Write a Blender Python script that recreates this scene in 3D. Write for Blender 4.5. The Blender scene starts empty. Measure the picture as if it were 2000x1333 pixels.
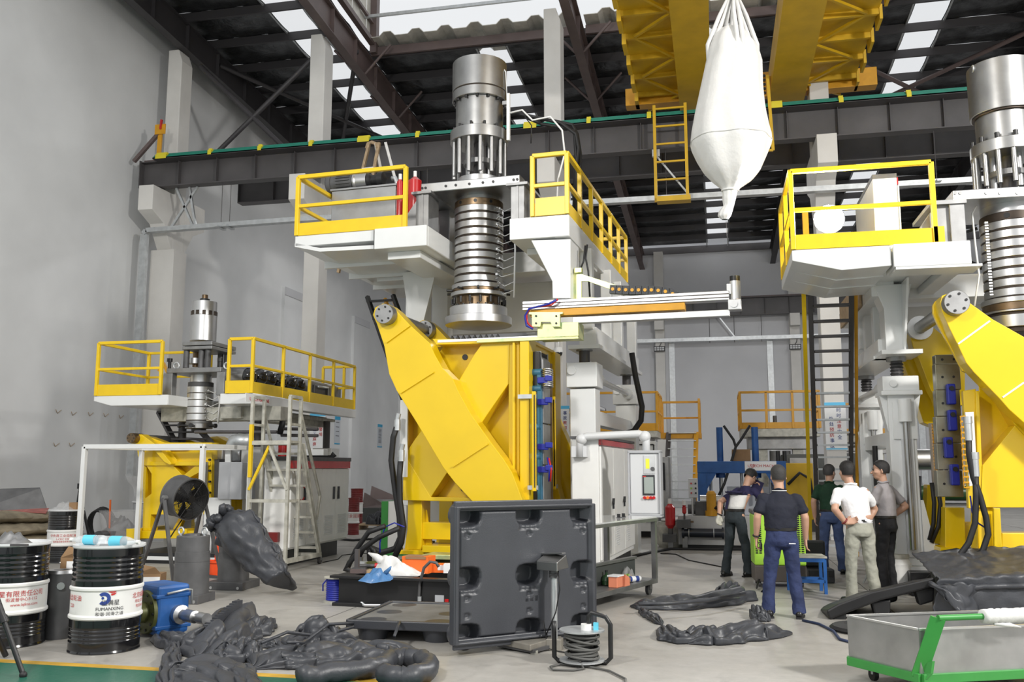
import bpy, bmesh, math, random
from mathutils import Vector, Matrix, noise
C = bpy.context.scene.collection
PI = math.pi
def V(*a): return Vector(a)

# ---------------------------------------------------------------- camera, world, light, exposure
FOC, HY, VX, EYE = 1780.0, 915.0, 1402.0, 1.62
PITCH = math.atan((HY-666.5)/FOC)
YAW = math.atan((VX-1000.0)*math.cos(PITCH)/FOC)
cam_d = bpy.data.cameras.new('camera'); cam = bpy.data.objects.new('camera', cam_d); C.objects.link(cam)
cam_d.sensor_width = 36.0; cam_d.lens = FOC/2000*36; cam_d.clip_end = 300
cam.location = (0, 0, EYE); cam.rotation_euler = (PI/2+PITCH, 0, YAW)
bpy.context.scene.camera = cam
FW = V(-math.sin(YAW)*math.cos(PITCH), math.cos(YAW)*math.cos(PITCH), math.sin(PITCH))
RT = V(math.cos(YAW), math.sin(YAW), 0); UP = RT.cross(FW); EYEP = V(0, 0, EYE)
def ray(px, py): return FW*FOC + RT*(px-1000.0) - UP*(py-666.5)

wd = bpy.data.worlds.new('sky'); bpy.context.scene.world = wd; wd.use_nodes = True
wd.node_tree.nodes['Background'].inputs[0].default_value = (0.96, 0.98, 1.0, 1)
wd.node_tree.nodes['Background'].inputs[1].default_value = 1.2
vs = bpy.context.scene.view_settings
vs.view_transform = 'Standard'; vs.look = 'None'; vs.gamma = 1.0; vs.use_curve_mapping = False
vs.exposure = -0.44
def area(name, loc, target, size, power, col=(1, 1, 1), sy=None):
    d = bpy.data.lights.new(name, 'AREA'); d.energy = power; d.size = size; d.color = col
    if sy: d.shape = 'RECTANGLE'; d.size_y = sy
    o = bpy.data.objects.new(name, d); C.objects.link(o); o.location = loc
    o.rotation_euler = (Vector(target)-Vector(loc)).to_track_quat('-Z', 'Y').to_euler()
    return o
area('unseen_area_light', (9.5, 3.0, 8.5), (-1, 14, 1), 1.2, 2500, (1, .97, .92))
area('unseen_area_light', (-6.0, 0.0, 9.0), (-7, 15, 1), 1.2, 1150, (1, .97, .92))  # added front fill from out of view, no lamp known there
area('unseen_area_light', (-9, 30, 12.3), (-9, 30, 0), 1.2, 250)  # added fill over the far bay by the side wall, no fixture
area('unseen_area_light', (0, 33, 12.3), (0, 33, 0), 1.2, 800)  # added to brighten the middle of the far bay, no fixture
area('unseen_area_light', (8, 30, 12.3), (8, 30, 0), 1.2, 700)  # same added fill farther across the far bay, no fixture

# ---------------------------------------------------------------- materials
MATS = {}
def mat(name, col, rough=.5, metal=0., var=0., vscale=6., bump=0., bscale=40., spec=None, emit=None, coat=0., col2=None, aniso=0.):
    """Principled with a little object-space noise in colour, roughness and relief."""
    m = bpy.data.materials.new(name); m.use_nodes = True; MATS[name] = m
    nt = m.node_tree; b = nt.nodes['Principled BSDF']; L = nt.links
    c4 = (*col, 1)
    b.inputs['Base Color'].default_value = c4; b.inputs['Roughness'].default_value = rough; b.inputs['Metallic'].default_value = metal
    if spec is not None: b.inputs['Specular IOR Level'].default_value = spec
    if coat: b.inputs['Coat Weight'].default_value = coat; b.inputs['Coat Roughness'].default_value = .08
    if emit: b.inputs['Emission Color'].default_value = (*emit[0], 1); b.inputs['Emission Strength'].default_value = emit[1]
    if var or bump or col2:
        tc = nt.nodes.new('ShaderNodeTexCoord')
        n = nt.nodes.new('ShaderNodeTexNoise'); n.inputs['Scale'].default_value = vscale; n.inputs['Detail'].default_value = 5
        L.new(tc.outputs['Object'], n.inputs['Vector'])
        r = nt.nodes.new('ShaderNodeValToRGB'); r.color_ramp.elements[0].position = .3; r.color_ramp.elements[1].position = .7
        lo = tuple(max(0, c*(1-var)) for c in col); hi = tuple(min(1, c*(1+var*.5)) for c in col)
        if col2: lo = col2
        r.color_ramp.elements[0].color = (*lo, 1); r.color_ramp.elements[1].color = (*hi, 1)
        L.new(n.outputs['Fac'], r.inputs['Fac']); L.new(r.outputs['Color'], b.inputs['Base Color'])
    if bump:
        n2 = nt.nodes.new('ShaderNodeTexNoise'); n2.inputs['Scale'].default_value = bscale; n2.inputs['Detail'].default_value = 4
        L.new(tc.outputs['Object'], n2.inputs['Vector'])
        bp = nt.nodes.new('ShaderNodeBump'); bp.inputs['Strength'].default_value = bump; bp.inputs['Distance'].default_value = .02
        L.new(n2.outputs['Fac'], bp.inputs['Height']); L.new(bp.outputs['Normal'], b.inputs['Normal'])
    return m
def S(r, g, b):      # sRGB bytes to linear
    f = lambda c: (c/255/12.92) if c <= 10 else ((c/255+.055)/1.055)**2.4
    return (f(r), f(g), f(b))
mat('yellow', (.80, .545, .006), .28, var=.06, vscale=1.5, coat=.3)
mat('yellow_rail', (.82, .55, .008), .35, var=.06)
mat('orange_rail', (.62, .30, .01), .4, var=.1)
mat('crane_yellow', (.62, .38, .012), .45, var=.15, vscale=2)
mat('white_paint', (.73, .74, .735), .3, var=.05, vscale=2, coat=.2)
mat('dirty_white', (.48, .47, .41), .5, var=.3, vscale=9)
mat('cabinet_white', (.78, .78, .76), .4, var=.04)
mat('dark_steel', (.075, .07, .072), .5, var=.25, vscale=1.2)
mat('roof_steel', (.045, .042, .045), .5, var=.25, vscale=1.2)
mat('brown_steel', (.13, .095, .09), .5, var=.2, vscale=2)
mat('machined', (.54, .54, .54), .36, 1., var=.12, vscale=3)
mat('brushed', (.38, .38, .375), .36, 1., var=.15, vscale=4)
mat('grey_steel', (.30, .30, .30), .45, .8, var=.2, vscale=5)
mat('cast_grey', (.105, .105, .108), .5, .3, var=.25, vscale=5)
mat('bronze', (.20, .14, .085), .4, .9, var=.4, vscale=5)
mat('groove', (.06, .045, .035), .5, .6, var=.4)
mat('galv', (.55, .57, .58), .42, .7, var=.15, vscale=8)
mat('aluminium', (.75, .75, .74), .35, .9, var=.1)
mat('black_gloss', (.006, .006, .007), .16, var=.2, coat=.4)
mat('black_rubber', (.010, .010, .011), .55)
mat('black_plastic', (.022, .024, .028), .42, var=.15, vscale=8, bump=.15, bscale=60)
mat('pallet_plastic', (.05, .053, .062), .40, var=.12, vscale=3, bump=.08, bscale=90)
mat('film_plastic', (.045, .048, .056), .42, var=.15, vscale=5, bump=.1, bscale=50)
mat('black_paint', (.012, .012, .013), .4, var=.3)
mat('grey_paint', (.52, .52, .52), .45, var=.06)
mat('cabinet_grey', (.42, .43, .45), .45, var=.06)
mat('light_plastic', (.62, .63, .64), .4)
mat('red_paint', (.50, .012, .014), .25, var=.1, coat=.4)
mat('dark_red', (.17, .014, .014), .4, var=.2)
mat('blue_paint', (.018, .10, .33), .4, var=.2)
mat('royal_blue', (.01, .02, .30), .4)
mat('teal_blue', (.03, .14, .24), .45, var=.2)
mat('green_rail', (.006, .19, .13), .5, var=.15)
mat('clip_yellow', (.65, .55, .02), .5)
mat('lime', (.33, .60, .05), .4)
mat('green_frame', (.045, .28, .055), .4, var=.08)
mat('orange', (.85, .16, .02), .45, var=.1)
mat('zinc_yellow', (.70, .66, .30), .35, .6, var=.35, vscale=7, col2=(.42, .55, .30))
mat('cardboard', (.30, .18, .09), .8, var=.15)
mat('wood', (.42, .30, .18), .7, var=.25, vscale=12)
mat('white_cloth', (.66, .655, .64), .85, var=.05, bump=.25, bscale=25)
mat('white_plastic', (.78, .78, .76), .4, var=.04)
mat('paper', (.82, .83, .84), .6)
mat('screen', (.25, .28, .26), .2, emit=((.55, .62, .57), .25))
mat('screen_yellow', (.6, .6, .05), .2, emit=((.7, .75, .05), .5))
mat('lamp_glow', (1, 1, 1), .5, emit=((1, .98, .94), 60))
mat('txt_blue', (.02, .05, .25), .6); mat('txt_red', (.50, .02, .02), .6); mat('txt_dark', (.02, .02, .025), .6)
mat('sign_blue', (.03, .35, .60), .5)
mat('concrete_col', (.66, .645, .615), .8, var=.07, vscale=1.5, bump=.1)
mat('bottle_blue', (.12, .55, .72), .4)
mat('olive', (.10, .11, .03), .45, .3, var=.4)
mat('mould_steel', (.30, .29, .24), .3, .85, var=.5, vscale=2.5, col2=(.16, .15, .09))
mat('dusty_plastic', (.20, .20, .195), .6, var=.3, vscale=4)
mat('galv_dull', (.33, .31, .27), .5, .5, var=.3, vscale=6)
mat('cable_grey', (.10, .10, .095), .6)
mat('slate_grey', (.06, .065, .062), .5)
mat('salmon', (.75, .25, .14), .5)
mat('dark_green', (.02, .06, .02), .3)
mat('bag_blue', (.07, .19, .40), .3, bump=.3, bscale=20)
mat('blue_cable', (.02, .035, .09), .5)
mat('clear_top', (.55, .56, .56), .12, coat=.5)
mat('brown_grey', (.10, .085, .075), .5)
mat('black_tray', (.010, .010, .011), .5, var=.2)
mat('tub_steel', (.44, .44, .435), .38, .75, var=.22, vscale=3.5)
mat('faded_red', (.42, .14, .12), .7, var=.3)
mat('orange_red', (.85, .08, .01), .45)
mat('black_navy', (.008, .012, .022), .3)
mat('sky_blue', (.10, .50, .80), .5)
mat('notice_paper', (.55, .58, .62), .6)
mat('silver_foil', (.6, .6, .6), .25, 1., bump=.6, bscale=30)
mat('sack', (.30, .25, .17), .7, var=.3, vscale=6, bump=.3, bscale=20)
mat('skin', (.50, .29, .20), .5, var=.08)
mat('hair', (.010, .009, .009), .5, bump=.4, bscale=160)
mat('grey_hair', (.035, .033, .032), .6, bump=.4, bscale=160)
mat('navy_cloth', (.010, .012, .024), .85, var=.2, bump=.2, bscale=30)
mat('indigo_cloth', (.012, .010, .050), .8, var=.2, bump=.2, bscale=30)
mat('jeans', (.022, .034, .10), .85, var=.35, vscale=7, bump=.3, bscale=30)
mat('jeans_light', (.055, .085, .19), .85, var=.3, vscale=7, bump=.3, bscale=30)
mat('slate_trousers', (.020, .028, .034), .85, var=.2, bump=.3, bscale=25)
mat('khaki', (.36, .36, .30), .85, var=.12, vscale=8, bump=.3, bscale=25)
mat('black_cloth', (.008, .008, .010), .8, bump=.2, bscale=30)
mat('green_cloth', (.006, .036, .016), .85, var=.2, bump=.2, bscale=30)
mat('white_shirt', (.78, .78, .79), .85, var=.05, bump=.3, bscale=22)
mat('grey_shirt', (.33, .31, .32), .85, var=.08, bump=.2, bscale=25)
mat('teal_cloth', (.01, .05, .08), .85)
mat('shoe', (.008, .008, .008), .35)
mat('belt', (.01, .009, .008), .4)

def glass_mat(name, col, alpha):
    m = bpy.data.materials.new(name); m.use_nodes = True; MATS[name] = m
    nt = m.node_tree; b = nt.nodes['Principled BSDF']; out = nt.nodes['Material Output']
    b.inputs['Base Color'].default_value = (*col, 1); b.inputs['Roughness'].default_value = .12
    t = nt.nodes.new('ShaderNodeBsdfTransparent'); mx = nt.nodes.new('ShaderNodeMixShader'); mx.inputs[0].default_value = alpha
    nt.links.new(t.outputs[0], mx.inputs[1]); nt.links.new(b.outputs[0], mx.inputs[2]); nt.links.new(mx.outputs[0], out.inputs[0])
    return m
glass_mat('clear_film', (.8, .8, .8), .25)
glass_mat('clear_bottle', (.8, .85, .88), .35)
glass_mat('skylight', (.9, .92, .95), .06)

# ---------------------------------------------------------------- mesh building
class MB:
    def __init__(s): s.v = []; s.f = []; s.sm = []; s.mi = []; s.cur = 0
    def add(s, vs, fs, smooth=False):
        o = len(s.v); s.v += [tuple(p) for p in vs]
        for f in fs: s.f.append([i+o for i in f]); s.sm.append(smooth); s.mi.append(s.cur)
        return s
    def box(s, a, b):
        x0, y0, z0 = a; x1, y1, z1 = b
        return s.add([(x0,y0,z0),(x1,y0,z0),(x1,y1,z0),(x0,y1,z0),(x0,y0,z1),(x1,y0,z1),(x1,y1,z1),(x0,y1,z1)],
                     [(3,2,1,0),(4,5,6,7),(0,1,5,4),(1,2,6,5),(2,3,7,6),(3,0,4,7)])
    def prism(s, pts, vec):
        n = len(pts); P = [Vector(p) for p in pts]; v = Vector(vec)
        nrm = Vector((0,0,0))
        for i in range(n): nrm += P[i].cross(P[(i+1) % n])
        if nrm.dot(v) > 0: P.reverse()
        return s.add(P+[p+v for p in P], [list(range(n)), list(range(2*n-1, n-1, -1))]+[((i+1) % n, i, i+n, (i+1) % n+n) for i in range(n)])
    def beam(s, p0, p1, w, h=None, up=(0,0,1)):
        h = h or w; p0 = Vector(p0); p1 = Vector(p1); d = (p1-p0).normalized(); u = Vector(up)
        if abs(d.dot(u)) > .98: u = Vector((0,1,0)) if abs(d.y) < .9 else Vector((1,0,0))
        a = d.cross(u).normalized()*w/2; b = a.cross(d).normalized()*h/2
        q = [-a-b, a-b, a+b, -a+b]
        return s.add([p0+k for k in q]+[p1+k for k in q], [(3,2,1,0),(4,5,6,7),(0,1,5,4),(1,2,6,5),(2,3,7,6),(3,0,4,7)])
    def path(s, pts, w, h=None, closed=False):
        n = len(pts)
        for i in range(n if closed else n-1): s.beam(pts[i], pts[(i+1) % n], w, h)
        return s
    def ibeam(s, p0, p1, w, h, t=.02, side=(0,0,1)):
        p0 = Vector(p0); p1 = Vector(p1); d = (p1-p0).normalized(); u = Vector(side); a = d.cross(u).normalized(); b = a.cross(d).normalized()
        for k in (-1, 1): s.beam(p0+b*k*(h/2-t/2), p1+b*k*(h/2-t/2), w, t, u)
        return s.beam(p0, p1, t, h-2*t, u)
    def cyl(s, p0, p1, r, r1=None, n=16, caps=True):
        r1 = r if r1 is None else r1
        p0 = Vector(p0); p1 = Vector(p1); d = (p1-p0).normalized()
        a = d.orthogonal().normalized(); b = d.cross(a)
        cs = [(math.cos(2*PI*i/n), math.sin(2*PI*i/n)) for i in range(n)]
        s.add([p0+(a*c+b*t)*r for c, t in cs]+[p1+(a*c+b*t)*r1 for c, t in cs], [(i, (i+1) % n, (i+1) % n+n, i+n) for i in range(n)], True)
        if caps:
            s.add([p0+(a*c+b*t)*r for c, t in cs], [list(range(n-1, -1, -1))]); s.add([p1+(a*c+b*t)*r1 for c, t in cs], [list(range(n))])
        return s
    def lathe(s, c, prof, n=32, axis=(0,0,1), sharp=True):
        """prof: (radius, height) pairs along the axis from c; flat shaded caps where a radius is 0"""
        d = Vector(axis).normalized(); a = d.orthogonal().normalized() if abs(d.z) < .99 else Vector((1,0,0)); b = d.cross(a); c = Vector(c)
        cs = [(math.cos(2*PI*i/n), math.sin(2*PI*i/n)) for i in range(n)]
        ring = lambda r, h: [c+d*h+(a*x+b*y)*r for x, y in cs]
        for (r0, h0), (r1, h1) in zip(prof, prof[1:]):
            if r0 < 1e-6 and r1 < 1e-6: continue
            if r0 < 1e-6: s.add([c+d*h0]+ring(r1, h1), [(0, (i+1) % n+1, i+1)[::-1] for i in range(n)], True)
            elif r1 < 1e-6: s.add([c+d*h1]+ring(r0, h0), [(0, i+1, (i+1) % n+1)[::-1] for i in range(n)], True)
            else: s.add(ring(r0, h0)+ring(r1, h1), [(i, (i+1) % n, (i+1) % n+n, i+n) for i in range(n)], True)
        return s
    def tube(s, pts, r, n=8, closed=False, caps=True):
        P = [Vector(p) for p in pts]; m = len(P); rr = r if isinstance(r, (list, tuple)) else [r]*m
        T = []
        for i in range(m):
            q0 = P[(i-1) % m] if (closed or i > 0) else P[i]; q1 = P[(i+1) % m] if (closed or i < m-1) else P[i]
            T.append((q1-q0).normalized() if (q1-q0).length > 1e-9 else Vector((0,0,1)))
        a = T[0].orthogonal().normalized(); vs_ = []
        for i in range(m):
            a = (a-T[i]*a.dot(T[i]))
            a = a.normalized() if a.length > 1e-6 else T[i].orthogonal().normalized()
            b = T[i].cross(a)
            vs_ += [P[i]+(a*math.cos(2*PI*k/n)+b*math.sin(2*PI*k/n))*rr[i] for k in range(n)]
        fs = []
        for i in range(m if closed else m-1):
            j = (i+1) % m
            fs += [(i*n+k, i*n+(k+1) % n, j*n+(k+1) % n, j*n+k) for k in range(n)]
        if caps and not closed: fs += [list(range(n-1, -1, -1)), [(m-1)*n+k for k in range(n)]]
        return s.add(vs_, fs, True)
    def sphere(s, c, r, n=12, m=8, sc=(1,1,1)):
        c = Vector(c); vs_ = [c+V(0,0,-r*sc[2])]
        for j in range(1, m):
            t = -PI/2+PI*j/m
            vs_ += [c+V(math.cos(t)*math.cos(2*PI*i/n)*r*sc[0], math.cos(t)*math.sin(2*PI*i/n)*r*sc[1], math.sin(t)*r*sc[2]) for i in range(n)]
        vs_.append(c+V(0,0,r*sc[2])); fs = [(0, 1+(i+1) % n, 1+i) for i in range(n)]
        for j in range(m-2): fs += [(1+j*n+i, 1+j*n+(i+1) % n, 1+(j+1)*n+(i+1) % n, 1+(j+1)*n+i) for i in range(n)]
        e = len(vs_)-1; fs += [(e, 1+(m-2)*n+i, 1+(m-2)*n+(i+1) % n) for i in range(n)]
        return s.add(vs_, fs, True)
    def grid(s, fn, nu, nv, smooth=True):
        return s.add([fn(i/nu, j/nv) for j in range(nv+1) for i in range(nu+1)],
                     [(j*(nu+1)+i, j*(nu+1)+i+1, (j+1)*(nu+1)+i+1, (j+1)*(nu+1)+i) for j in range(nv) for i in range(nu)], smooth)
    def torus(s, c, R, r, axis=(0,0,1), n=20, k=8):
        d = Vector(axis).normalized(); a = d.orthogonal().normalized(); b = d.cross(a); c = Vector(c)
        return s.tube([c+(a*math.cos(2*PI*i/n)+b*math.sin(2*PI*i/n))*R for i in range(n)], r, k, closed=True)
    def mesh(s, name):
        me = bpy.data.meshes.new(name); me.from_pydata(s.v, [], s.f)
        me.polygons.foreach_set('use_smooth', s.sm); me.polygons.foreach_set('material_index', s.mi); me.update()
        return me
def M(*names): return [MATS[n] for n in names]
def link(name, me, mats, parent=None):
    o = bpy.data.objects.new(name, me); C.objects.link(o)
    for m in ([mats] if isinstance(mats, str) else mats): me.materials.append(MATS[m])
    if parent: o.parent = parent
    return o
SMALL = set('flange_bolt torn_edge terminals cap_bolt foot_bolt bridge_bolt adjusting_bolt vent_louvres cooling_fins blade_teeth hose_fittings vent_slots carriage_bolts bolt_hole'.split())
def part(name, mb, mats, parent=None, bev=0., label=None, kind=None, solid=0.):
    if name in SMALL and len(mb.f) > 60: kind = 'stuff'
    o = link(name, mb.mesh(name), mats, parent)
    if solid: md = o.modifiers.new('solid', 'SOLIDIFY'); md.thickness = solid; md.offset = 0
    if bev:
        md = o.modifiers.new('bevel', 'BEVEL'); md.width = bev; md.segments = 2; md.limit_method = 'ANGLE'; md.angle_limit = math.radians(40)
    if label: o['label'] = label
    if kind: o['kind'] = kind
    return o
def tag(o, label=None, cat=None, group=None, kind=None):
    for k, v in (('label', label), ('category', cat), ('group', group), ('kind', kind)):
        if v: o[k] = v
    return o
def thing(name, label, cat, loc=(0,0,0), rz=0., group=None):
    o = bpy.data.objects.new(name, None); C.objects.link(o); o.empty_display_size = .2
    o.location = loc; o.rotation_euler = (0, 0, rz); tag(o, label, cat, group)
    return o
def structure(name, loc=(0,0,0), label=None):
    o = bpy.data.objects.new(name, None); C.objects.link(o); o.location = loc
    return tag(o, label, None, None, 'structure')
def single(name, mb, mats, label, cat, loc=(0,0,0), rz=0., group=None, bev=0., solid=0.):
    o = part(name, mb, mats, None, bev, None, None, solid); o.location = loc; o.rotation_euler = (0, 0, rz)
    return tag(o, label, cat, group)
def same(o, name=None, parent=None, loc=None, rz=None):
    c = o.copy(); C.objects.link(c)
    if parent: c.parent = parent
    if loc is not None: c.location = loc
    if rz is not None: c.rotation_euler = (0, 0, rz)
    return c
def clone(root, loc, rz=0., label=None, group=None):
    r = root.copy(); C.objects.link(r); r.location = loc; r.rotation_euler = (0, 0, rz)
    if label: r['label'] = label
    if group: r['group'] = group
    for ch in list(root.children):
        c = ch.copy(); C.objects.link(c); c.parent = r
        for g in list(ch.children):
            d = g.copy(); C.objects.link(d); d.parent = c
    return r
class Frame:
    """A local frame (origin, turn about z): sight lines through the lens meet one of its planes at a real, local point."""
    def __init__(s, loc=(0,0,0), rz=0.):
        s.loc = Vector(loc); s.rz = rz; s.inv = Matrix.Rotation(-rz, 3, 'Z')
    def p(s, px, py, x=None, y=None, z=None):
        o = s.inv @ (EYEP-s.loc); d = s.inv @ ray(px, py)
        t = (z-o.z)/d.z if z is not None else ((x-o.x)/d.x if x is not None else (y-o.y)/d.y)
        return o+d*t
    def poly(s, pts, **k): return [s.p(a, b, **k) for a, b in pts]
W = Frame()
def floor_at(px, py, z=0.): return W.p(px, py, z=z)
def text(name, body, size, matname, parent, loc, rot=(PI/2,0,0), align='CENTER', spacing=1., vertical=False, thick=.0015):
    cu = bpy.data.curves.new(name, 'FONT'); cu.body = '\n'.join(body) if vertical else body
    cu.size = size; cu.extrude = thick; cu.align_x = align; cu.align_y = 'CENTER'; cu.space_line = spacing if vertical else 1.
    cu.resolution_u = 2
    o = bpy.data.objects.new(name+'_c', cu); C.objects.link(o)
    dg = bpy.context.evaluated_depsgraph_get(); me = bpy.data.meshes.new_from_object(o.evaluated_get(dg)); me.name = name
    bpy.data.objects.remove(o); bpy.data.curves.remove(cu)
    me.materials.clear(); t = link(name, me, matname, parent); t.location = loc; t.rotation_euler = rot
    return t
def wrapped_text(name, body, size, matname, parent, c, r, ang, z, align='CENTER'):
    """Lettering that follows a cylinder wall of radius r about c (ang: direction it faces)."""
    t = text(name, body, size, matname, parent, (0,0,0), (0,0,0), align, thick=.0)
    for v in t.data.vertices:
        a = ang+v.co.x/r; v.co = (c[0]+math.cos(a)*r, c[1]+math.sin(a)*r, z+v.co.y)
    return t
def nz(x, y, z=0., s=1.): return noise.noise(V(x*s, y*s, z*s))
# ================================================================ setting: floor, walls, roof, columns
def floor_material():
    m = bpy.data.materials.new('floor_concrete'); m.use_nodes = True; MATS['floor_concrete'] = m
    nt = m.node_tree; L = nt.links; b = nt.nodes['Principled BSDF']
    tc = nt.nodes.new('ShaderNodeTexCoord')
    def noise_(sc, det=6, rough=.6, dist=0.):
        n = nt.nodes.new('ShaderNodeTexNoise'); n.inputs['Scale'].default_value = sc; n.inputs['Detail'].default_value = det
        n.inputs['Roughness'].default_value = rough; n.inputs['Distortion'].default_value = dist
        L.new(tc.outputs['Object'], n.inputs['Vector']); return n
    def ramp(src, p0, c0, p1, c1):
        r = nt.nodes.new('ShaderNodeValToRGB'); e = r.color_ramp.elements
        e[0].position = p0; e[0].color = (*c0, 1); e[1].position = p1; e[1].color = (*c1, 1); L.new(src, r.inputs['Fac']); return r
    def mix(kind, fac, a, b_):
        x = nt.nodes.new('ShaderNodeMixRGB'); x.blend_type = kind; x.inputs[0].default_value = fac if not hasattr(fac, 'node') else 1
        if hasattr(fac, 'node'): L.new(fac, x.inputs[0])
        L.new(a, x.inputs[1]); L.new(b_, x.inputs[2]); return x.outputs[0]
    big = ramp(noise_(.35).outputs['Fac'], .25, (.29, .275, .25), .75, (.46, .445, .415))
    fine = ramp(noise_(7, 8, .7).outputs['Fac'], .25, (.78, .78, .78), .65, (1, 1, 1))
    col = mix('MULTIPLY', .8, big.outputs[0], fine.outputs[0])
    st = ramp(noise_(1.1, 5, .6, 1.5).outputs['Fac'], .56, (0, 0, 0), .72, (1, 1, 1))
    dark = nt.nodes.new('ShaderNodeRGB'); dark.outputs[0].default_value = (.17, .16, .145, 1)
    fc = nt.nodes.new('ShaderNodeMath'); fc.operation = 'MULTIPLY'; fc.inputs[1].default_value = .55; L.new(st.outputs[0], fc.inputs[0])
    col = mix('MIX', fc.outputs[0], col, dark.outputs[0])
    L.new(col, b.inputs['Base Color'])
    rr = nt.nodes.new('ShaderNodeMapRange'); rr.inputs[3].default_value = .28; rr.inputs[4].default_value = .6
    L.new(noise_(2.2).outputs['Fac'], rr.inputs[0]); L.new(rr.outputs[0], b.inputs['Roughness'])
    bp = nt.nodes.new('ShaderNodeBump'); bp.inputs['Strength'].default_value = .12; bp.inputs['Distance'].default_value = .01
    L.new(noise_(30).outputs['Fac'], bp.inputs['Height']); L.new(bp.outputs[0], b.inputs['Normal'])
floor_material()
mat('floor_green', (.006, .085, .052), .3, var=.5, vscale=1.3, bump=.1, bscale=25, col2=(.03, .13, .09))
mat('floor_yellow', (.55, .33, .04), .4, var=.4, vscale=3)
mat('joint', (.12, .115, .11), .8)
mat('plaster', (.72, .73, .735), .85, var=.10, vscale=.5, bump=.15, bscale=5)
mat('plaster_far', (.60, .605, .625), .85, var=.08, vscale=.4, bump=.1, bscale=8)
mat('foil', (.085, .088, .092), .28, .7, var=.6, vscale=3, bump=.9, bscale=7)
mat('corrugated', (.62, .60, .54), .45, .2, var=.15)

fl = single('floor', MB().add([(-16, -3, 0), (24, -3, 0), (24, 46.6, 0), (-16, 46.6, 0)], [(0, 1, 2, 3)]), 'floor_concrete', 'grey worn concrete workshop floor with stains', None)
fl['kind'] = 'structure'
part('painted_area', MB().box((-16, -3, 0), (3, 6.82, .004)), 'floor_green', fl, label='glossy green painted floor area')
part('boundary_line', MB().box((-16, 6.82, 0), (3, 6.93, .005)), 'floor_yellow', fl, label='worn yellow boundary line')
for k, (x0, y0, x1, y1) in enumerate([(-16, 12.2, 20, 12.2), (-16, 18.2, 20, 18.2), (-4.2, 7, -4.2, 46), (1.9, 7, 1.9, 46), (8, 7, 8, 46)]):
    part('floor_joint', MB().box((x0-.006, y0-.006, 0), (x1+.006, y1+.006, .002)), 'joint', fl)

XW, YB = -15.6, 46.6
def zroof(y): return 14.5-.07*(y-23)
w = MB().prism([(XW, -3, 0), (XW, YB, 0), (XW, YB, zroof(YB)), (XW, 2, 16)], (-.25, 0, 0))
wl = part('wall_left', w, 'plaster', None, label='tall grey plastered side wall', kind='structure')
for y0, y1 in ((30.6, 32.2), (37.3, 39.1), (43.5, 45)):
    part('pilaster', MB().box((XW, y0, 0), (XW+.12, y1, 8.3)), 'plaster', wl)
    part('pilaster_band', MB().box((XW+.12, y0, 8.0), (XW+.15, y1, 8.3)), 'plaster_far', wl)
for k, (px, py) in enumerate([(112, 808), (142, 812), (175, 813), (205, 815), (235, 818), (262, 822), (108, 873), (138, 873)]):
    p = W.p(px, py, x=XW); m = MB()
    for s_ in (-1, 1): m.tube([p+V(.0, 0, 0), p+V(.03, s_*.10, .09)], .007, 5)
    part('wire_tie', m, 'wood', wl)
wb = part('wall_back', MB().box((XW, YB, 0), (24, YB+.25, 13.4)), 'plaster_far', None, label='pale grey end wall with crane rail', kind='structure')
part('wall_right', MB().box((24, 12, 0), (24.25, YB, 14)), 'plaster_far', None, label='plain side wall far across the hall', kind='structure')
for x in (-9.2, -2.66, 3.88, 10.4):
    part('pilaster', MB().box((x-.23, YB-.5, 0), (x+.23, YB, 12.6)), 'concrete_col', wb)
    part('corbel', MB().box((x-.23, YB-1.0, 8.5), (x+.23, YB-.5, 9.1)), 'concrete_col', wb)
for x in (-8.7, -2.1, 2.7, 9.5): part('conduit', MB().box((x-.14, YB-.08, 0), (x+.14, YB, 8)), 'galv', wb)
part('wall_plate', MB().box((XW, YB-.12, 12.55), (24, YB, 12.9)), 'dark_steel', wb)

# columns of the crane row
CX_ = (-14.79, -10.4, -3.86, 2.65, 9.2); CY0, CY1 = 22.0, 22.55
for i, x in enumerate(CX_):
    ztop = 13.5
    o = structure('trim_%d' % (i+1), (x, CY0, 0), 'white concrete crane column with corbels')
    part('shaft', MB().prism([(-.22, 0, 0), (.22, 0, 0), (.22, 0, ztop-.35), (.1, 0, ztop), (-.22, 0, ztop)], (0, .55, 0)), 'concrete_col', o, bev=.02)
    if i == 0: part('wide_shaft', MB().box((-.36, -.12, 0), (.36, .5, 7.6)), 'concrete_col', o, bev=.01)
    for s_, n in ((-1, 'front'), (1, 'rear')):
        y0 = 0 if s_ < 0 else .55
        pr = [(-.22, y0, 7.55), (-.22, y0+s_*.45, 8.25), (-.22, y0+s_*1.0, 8.5), (-.22, y0+s_*1.0, 9.18), (-.22, y0, 9.18)]
        part('corbel', MB().prism(pr, (.44, 0, 0)), 'concrete_col', o, bev=.01)

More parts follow.
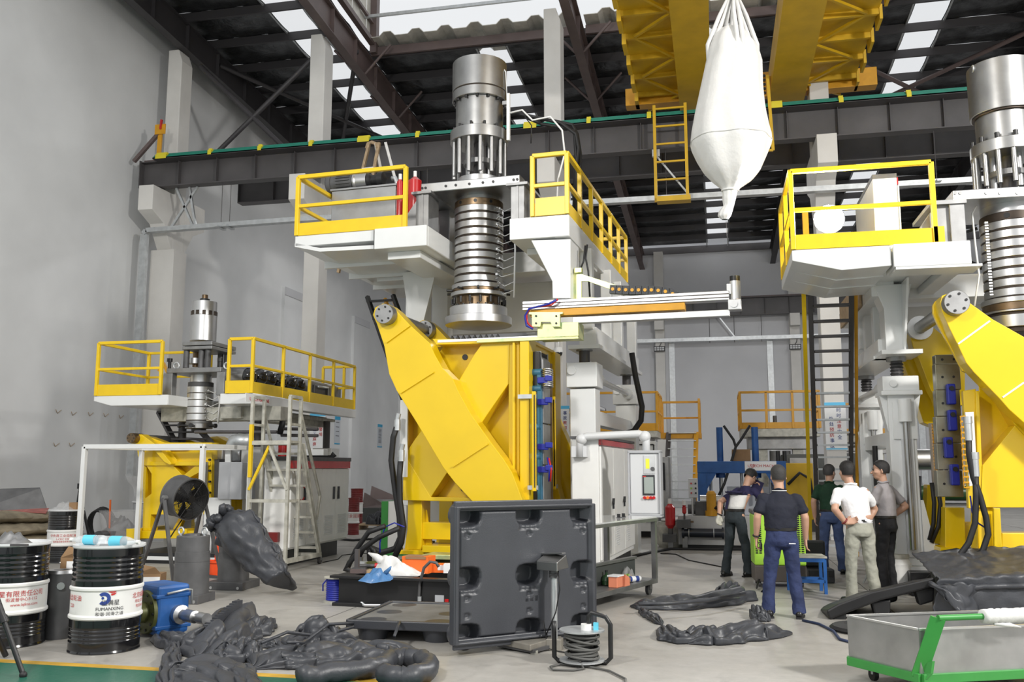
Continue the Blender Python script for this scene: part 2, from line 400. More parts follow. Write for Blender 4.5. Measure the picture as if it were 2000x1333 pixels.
# runway beams with green conductor rails
def runway(name, y, x0, x1, z0, z1, label, rails=True):
    o = thing(name, label, 'crane rail beam', (x0, y, z0))
    L, h = x1-x0, z1-z0
    part('web', MB().box((0, -.008, .02), (L, .008, h-.02)), 'dark_steel', o)
    part('top_flange', MB().box((0, -.17, h-.025), (L, .17, h)), 'dark_steel', o)
    part('bottom_flange', MB().box((0, -.15, 0), (L, .15, .025)), 'dark_steel', o)
    part('crane_rail', MB().box((0, -.03, h), (L, .03, h+.09)), 'brown_steel', o)
    st = MB().box((-.006, -.14, .025), (.006, -.008, h-.025)).box((-.006, .008, .025), (.006, .14, h-.025)).mesh('stiffener')
    n = int(L/1.1)
    for k in range(n+1):
        s_ = link('stiffener', st, 'dark_steel' if k == 0 else [], o); s_.location = (k*L/n, 0, 0)
    if rails:
        for k in range(4): part('conductor_rail', MB().box((.5, -.40+k*.04, h-.02+k*.042), (L, -.365+k*.04, h+.016+k*.042)), 'green_rail', o)
        cl = MB().box((-.05, -.41, h-.03), (.05, -.36, h+.09)).box((-.05, -.36, h+.05), (.05, -.2, h+.15)).mesh('rail_clip')
        n = int(L/1.45)
        for k in range(n):
            c_ = link('rail_clip', cl, 'clip_yellow' if k == 0 else [], o); c_.location = (.75+k*1.45, 0, 0); c_.scale = (3.2 if k in (0, 4, 7, 11, 14) else 1, 1, 1)
        part('rail_bracket', MB().box((.5, -.4, h-.03), (L, -.17, h+.01)), 'dark_steel', o)
    return o
rA = runway('runway_beam', 21.4, -15.15, 12, 9.2, 9.92, 'dark steel runway beam carrying green conductor rails')
part('end_plate', MB().box((-.03, -.2, -.02), (0, .2, .75)), 'dark_steel', rA)
rB = runway('runway_beam', 23.3, -13.3, 12, 9.2, 9.95, 'dark steel runway beam behind the concrete columns', False)
rC = runway('runway_beam', YB-.75, -9, 14, 9.1, 9.98, 'dark steel runway beam along the pale end wall', False)
o = thing('power_feed_bracket', 'ochre plate bracket with red switch at runway beam end', 'bracket', (-14.6, 21.2, 9.92))
part('post', MB().beam((0, 0, 0), (.02, 0, .8), .12, .05), 'orange_rail', o)
part('plate', MB().box((-.12, -.06, .72), (.2, -.04, 1.0)), 'orange_rail', o)
part('brace', MB().beam((-.75, 0, .02), (-.02, 0, .78), .09), 'brown_steel', o)
part('switch_lever', MB().beam((.06, -.07, .85), (.08, -.07, 1.12), .05), 'red_paint', o)

# cable trays
def tray(name, pts, label, w_=.2, h_=.12):
    o = thing(name, label, 'cable tray', pts[0]); b = Vector(pts[0]); m = MB()
    for a, c in zip(pts, pts[1:]): m.beam(Vector(a)-b, Vector(c)-b, w_, h_)
    part('channel', m, 'galv', o)
    return o, b
t, b = tray('cable_tray', [(-15.03, 21.4, 1.4), (-15.03, 21.4, 7.93), (-14.95, 21.4, 8.02), (-10.65, 21.4, 8.06), (-3.0, 21.4, 8.02), (12, 21.4, 7.95)], 'galvanised cable tray running along the concrete columns')
for x in (-12.75, -12.5, -7, -1, 5):
    part('hanger_rod', MB().cyl((x-b.x, 0, 6.6), (x-b.x, 0, 7.85), .008, n=6), 'dark_steel', t)
    part('hanger_bar', MB().box((x-b.x-.05, -.25, 6.55), (x-b.x+.05, .2, 6.6)), 'galv', t)
for x0, x1 in ((-14.35, -13.85), (-13.55, -14.1), (-13.6, -14.5)):
    part('hanger_strut', MB().beam((x0-b.x, .1, 6.62), (x1-b.x+.3, .1, 7.8), .06), 'galv', t)
t, b = tray('cable_tray', [(-3.95, YB-.6, 7.99), (10, YB-.6, 7.99)], 'galvanised cable tray hung across the end wall', .15, .18)
for x in (-.2, 1.0, 2.3):
    part('hanger_rod', MB().cyl((x-b.x, 0, -.2), (x-b.x, 0, 1.1), .015, n=6), 'dark_steel', t)
part('hanger_strut', MB().beam((1.0-b.x, 0, .1), (.25-b.x, 0, 1.15), .06), 'galv', t)
for px, py in ((1288, 682), (1553, 678)):
    p = W.p(px, py, y=YB-.62)
    o = thing('floodlight', 'black twin-row floodlight on the end wall column ' + ('nearer the middle machine' if px < 1400 else 'beside the tall black ladder'), 'floodlight', p, 0, 'floodlights on the end wall')
    part('housing', MB().box((-.28, -.06, -.13), (.28, .04, .13)), 'black_paint', o, bev=.015)
    for r in (0, 1):
        for k in range(4): part('lens', MB().box((-.24+k*.125, -.09, -.09+r*.1), (-.14+k*.125, -.08, -.02+r*.1)), 'light_plastic', o)
    part('cable', MB().tube([(0, 0, .13), (.08, 0, .25), (.1, 0, .38)], .015, 6), 'black_rubber', o)

# roof: rafters, purlins, foil panels, skylight panels
roof = structure('ceiling', (0, 0, 0), 'dark foil-lined roof on steel purlins with skylight strips')
RX = (-14.6, -10.12, -3.5, 3.0, 9.55, 16, 22)
for i, x in enumerate(RX):
    m = MB(); y0, y1 = 4., YB
    a = lambda y, k: V(x, y, zroof(y)-1.05+k)
    m.ibeam(a(y0, .4), a(y1, .4), .26, .8, .025)
    part('rafter', m, 'brown_steel' if i in (1, 2) else 'roof_steel', roof)
    m = MB()
    for k in range(26):
        y = y0+k*1.65
        m.box((x-.12, y-.006, zroof(y)-1.04), (x+.12, y+.006, zroof(y)-.28))
    part('rafter_stiffener', m, 'brown_steel' if i in (1, 2) else 'roof_steel', roof, kind='stuff')
P = 1.5; rows = [(17.5+k*P) for k in range(20) if 17.5+(k+1)*P < YB+.6]
pur = MB().box((0, -.035, -.26), (1, .035, -.235)).box((0, -.008, -.235), (1, .008, -.02)).box((0, -.008, -.02), (1, .06, 0)).mesh('purlin')
pur.materials.append(MATS['roof_steel'])
def foil_mesh(name, w_, seed):
    nu, nv = max(3, int(w_*3)), 6
    f = lambda u, v: V(u*w_, v*P, -.07*v*P+.02-.05*math.sin(PI*v)-.02*abs(nz(u*w_*3, v*5, seed)))
    me = MB().grid(f, nu, nv).mesh(name); me.materials.append(MATS['foil']); return me
strips = {0: (-12.05, -11.1), 1: (-6.75, -5.9), 2: (-.15, .8), 3: (5.7, 6.6), 4: (12.2, 13.1)}
for i in range(5):
    xa, xb = RX[i], RX[i+1]; sa, sb = strips[i]
    opening = i in (1, 2)
    if i == 0: segs = [(XW, sa), (sb, xb)]
    else: segs = [(xa, sa), (sb, xb)]
    fm = [foil_mesh('foil_panel', q-p_, i*7+j) for j, (p_, q) in enumerate(segs)]
    sm = MB().box((0, 0, 0), (sb-sa, P, .012)); 
    sme = sm.mesh('skylight_panel'); sme.materials.append(MATS['skylight'])
    for y in rows:
        if opening and y < 25: continue
        z = zroof(y)
        p_ = link('purlin', pur, [], roof); p_.location = ((XW if i == 0 else xa), y, z); p_.scale = (xb-(XW if i == 0 else xa), 1, 1)
        if y+P > YB+.7: continue
        for (q0, q1), me in zip(segs, fm):
            f_ = link('foil_panel', me, [], roof); f_.location = (q0, y, z)
        s_ = link('skylight_panel', sme, [], roof); s_.location = (sa, y, z); s_.rotation_euler = (math.atan(-.07), 0, 0)
        part_edge = MB
    e = MB()
    for x in (sa-.05, sb+.05): e.beam((x, 25. if opening else 17.5, zroof(25. if opening else 17.5)-.02), (x, YB, zroof(YB)-.02), .05, .06)
    part('skylight_edge', e, 'galv', roof)
# open monitor beyond the crane: sheet edge, edge beam, mid rail and cheek
yo = 24.9; zo = zroof(yo)
for i in (1, 2):
    xa, xb = RX[i]+.13, RX[i+1]-.13
    part('edge_beam', MB().beam((xa, yo, zo-.1), (xb, yo, zo-.1), .1, .26), 'brown_steel', roof)
    part('opening_rail', MB().beam((xa, yo-.6, zo+.75), (xb, yo-.6, zo+.75), .07, .09), 'galv', roof)
    n = int((xb-xa)/.8); m = MB(); d = (xb-xa)/n
    pf = []
    for k in range(n): pf += [(xa+k*d, zo+.12), (xa+k*d+.45*d, zo+.12), (xa+k*d+.6*d, zo+.26), (xa+k*d+.85*d, zo+.26)]
    for (x0, z0), (x1, z1) in zip(pf, pf[1:]): m.add([(x0, yo-.45, z0+.03), (x1, yo-.45, z1+.03), (x1, yo+1, z1-.07), (x0, yo+1, z0-.07)], [(0, 1, 2, 3)])
    part('roof_sheet', m, 'corrugated', roof, solid=.02)
for x in (RX[1]+.1,):
    m = MB(); n = 20
    for k in range(n):
        y0 = 14+k*.55; d = .03 if k % 2 else 0
        m.box((x+d, y0, zroof(y0)+.2), (x+.02+d, y0+.55, zroof(y0)+3.2))
    part('monitor_cheek', m, 'corrugated', roof, label='cream corrugated cheek of the roof opening')
    part('cheek_post', MB().box((x+.05, 24.7, zo-.2), (x+.25, 24.95, zo+3.2)), 'brown_steel', roof)
    part('cheek_rail', MB().beam((x+.12, 14, zroof(14)+.75), (x+.12, 24.8, zroof(24.8)+.75), .09), 'brown_steel', roof)
    part('cheek_rail', MB().beam((x+.12, 14, zroof(14)+.1), (x+.12, 24.8, zroof(24.8)+.1), .16), 'brown_steel', roof)
# wind bracing
br = MB
def brace(p0, p1, r=.06, m='roof_steel'): part('wind_brace', MB().cyl(p0, p1, r, n=8), m, roof)
y = 22.3
brace(W.p(417, 305, y=y), W.p(620, 105, y=y), .07); brace(W.p(392, 130, y=y), W.p(585, 318, y=y), .07)
brace((-14.6, 24, 13.9), (-10.1, 32, 13.2), .07); brace((-10.1, 24, 13.9), (-14.6, 33, 13.2), .07)
brace((3.0, 19.5, 14.2), (9.5, 26, 13.8), .07, 'brown_steel'); brace((9.5, 19.5, 14.2), (3.0, 26, 13.8), .07, 'brown_steel')
brace((3.0, 26, 13.8), (9.5, 33, 13.3), .07, 'brown_steel'); brace((9.5, 26, 13.8), (3.0, 33, 13.3), .07, 'brown_steel')
for x in RX[1:4]:
    for y in (24.5, 27.5, 30.5, 33.5):
        for s_ in (-1, 1): brace((x+s_*.1, y, zroof(y)-1.0), (x+s_*.9, y, zroof(y)-.15), .04, 'brown_steel')

# ================================================================ overhead crane and the hanging bulk bag
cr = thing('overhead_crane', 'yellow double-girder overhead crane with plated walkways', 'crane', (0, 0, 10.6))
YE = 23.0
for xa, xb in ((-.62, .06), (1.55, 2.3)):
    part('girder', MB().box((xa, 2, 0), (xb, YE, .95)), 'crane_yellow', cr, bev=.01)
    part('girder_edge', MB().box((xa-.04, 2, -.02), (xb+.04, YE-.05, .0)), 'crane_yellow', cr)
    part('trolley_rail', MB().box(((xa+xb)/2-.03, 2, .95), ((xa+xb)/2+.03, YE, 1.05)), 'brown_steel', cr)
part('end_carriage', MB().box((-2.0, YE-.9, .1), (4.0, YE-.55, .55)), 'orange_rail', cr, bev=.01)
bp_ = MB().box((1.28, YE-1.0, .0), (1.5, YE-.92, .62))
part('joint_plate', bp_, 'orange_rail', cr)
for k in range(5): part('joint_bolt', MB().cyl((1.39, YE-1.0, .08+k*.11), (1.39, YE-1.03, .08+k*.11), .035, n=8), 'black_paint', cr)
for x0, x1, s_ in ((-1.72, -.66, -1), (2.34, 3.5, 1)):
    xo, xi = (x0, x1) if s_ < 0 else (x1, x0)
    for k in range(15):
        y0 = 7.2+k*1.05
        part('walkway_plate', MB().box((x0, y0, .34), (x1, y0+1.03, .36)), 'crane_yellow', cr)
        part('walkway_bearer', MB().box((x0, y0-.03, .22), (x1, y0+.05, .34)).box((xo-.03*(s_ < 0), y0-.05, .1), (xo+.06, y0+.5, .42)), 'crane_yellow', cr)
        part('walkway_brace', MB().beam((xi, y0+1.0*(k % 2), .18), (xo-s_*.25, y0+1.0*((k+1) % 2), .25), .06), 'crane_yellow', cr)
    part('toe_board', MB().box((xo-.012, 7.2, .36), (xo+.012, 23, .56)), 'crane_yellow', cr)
def hang_ladder(name, pl, y, xs, n_r):
    m = MB()
    z0, z1 = pl; a, b = xs
    for x in (a, b): part('hanging_stile', MB().beam((x, y, z1), (x, y, z0), .07, .04), 'crane_yellow', cr)
    for k in range(n_r):
        z = z0+.1+(z1-z0-.2)*k/(n_r-1)
        part('hanging_rung', MB().beam((a, y, z), (b, y, z), .05, .04), 'crane_yellow', cr)
a, b = W.p(1290, 395, y=21.0), W.p(1345, 395, y=21.0); zt = W.p(1290, 205, y=21.0).z
hang_ladder('l', (a.z-10.6, zt-10.6), 21.0, (a.x-.1, b.x-.02), 6)
part('hanging_step', MB().box((a.x-.08, 20.85, a.z-10.62), (b.x+.05, 21.15, a.z-10.5)), 'crane_yellow', cr)
a, b = W.p(1470, 294, y=21.0), W.p(1510, 294, y=21.0)
m = MB().path([(a.x, 21, a.z-10.6), (b.x, 21, b.z-10.6), (b.x-.06, 21, .1)], .07, .05); part('hanging_frame', m, 'crane_yellow', cr)
m = MB(); a = W.p(1282, 305, y=21.2); b = W.p(1345, 380, y=21.2)
single('strut', m.beam((0, 0, 0), b-a, .06, .04).box((-.1, -.05, -.02), (.08, .05, .15)), 'galv', 'galvanised diagonal strut behind the yellow hanging ladder', 'strut', a)

# bulk bag: lofted sack with folds
BY = 12.0
def bag_pts(rows):
    return [(W.p(xl, yl, y=BY), W.p(xr, yr, y=BY)) for xl, yl, xr, yr in rows]
prof = bag_pts([(1405, 60, 1452, 55), (1392, 75, 1462, 68), (1384, 95, 1478, 88), (1378, 120, 1487, 125), (1368, 165, 1489, 170), (1357, 215, 1495, 210), (1350, 255, 1502, 240), (1348, 275, 1506, 258), (1350, 292, 1505, 275), (1362, 315, 1494, 305), (1376, 340, 1483, 330), (1392, 357, 1468, 350), (1408, 370, 1446, 366), (1411, 376, 1440, 374), (1411, 390, 1437, 388), (1413, 402, 1434, 400), (1404, 414, 1431, 412), (1402, 420, 1428, 424), (1410, 428, 1422, 430)])
bc = V(.31, BY, 5.0)
def bag_fn(u, v):
    t = v*(len(prof)-1); i = min(int(t), len(prof)-2); f = t-i
    L = prof[i][0].lerp(prof[i+1][0], f); R = prof[i][1].lerp(prof[i+1][1], f)
    c = (L+R)/2; r = (R-L).length/2; a = 2*PI*u
    fold = 1+.05*math.sin(9*a+1.3*math.sin(v*5))*(.4+.6*abs(v-.35))+.05*nz(math.cos(a)*2, math.sin(a)*2, v*5)
    sq = 1/max(abs(math.cos(a)), abs(math.sin(a)))**.35 if .15 < v < .6 else 1
    return V(c.x+r*math.cos(a)*min(fold, 1.04), BY+r*.85*math.sin(a)*fold*sq, c.z)-bc
bg = thing('bulk_bag', 'white woven bulk bag hanging from the crane hook', 'bag', bc)
part('sack', MB().grid(bag_fn, 72, 60), 'white_cloth', bg)
m = MB()
for u0 in (0, .25, .5, .75):
    a = bag_fn(u0+.05, .10); top = W.p(1432, -25, y=BY)-bc
    for d in (-.035, .035): m.tube([a+V(d, 0, -.25), a+V(d, 0, 0), a.lerp(top, .5)+V(d, 0, 0), top], [.03, .035, .03, .02], 6)
part('lifting_loop', m, 'white_cloth', bg)
m = MB(); 
m.tube([bag_fn(u/40, .42)*1.0+V(0, 0, 0) for u in range(41)], .012, 5)
part('hem_seam', m, 'white_cloth', bg)
c = bag_fn(.25, .69); m = MB().tube([bag_fn(u/24, .70) for u in range(25)], .014, 5); part('tie_cord', m, 'white_cloth', bg)
p = W.p(1418, 430, y=BY)-bc; part('hanging_thread', MB().tube([p, p+V(.01, 0, -.35)], .004, 4), 'dark_steel', bg)
hk = thing('crane_hook', 'dark steel crane hook above the white bulk bag', 'hook', W.p(1432, -30, y=BY))
part('hook_block', MB().box((-.12, -.08, .28), (.12, .08, .7)), 'crane_yellow', hk, bev=.02)
part('hook', MB().tube([(0, 0, .3), (0, 0, .14), (.09, 0, .06), (.1, 0, -.03), (.02, 0, -.1), (-.07, 0, -.07), (-.09, 0, .0)], [.04, .04, .045, .05, .045, .035, .015], 10), 'dark_steel', hk)
for s_ in (-1, 1): part('wire_rope', MB().cyl((s_*.08, 0, .7), (s_*.08, 0, 2.8), .012, n=6), 'dark_steel', hk)
# ================================================================ helpers for the blow moulding machines
def crop(ox, oy, s): return lambda *pts: [(ox+x*s, oy+y*s) for x, y in pts]
def loc_poly(F, pts, **k): return [F.p(a, b, **k) for a, b in pts]
def plate(name, F, pts, y, t, m, root, bev=.006, label=None, x=None):
    """A plate whose outline lies in the local plane y (or x), t thick away from the viewer."""
    P = F.poly(pts, x=x) if x is not None else F.poly(pts, y=y)
    return part(name, MB().prism(P, (t, 0, 0) if x is not None else (0, t, 0)), m, root, bev=bev, label=label)
def railing(root, pts, h, m='yellow_rail', toe=.0, posts=None, w=.06, mid=.5, closed=False, toe_m=None):
    """Guard rail along local points (at deck level): posts, top rail, mid rail and toe board as parts."""
    P = [Vector(p) for p in pts]; up = V(0, 0, h)
    tr = MB(); md = MB()
    for a, b in zip(P, P[1:]):
        tr.beam(a+up, b+up, w); md.beam(a+up*mid, b+up*mid, w*.85)
    part('top_rail', tr, m, root, bev=.008); part('mid_rail', md, m, root, bev=.006)
    if toe:
        for a, b in zip(P, P[1:]): part('toe_board', MB().beam(a+V(0, 0, toe/2), b+V(0, 0, toe/2), .02, toe), toe_m or m, root)
    ps = list(P)
    for i, n in enumerate(posts or []):
        for k in range(1, n+1): ps.append(P[i].lerp(P[i+1], k/(n+1)))
    for p in ps: part('post', MB().beam(p, p+up, w), m, root, bev=.006)
def ring_bolts(mb, c, R, z, n, r=.018, h=.03, a0=0.):
    for k in range(n):
        a = a0+2*PI*k/n; p = Vector(c)+V(math.cos(a)*R, math.sin(a)*R, z); mb.cyl(p, p+V(0, 0, h), r, n=8)
def die_head(name, label, F, ax, yh, rows, rods=None, beam=None, cable_side=1):
    """Extrusion die head from rows of (top px y, bottom px y, radius px, material, part name) seen on the axis at px ax."""
    m0 = F.p(ax, rows[-1][1], y=yh); base = F.loc+Matrix.Rotation(F.rz, 3, 'Z') @ m0
    o = thing(name, label, 'die head', base, F.rz)
    def zz(py): return F.p(ax, py, y=yh).z-m0.z
    def rr(py, r):
        d = F.p(ax+r, py, y=yh)-F.p(ax, py, y=yh); q = F.inv @ ray(ax, py); q.z = 0; q.normalize(); return (d-q*d.dot(q)).length
    for (ya, yb, r, mt, nm) in rows:
        z1, z0, R = zz(ya), zz(yb), rr((ya+yb)/2, r); b = min(.005, (z1-z0)*.2)
        part(nm, MB().lathe((0, 0, 0), [(0, z0), (R-b, z0), (R, z0+b), (R, z1-b), (R-b, z1), (0, z1)], 40), mt, o)
    if rods:
        ya, yb, R, r, n = rods; R = rr(ya, R); r = rr(ya, r)
        for k in range(n):
            a = 2*PI*(k+.3)/n; p = V(math.cos(a)*R, math.sin(a)*R, 0)
            part('tie_rod', MB().cyl(p+V(0, 0, zz(yb)), p+V(0, 0, zz(ya)), r, n=12), 'brushed', o)
        for k in range(3):
            a = 2*PI*(k+.5)/3; p = V(math.cos(a)*R*.45, math.sin(a)*R*.45, 0)
            part('inner_piston', MB().cyl(p+V(0, 0, zz(yb)), p+V(0, 0, zz(ya)), r*1.3, n=12), 'machined', o)
        zc = (zz(ya)*.35+zz(yb)*.65); part('piston_collar', MB().cyl((0, 0, zc), (0, 0, zc+R*.18), R*.62, n=24), 'grey_steel', o)
        part('feed_pipe', MB().cyl((0, 0, zz(yb)), (0, 0, zz(ya)), R*.22, n=16), 'dark_steel', o)
    return o, zz, rr
def heater_wires(o, R, z0, z1, ang, n, m='light_plastic', out=.05):
    mb = MB()
    for k in range(n):
        z = z0+(z1-z0)*k/(n-1); a = ang+.1*math.sin(k*2.1)
        p = V(math.cos(a)*R, math.sin(a)*R, z); d = V(math.cos(a), math.sin(a), 0); t = V(-d.y, d.x, 0)
        mb.box(tuple(p-V(.018, .018, .018)), tuple(p+V(.018, .018, .018)))
        q = V(math.cos(ang+.25)*(R+.22), math.sin(ang+.25)*(R+.22), z+.02)
        mb.tube([p+d*.01, p+d*(out*1.6)+t*.03+V(0, 0, -.05), q], .008, 5)
    q0 = V(math.cos(ang+.25)*(R+.22), math.sin(ang+.25)*(R+.22), 0)
    mb.tube([q0+V(0, 0, z0-.1), q0+V(.02, .0, (z0+z1)/2), q0+V(-.02, 0, z1+.15)], .016, 6)
    part('heater_cables', mb, m, o)
    mb = MB(); rnd = random.Random(5)
    for k in range(n*2):
        z = z0+(z1-z0)*k/(n*2-1); a = ang-.12+rnd.uniform(-.05, .05); p = V(math.cos(a)*(R+.015), math.sin(a)*(R+.015), z)
        mb.cyl(p, p+V(math.cos(a)*.05, math.sin(a)*.05, rnd.uniform(-.02, .02)), .012, n=6)
    part('terminals', mb, 'machined', o)

# ================================================================ centre machine
CM = Frame((-3.6, 13, 0), math.radians(-4))
c4 = crop(680, 580, .31513)          # sight-line picks
D = 1.9
cl = thing('clamp_unit', 'large yellow clamping unit with diagonal arm in the middle of the hall', 'clamp', CM.loc, CM.rz)
# front and rear side frames: bars round triangular pockets, recessed web behind
def side_frame(y, arm):
    P = lambda *q: loc_poly(CM, c4(*q), y=0)
    cnt = [0]
    def bar(nm, q, t=.34, dy=0.):
        cnt[0] += 1; dy += cnt[0]*.004
        part(nm, MB().prism([V(a.x, y+dy, a.z) for a in P(*q)], (0, t, 0)), 'yellow', cl, bev=.008)
    bar('web_plate', [(345, 600), (545, 290), (1040, 268), (1040, 1285), (340, 1260)], .02, .30)
    bar('frame_bar', [(520, 260), (1060, 262), (1060, 292), (825, 291), (545, 297)])
    bar('frame_bar', [(335, 1262), (345, 590), (360, 614), (355, 990), (510, 1243), (780, 1246), (1000, 1250), (1000, 1280)])
    bar('cross_brace', [(345, 985), (410, 884), (690, 508), (780, 356), (826, 291), (1000, 285), (992, 540), (850, 745), (760, 880), (625, 1070), (510, 1244), (350, 1244)])
    bar('frame_bar', [(1000, 264), (1060, 264), (1060, 1180), (1000, 1180), (992, 975), (992, 540)])
    if arm:
        q = [(262, 60), (300, 68), (340, 100), (430, 195), (545, 300), (580, 375), (625, 455), (690, 520), (720, 590), (800, 735), (920, 905), (1000, 1010), (1050, 1090), (1125, 1290), (830, 1290), (700, 1150), (630, 1060), (470, 790), (345, 590), (300, 490), (270, 320), (225, 185), (200, 130), (215, 85)]
        bar('clamp_arm', q, .30, -.30)
        for a, b in (((430, 195), (285, 300)), ((575, 478), (372, 607)), ((905, 915), (690, 1055))):
            pa, pb = P(a, b); m = MB().beam(pa+V(0, y-.3, 0), pb+V(0, y-.3, 0), .012, .02); part('weld_seam', m, 'yellow', cl)
side_frame(0, True); side_frame(D-.30, True)
pin = CM.p(757, 616, y=-.30)
for y in (-.30, D-.60):
    part('pin_cap', MB().lathe(V(pin.x, y-.14, pin.z), [(0, 0), (.145, 0), (.15, .01), (.15, .16)], 28, (0, 1, 0)), 'grey_steel', cl)
    m = MB()
    for k in range(6):
        a = 2*PI*k/6+.3; p = V(pin.x+math.cos(a)*.105, y-.15, pin.z+math.sin(a)*.105); m.cyl(p, p+V(0, .02, 0), .016, n=8)
    part('cap_bolt', m, 'black_paint', cl)
part('pivot_rod', MB().cyl(V(pin.x, -.3, pin.z), V(pin.x, D-.3, pin.z), .085, n=20), 'grey_steel', cl)
for y in (.02, D-.72): part('rod_collar', MB().cyl(V(pin.x, y, pin.z), V(pin.x, y+.1, pin.z), .125, n=24), 'aluminium', cl)
# platen between the frames and its edge strips
xr = CM.p(1025, 800, y=0).x; zt = CM.p(1000, 664, y=0).z; zb = CM.p(1000, 985, y=0).z
part('platen', MB().box((xr-.28, .34, zb-.1), (xr+.02, D-.35, zt)), 'yellow', cl, bev=.008)
part('edge_flange', MB().box((xr-.06, -.06, zb-.2), (xr+.08, .34, zt)), 'yellow', cl, bev=.01)
part('edge_flange', MB().box((xr-.06, D-.36, zb-.2), (xr+.08, D, zt)), 'yellow', cl, bev=.01)
part('edge_rib', MB().box((xr-.17, -.05, zb), (xr-.14, .0, zt-.05)), 'yellow', cl)
part('top_plate', MB().box((xr-1.9, .32, zt-.02), (xr+.05, D-.3, zt+.02)), 'yellow', cl)
for px, py in ((908, 698), (905, 955)):
    p = CM.p(px, py, y=.29); part('web_hole', MB().cyl(p, p+V(0, .012, 0), .045, n=14), 'black_paint', cl)
# feet and lower cross beam
c5 = crop(650, 863, .35264)
for q0, q1 in (((415, 330), (490, 600)), ((1010, 330), (1085, 600))):
    a, b = loc_poly(CM, c5(q0, q1), y=.1)
    for y in (.1, D-.5):
        part('leg', MB().box((a.x, y, .42), (b.x, y+.35, zb+.06)), 'yellow', cl, bev=.008)
        part('leg_rib', MB().prism([(a.x-.1, y+.15, .42), (b.x+.12, y+.15, .42), (b.x+.02, y+.15, 1.0), (a.x-.02, y+.15, 1.0)], (0, .04, 0)), 'yellow', cl)
        part('foot_plate', MB().box((a.x-.14, y-.1, .36), (b.x+.14, y+.45, .42)), 'yellow', cl, bev=.006)
        m = MB()
        for k in (0, 1):
            for j in (0, 1): m.cyl((a.x-.09+k*(b.x-a.x+.18), y+j*.35, .42), (a.x-.09+k*(b.x-a.x+.18), y+j*.35, .45), .025, n=6)
        part('foot_bolt', m, 'black_paint', cl)
a, b = loc_poly(CM, c5((490, 447), (672, 545)), y=.15)
part('cross_beam', MB().box((a.x-.05, .15, b.z), (a.x+1.5, .45, a.z)), 'yellow', cl, bev=.008)
part('cross_beam', MB().box((a.x-.05, D-.4, b.z), (a.x+1.5, D-.1, a.z)), 'yellow', cl, bev=.008)
part('saddle', MB().box((a.x+.1, -.05, .40), (a.x+.75, .5, .50)), 'yellow', cl, bev=.006)
# far platen's yellow side seen beyond the mould
q = [(1218, 690), (1250, 700), (1290, 745), (1340, 850), (1380, 940), (1383, 1290), (1330, 1290), (1260, 1060), (1215, 985)]
P = loc_poly(CM, c4(*q), y=D)
part('far_platen', MB().prism(P, (0, .3, 0)), 'yellow', cl, bev=.01, label='curved yellow side of the opposite platen')
q = [(1215, 985), (1245, 1010), (1275, 1090), (1330, 1300), (1270, 1300), (1215, 1190)]
part('far_arm', MB().prism(loc_poly(CM, c4(*q), y=D-.4), (0, .3, 0)), 'yellow', cl, bev=.01)

# mould half on the platen
mo = thing('mould', 'grey steel blow mould with blue water manifolds on the yellow platen', 'mould', CM.loc, CM.rz)
ya, yb = .15, .66
x0 = xr+.085; z0m = zb-.1; z1m = CM.p(1045, 690, y=.3).z
part('back_plate', MB().box((x0, ya, z0m), (x0+.10, yb, z1m)), 'black_paint', mo)
x2 = CM.p(1062, 850, y=ya+.05).x
for k, (u0, u1) in enumerate(((0, .28), (.285, .54), (.545, .80))):
    part('mould_block', MB().box((x0+.1, ya+.05, z0m+(z1m-z0m)*u0), (x2, yb-.05, z0m+(z1m-z0m)*u1)), 'grey_steel', mo, bev=.012)
part('mould_block', MB().prism([(x0+.1, ya+.05, z0m+(z1m-z0m)*.805), (x2, ya+.05, z0m+(z1m-z0m)*.805), (x2, ya+.05, z1m-.12), (x2-.1, ya+.05, z1m), (x0+.1, ya+.05, z1m)], (0, yb-ya-.1, 0)), 'grey_steel', mo, bev=.012)
part('mould_fringe', MB().box((x2-.02, yb-.05, z0m), (x2+.02, yb, z1m-.13)), 'bronze', mo)
part('water_manifold', MB().box((x0+.06, ya-.02, z0m+.1), (x0+.13, ya+.06, z1m-.3)), 'teal_blue', mo, bev=.01)
for py in (728, 760, 835, 893):
    z = CM.p(1035, py, y=ya).z; part('support_pillar', MB().cyl((xr+.05, ya+.02, z), (x0+.12, ya+.02, z), .055, n=14), 'teal_blue', mo)
for py in (744, 786, 873, 917):
    z = CM.p(1040, py, y=ya).z
    part('hose_clip', MB().box((x0+.08, ya-.08, z-.05), (x0+.24, ya-.02, z+.04)).box((x0+.20, ya-.1, z-.02), (x0+.30, ya-.02, z+.06)), 'royal_blue', mo, bev=.012)
part('red_hose', MB().tube([(x0+.25, ya-.07, z0m+.75), (x0+.29, ya-.09, z0m+.6), (x0+.27, ya-.07, z0m+.42)], .014, 6), 'red_paint', mo)
part('blue_hose', MB().tube([(x0+.23, ya-.07, z0m+.76), (x0+.26, ya-.09, z0m+.6), (x0+.25, ya-.07, z0m+.42)], .014, 6), 'royal_blue', mo)
m = MB()
for k in range(9): m.torus((x0+.22, ya+.0, z1m-.28-k*.03), .07, .014, (0, .2, 1), 12, 6)
part('foil_hose', m, 'silver_foil', mo)
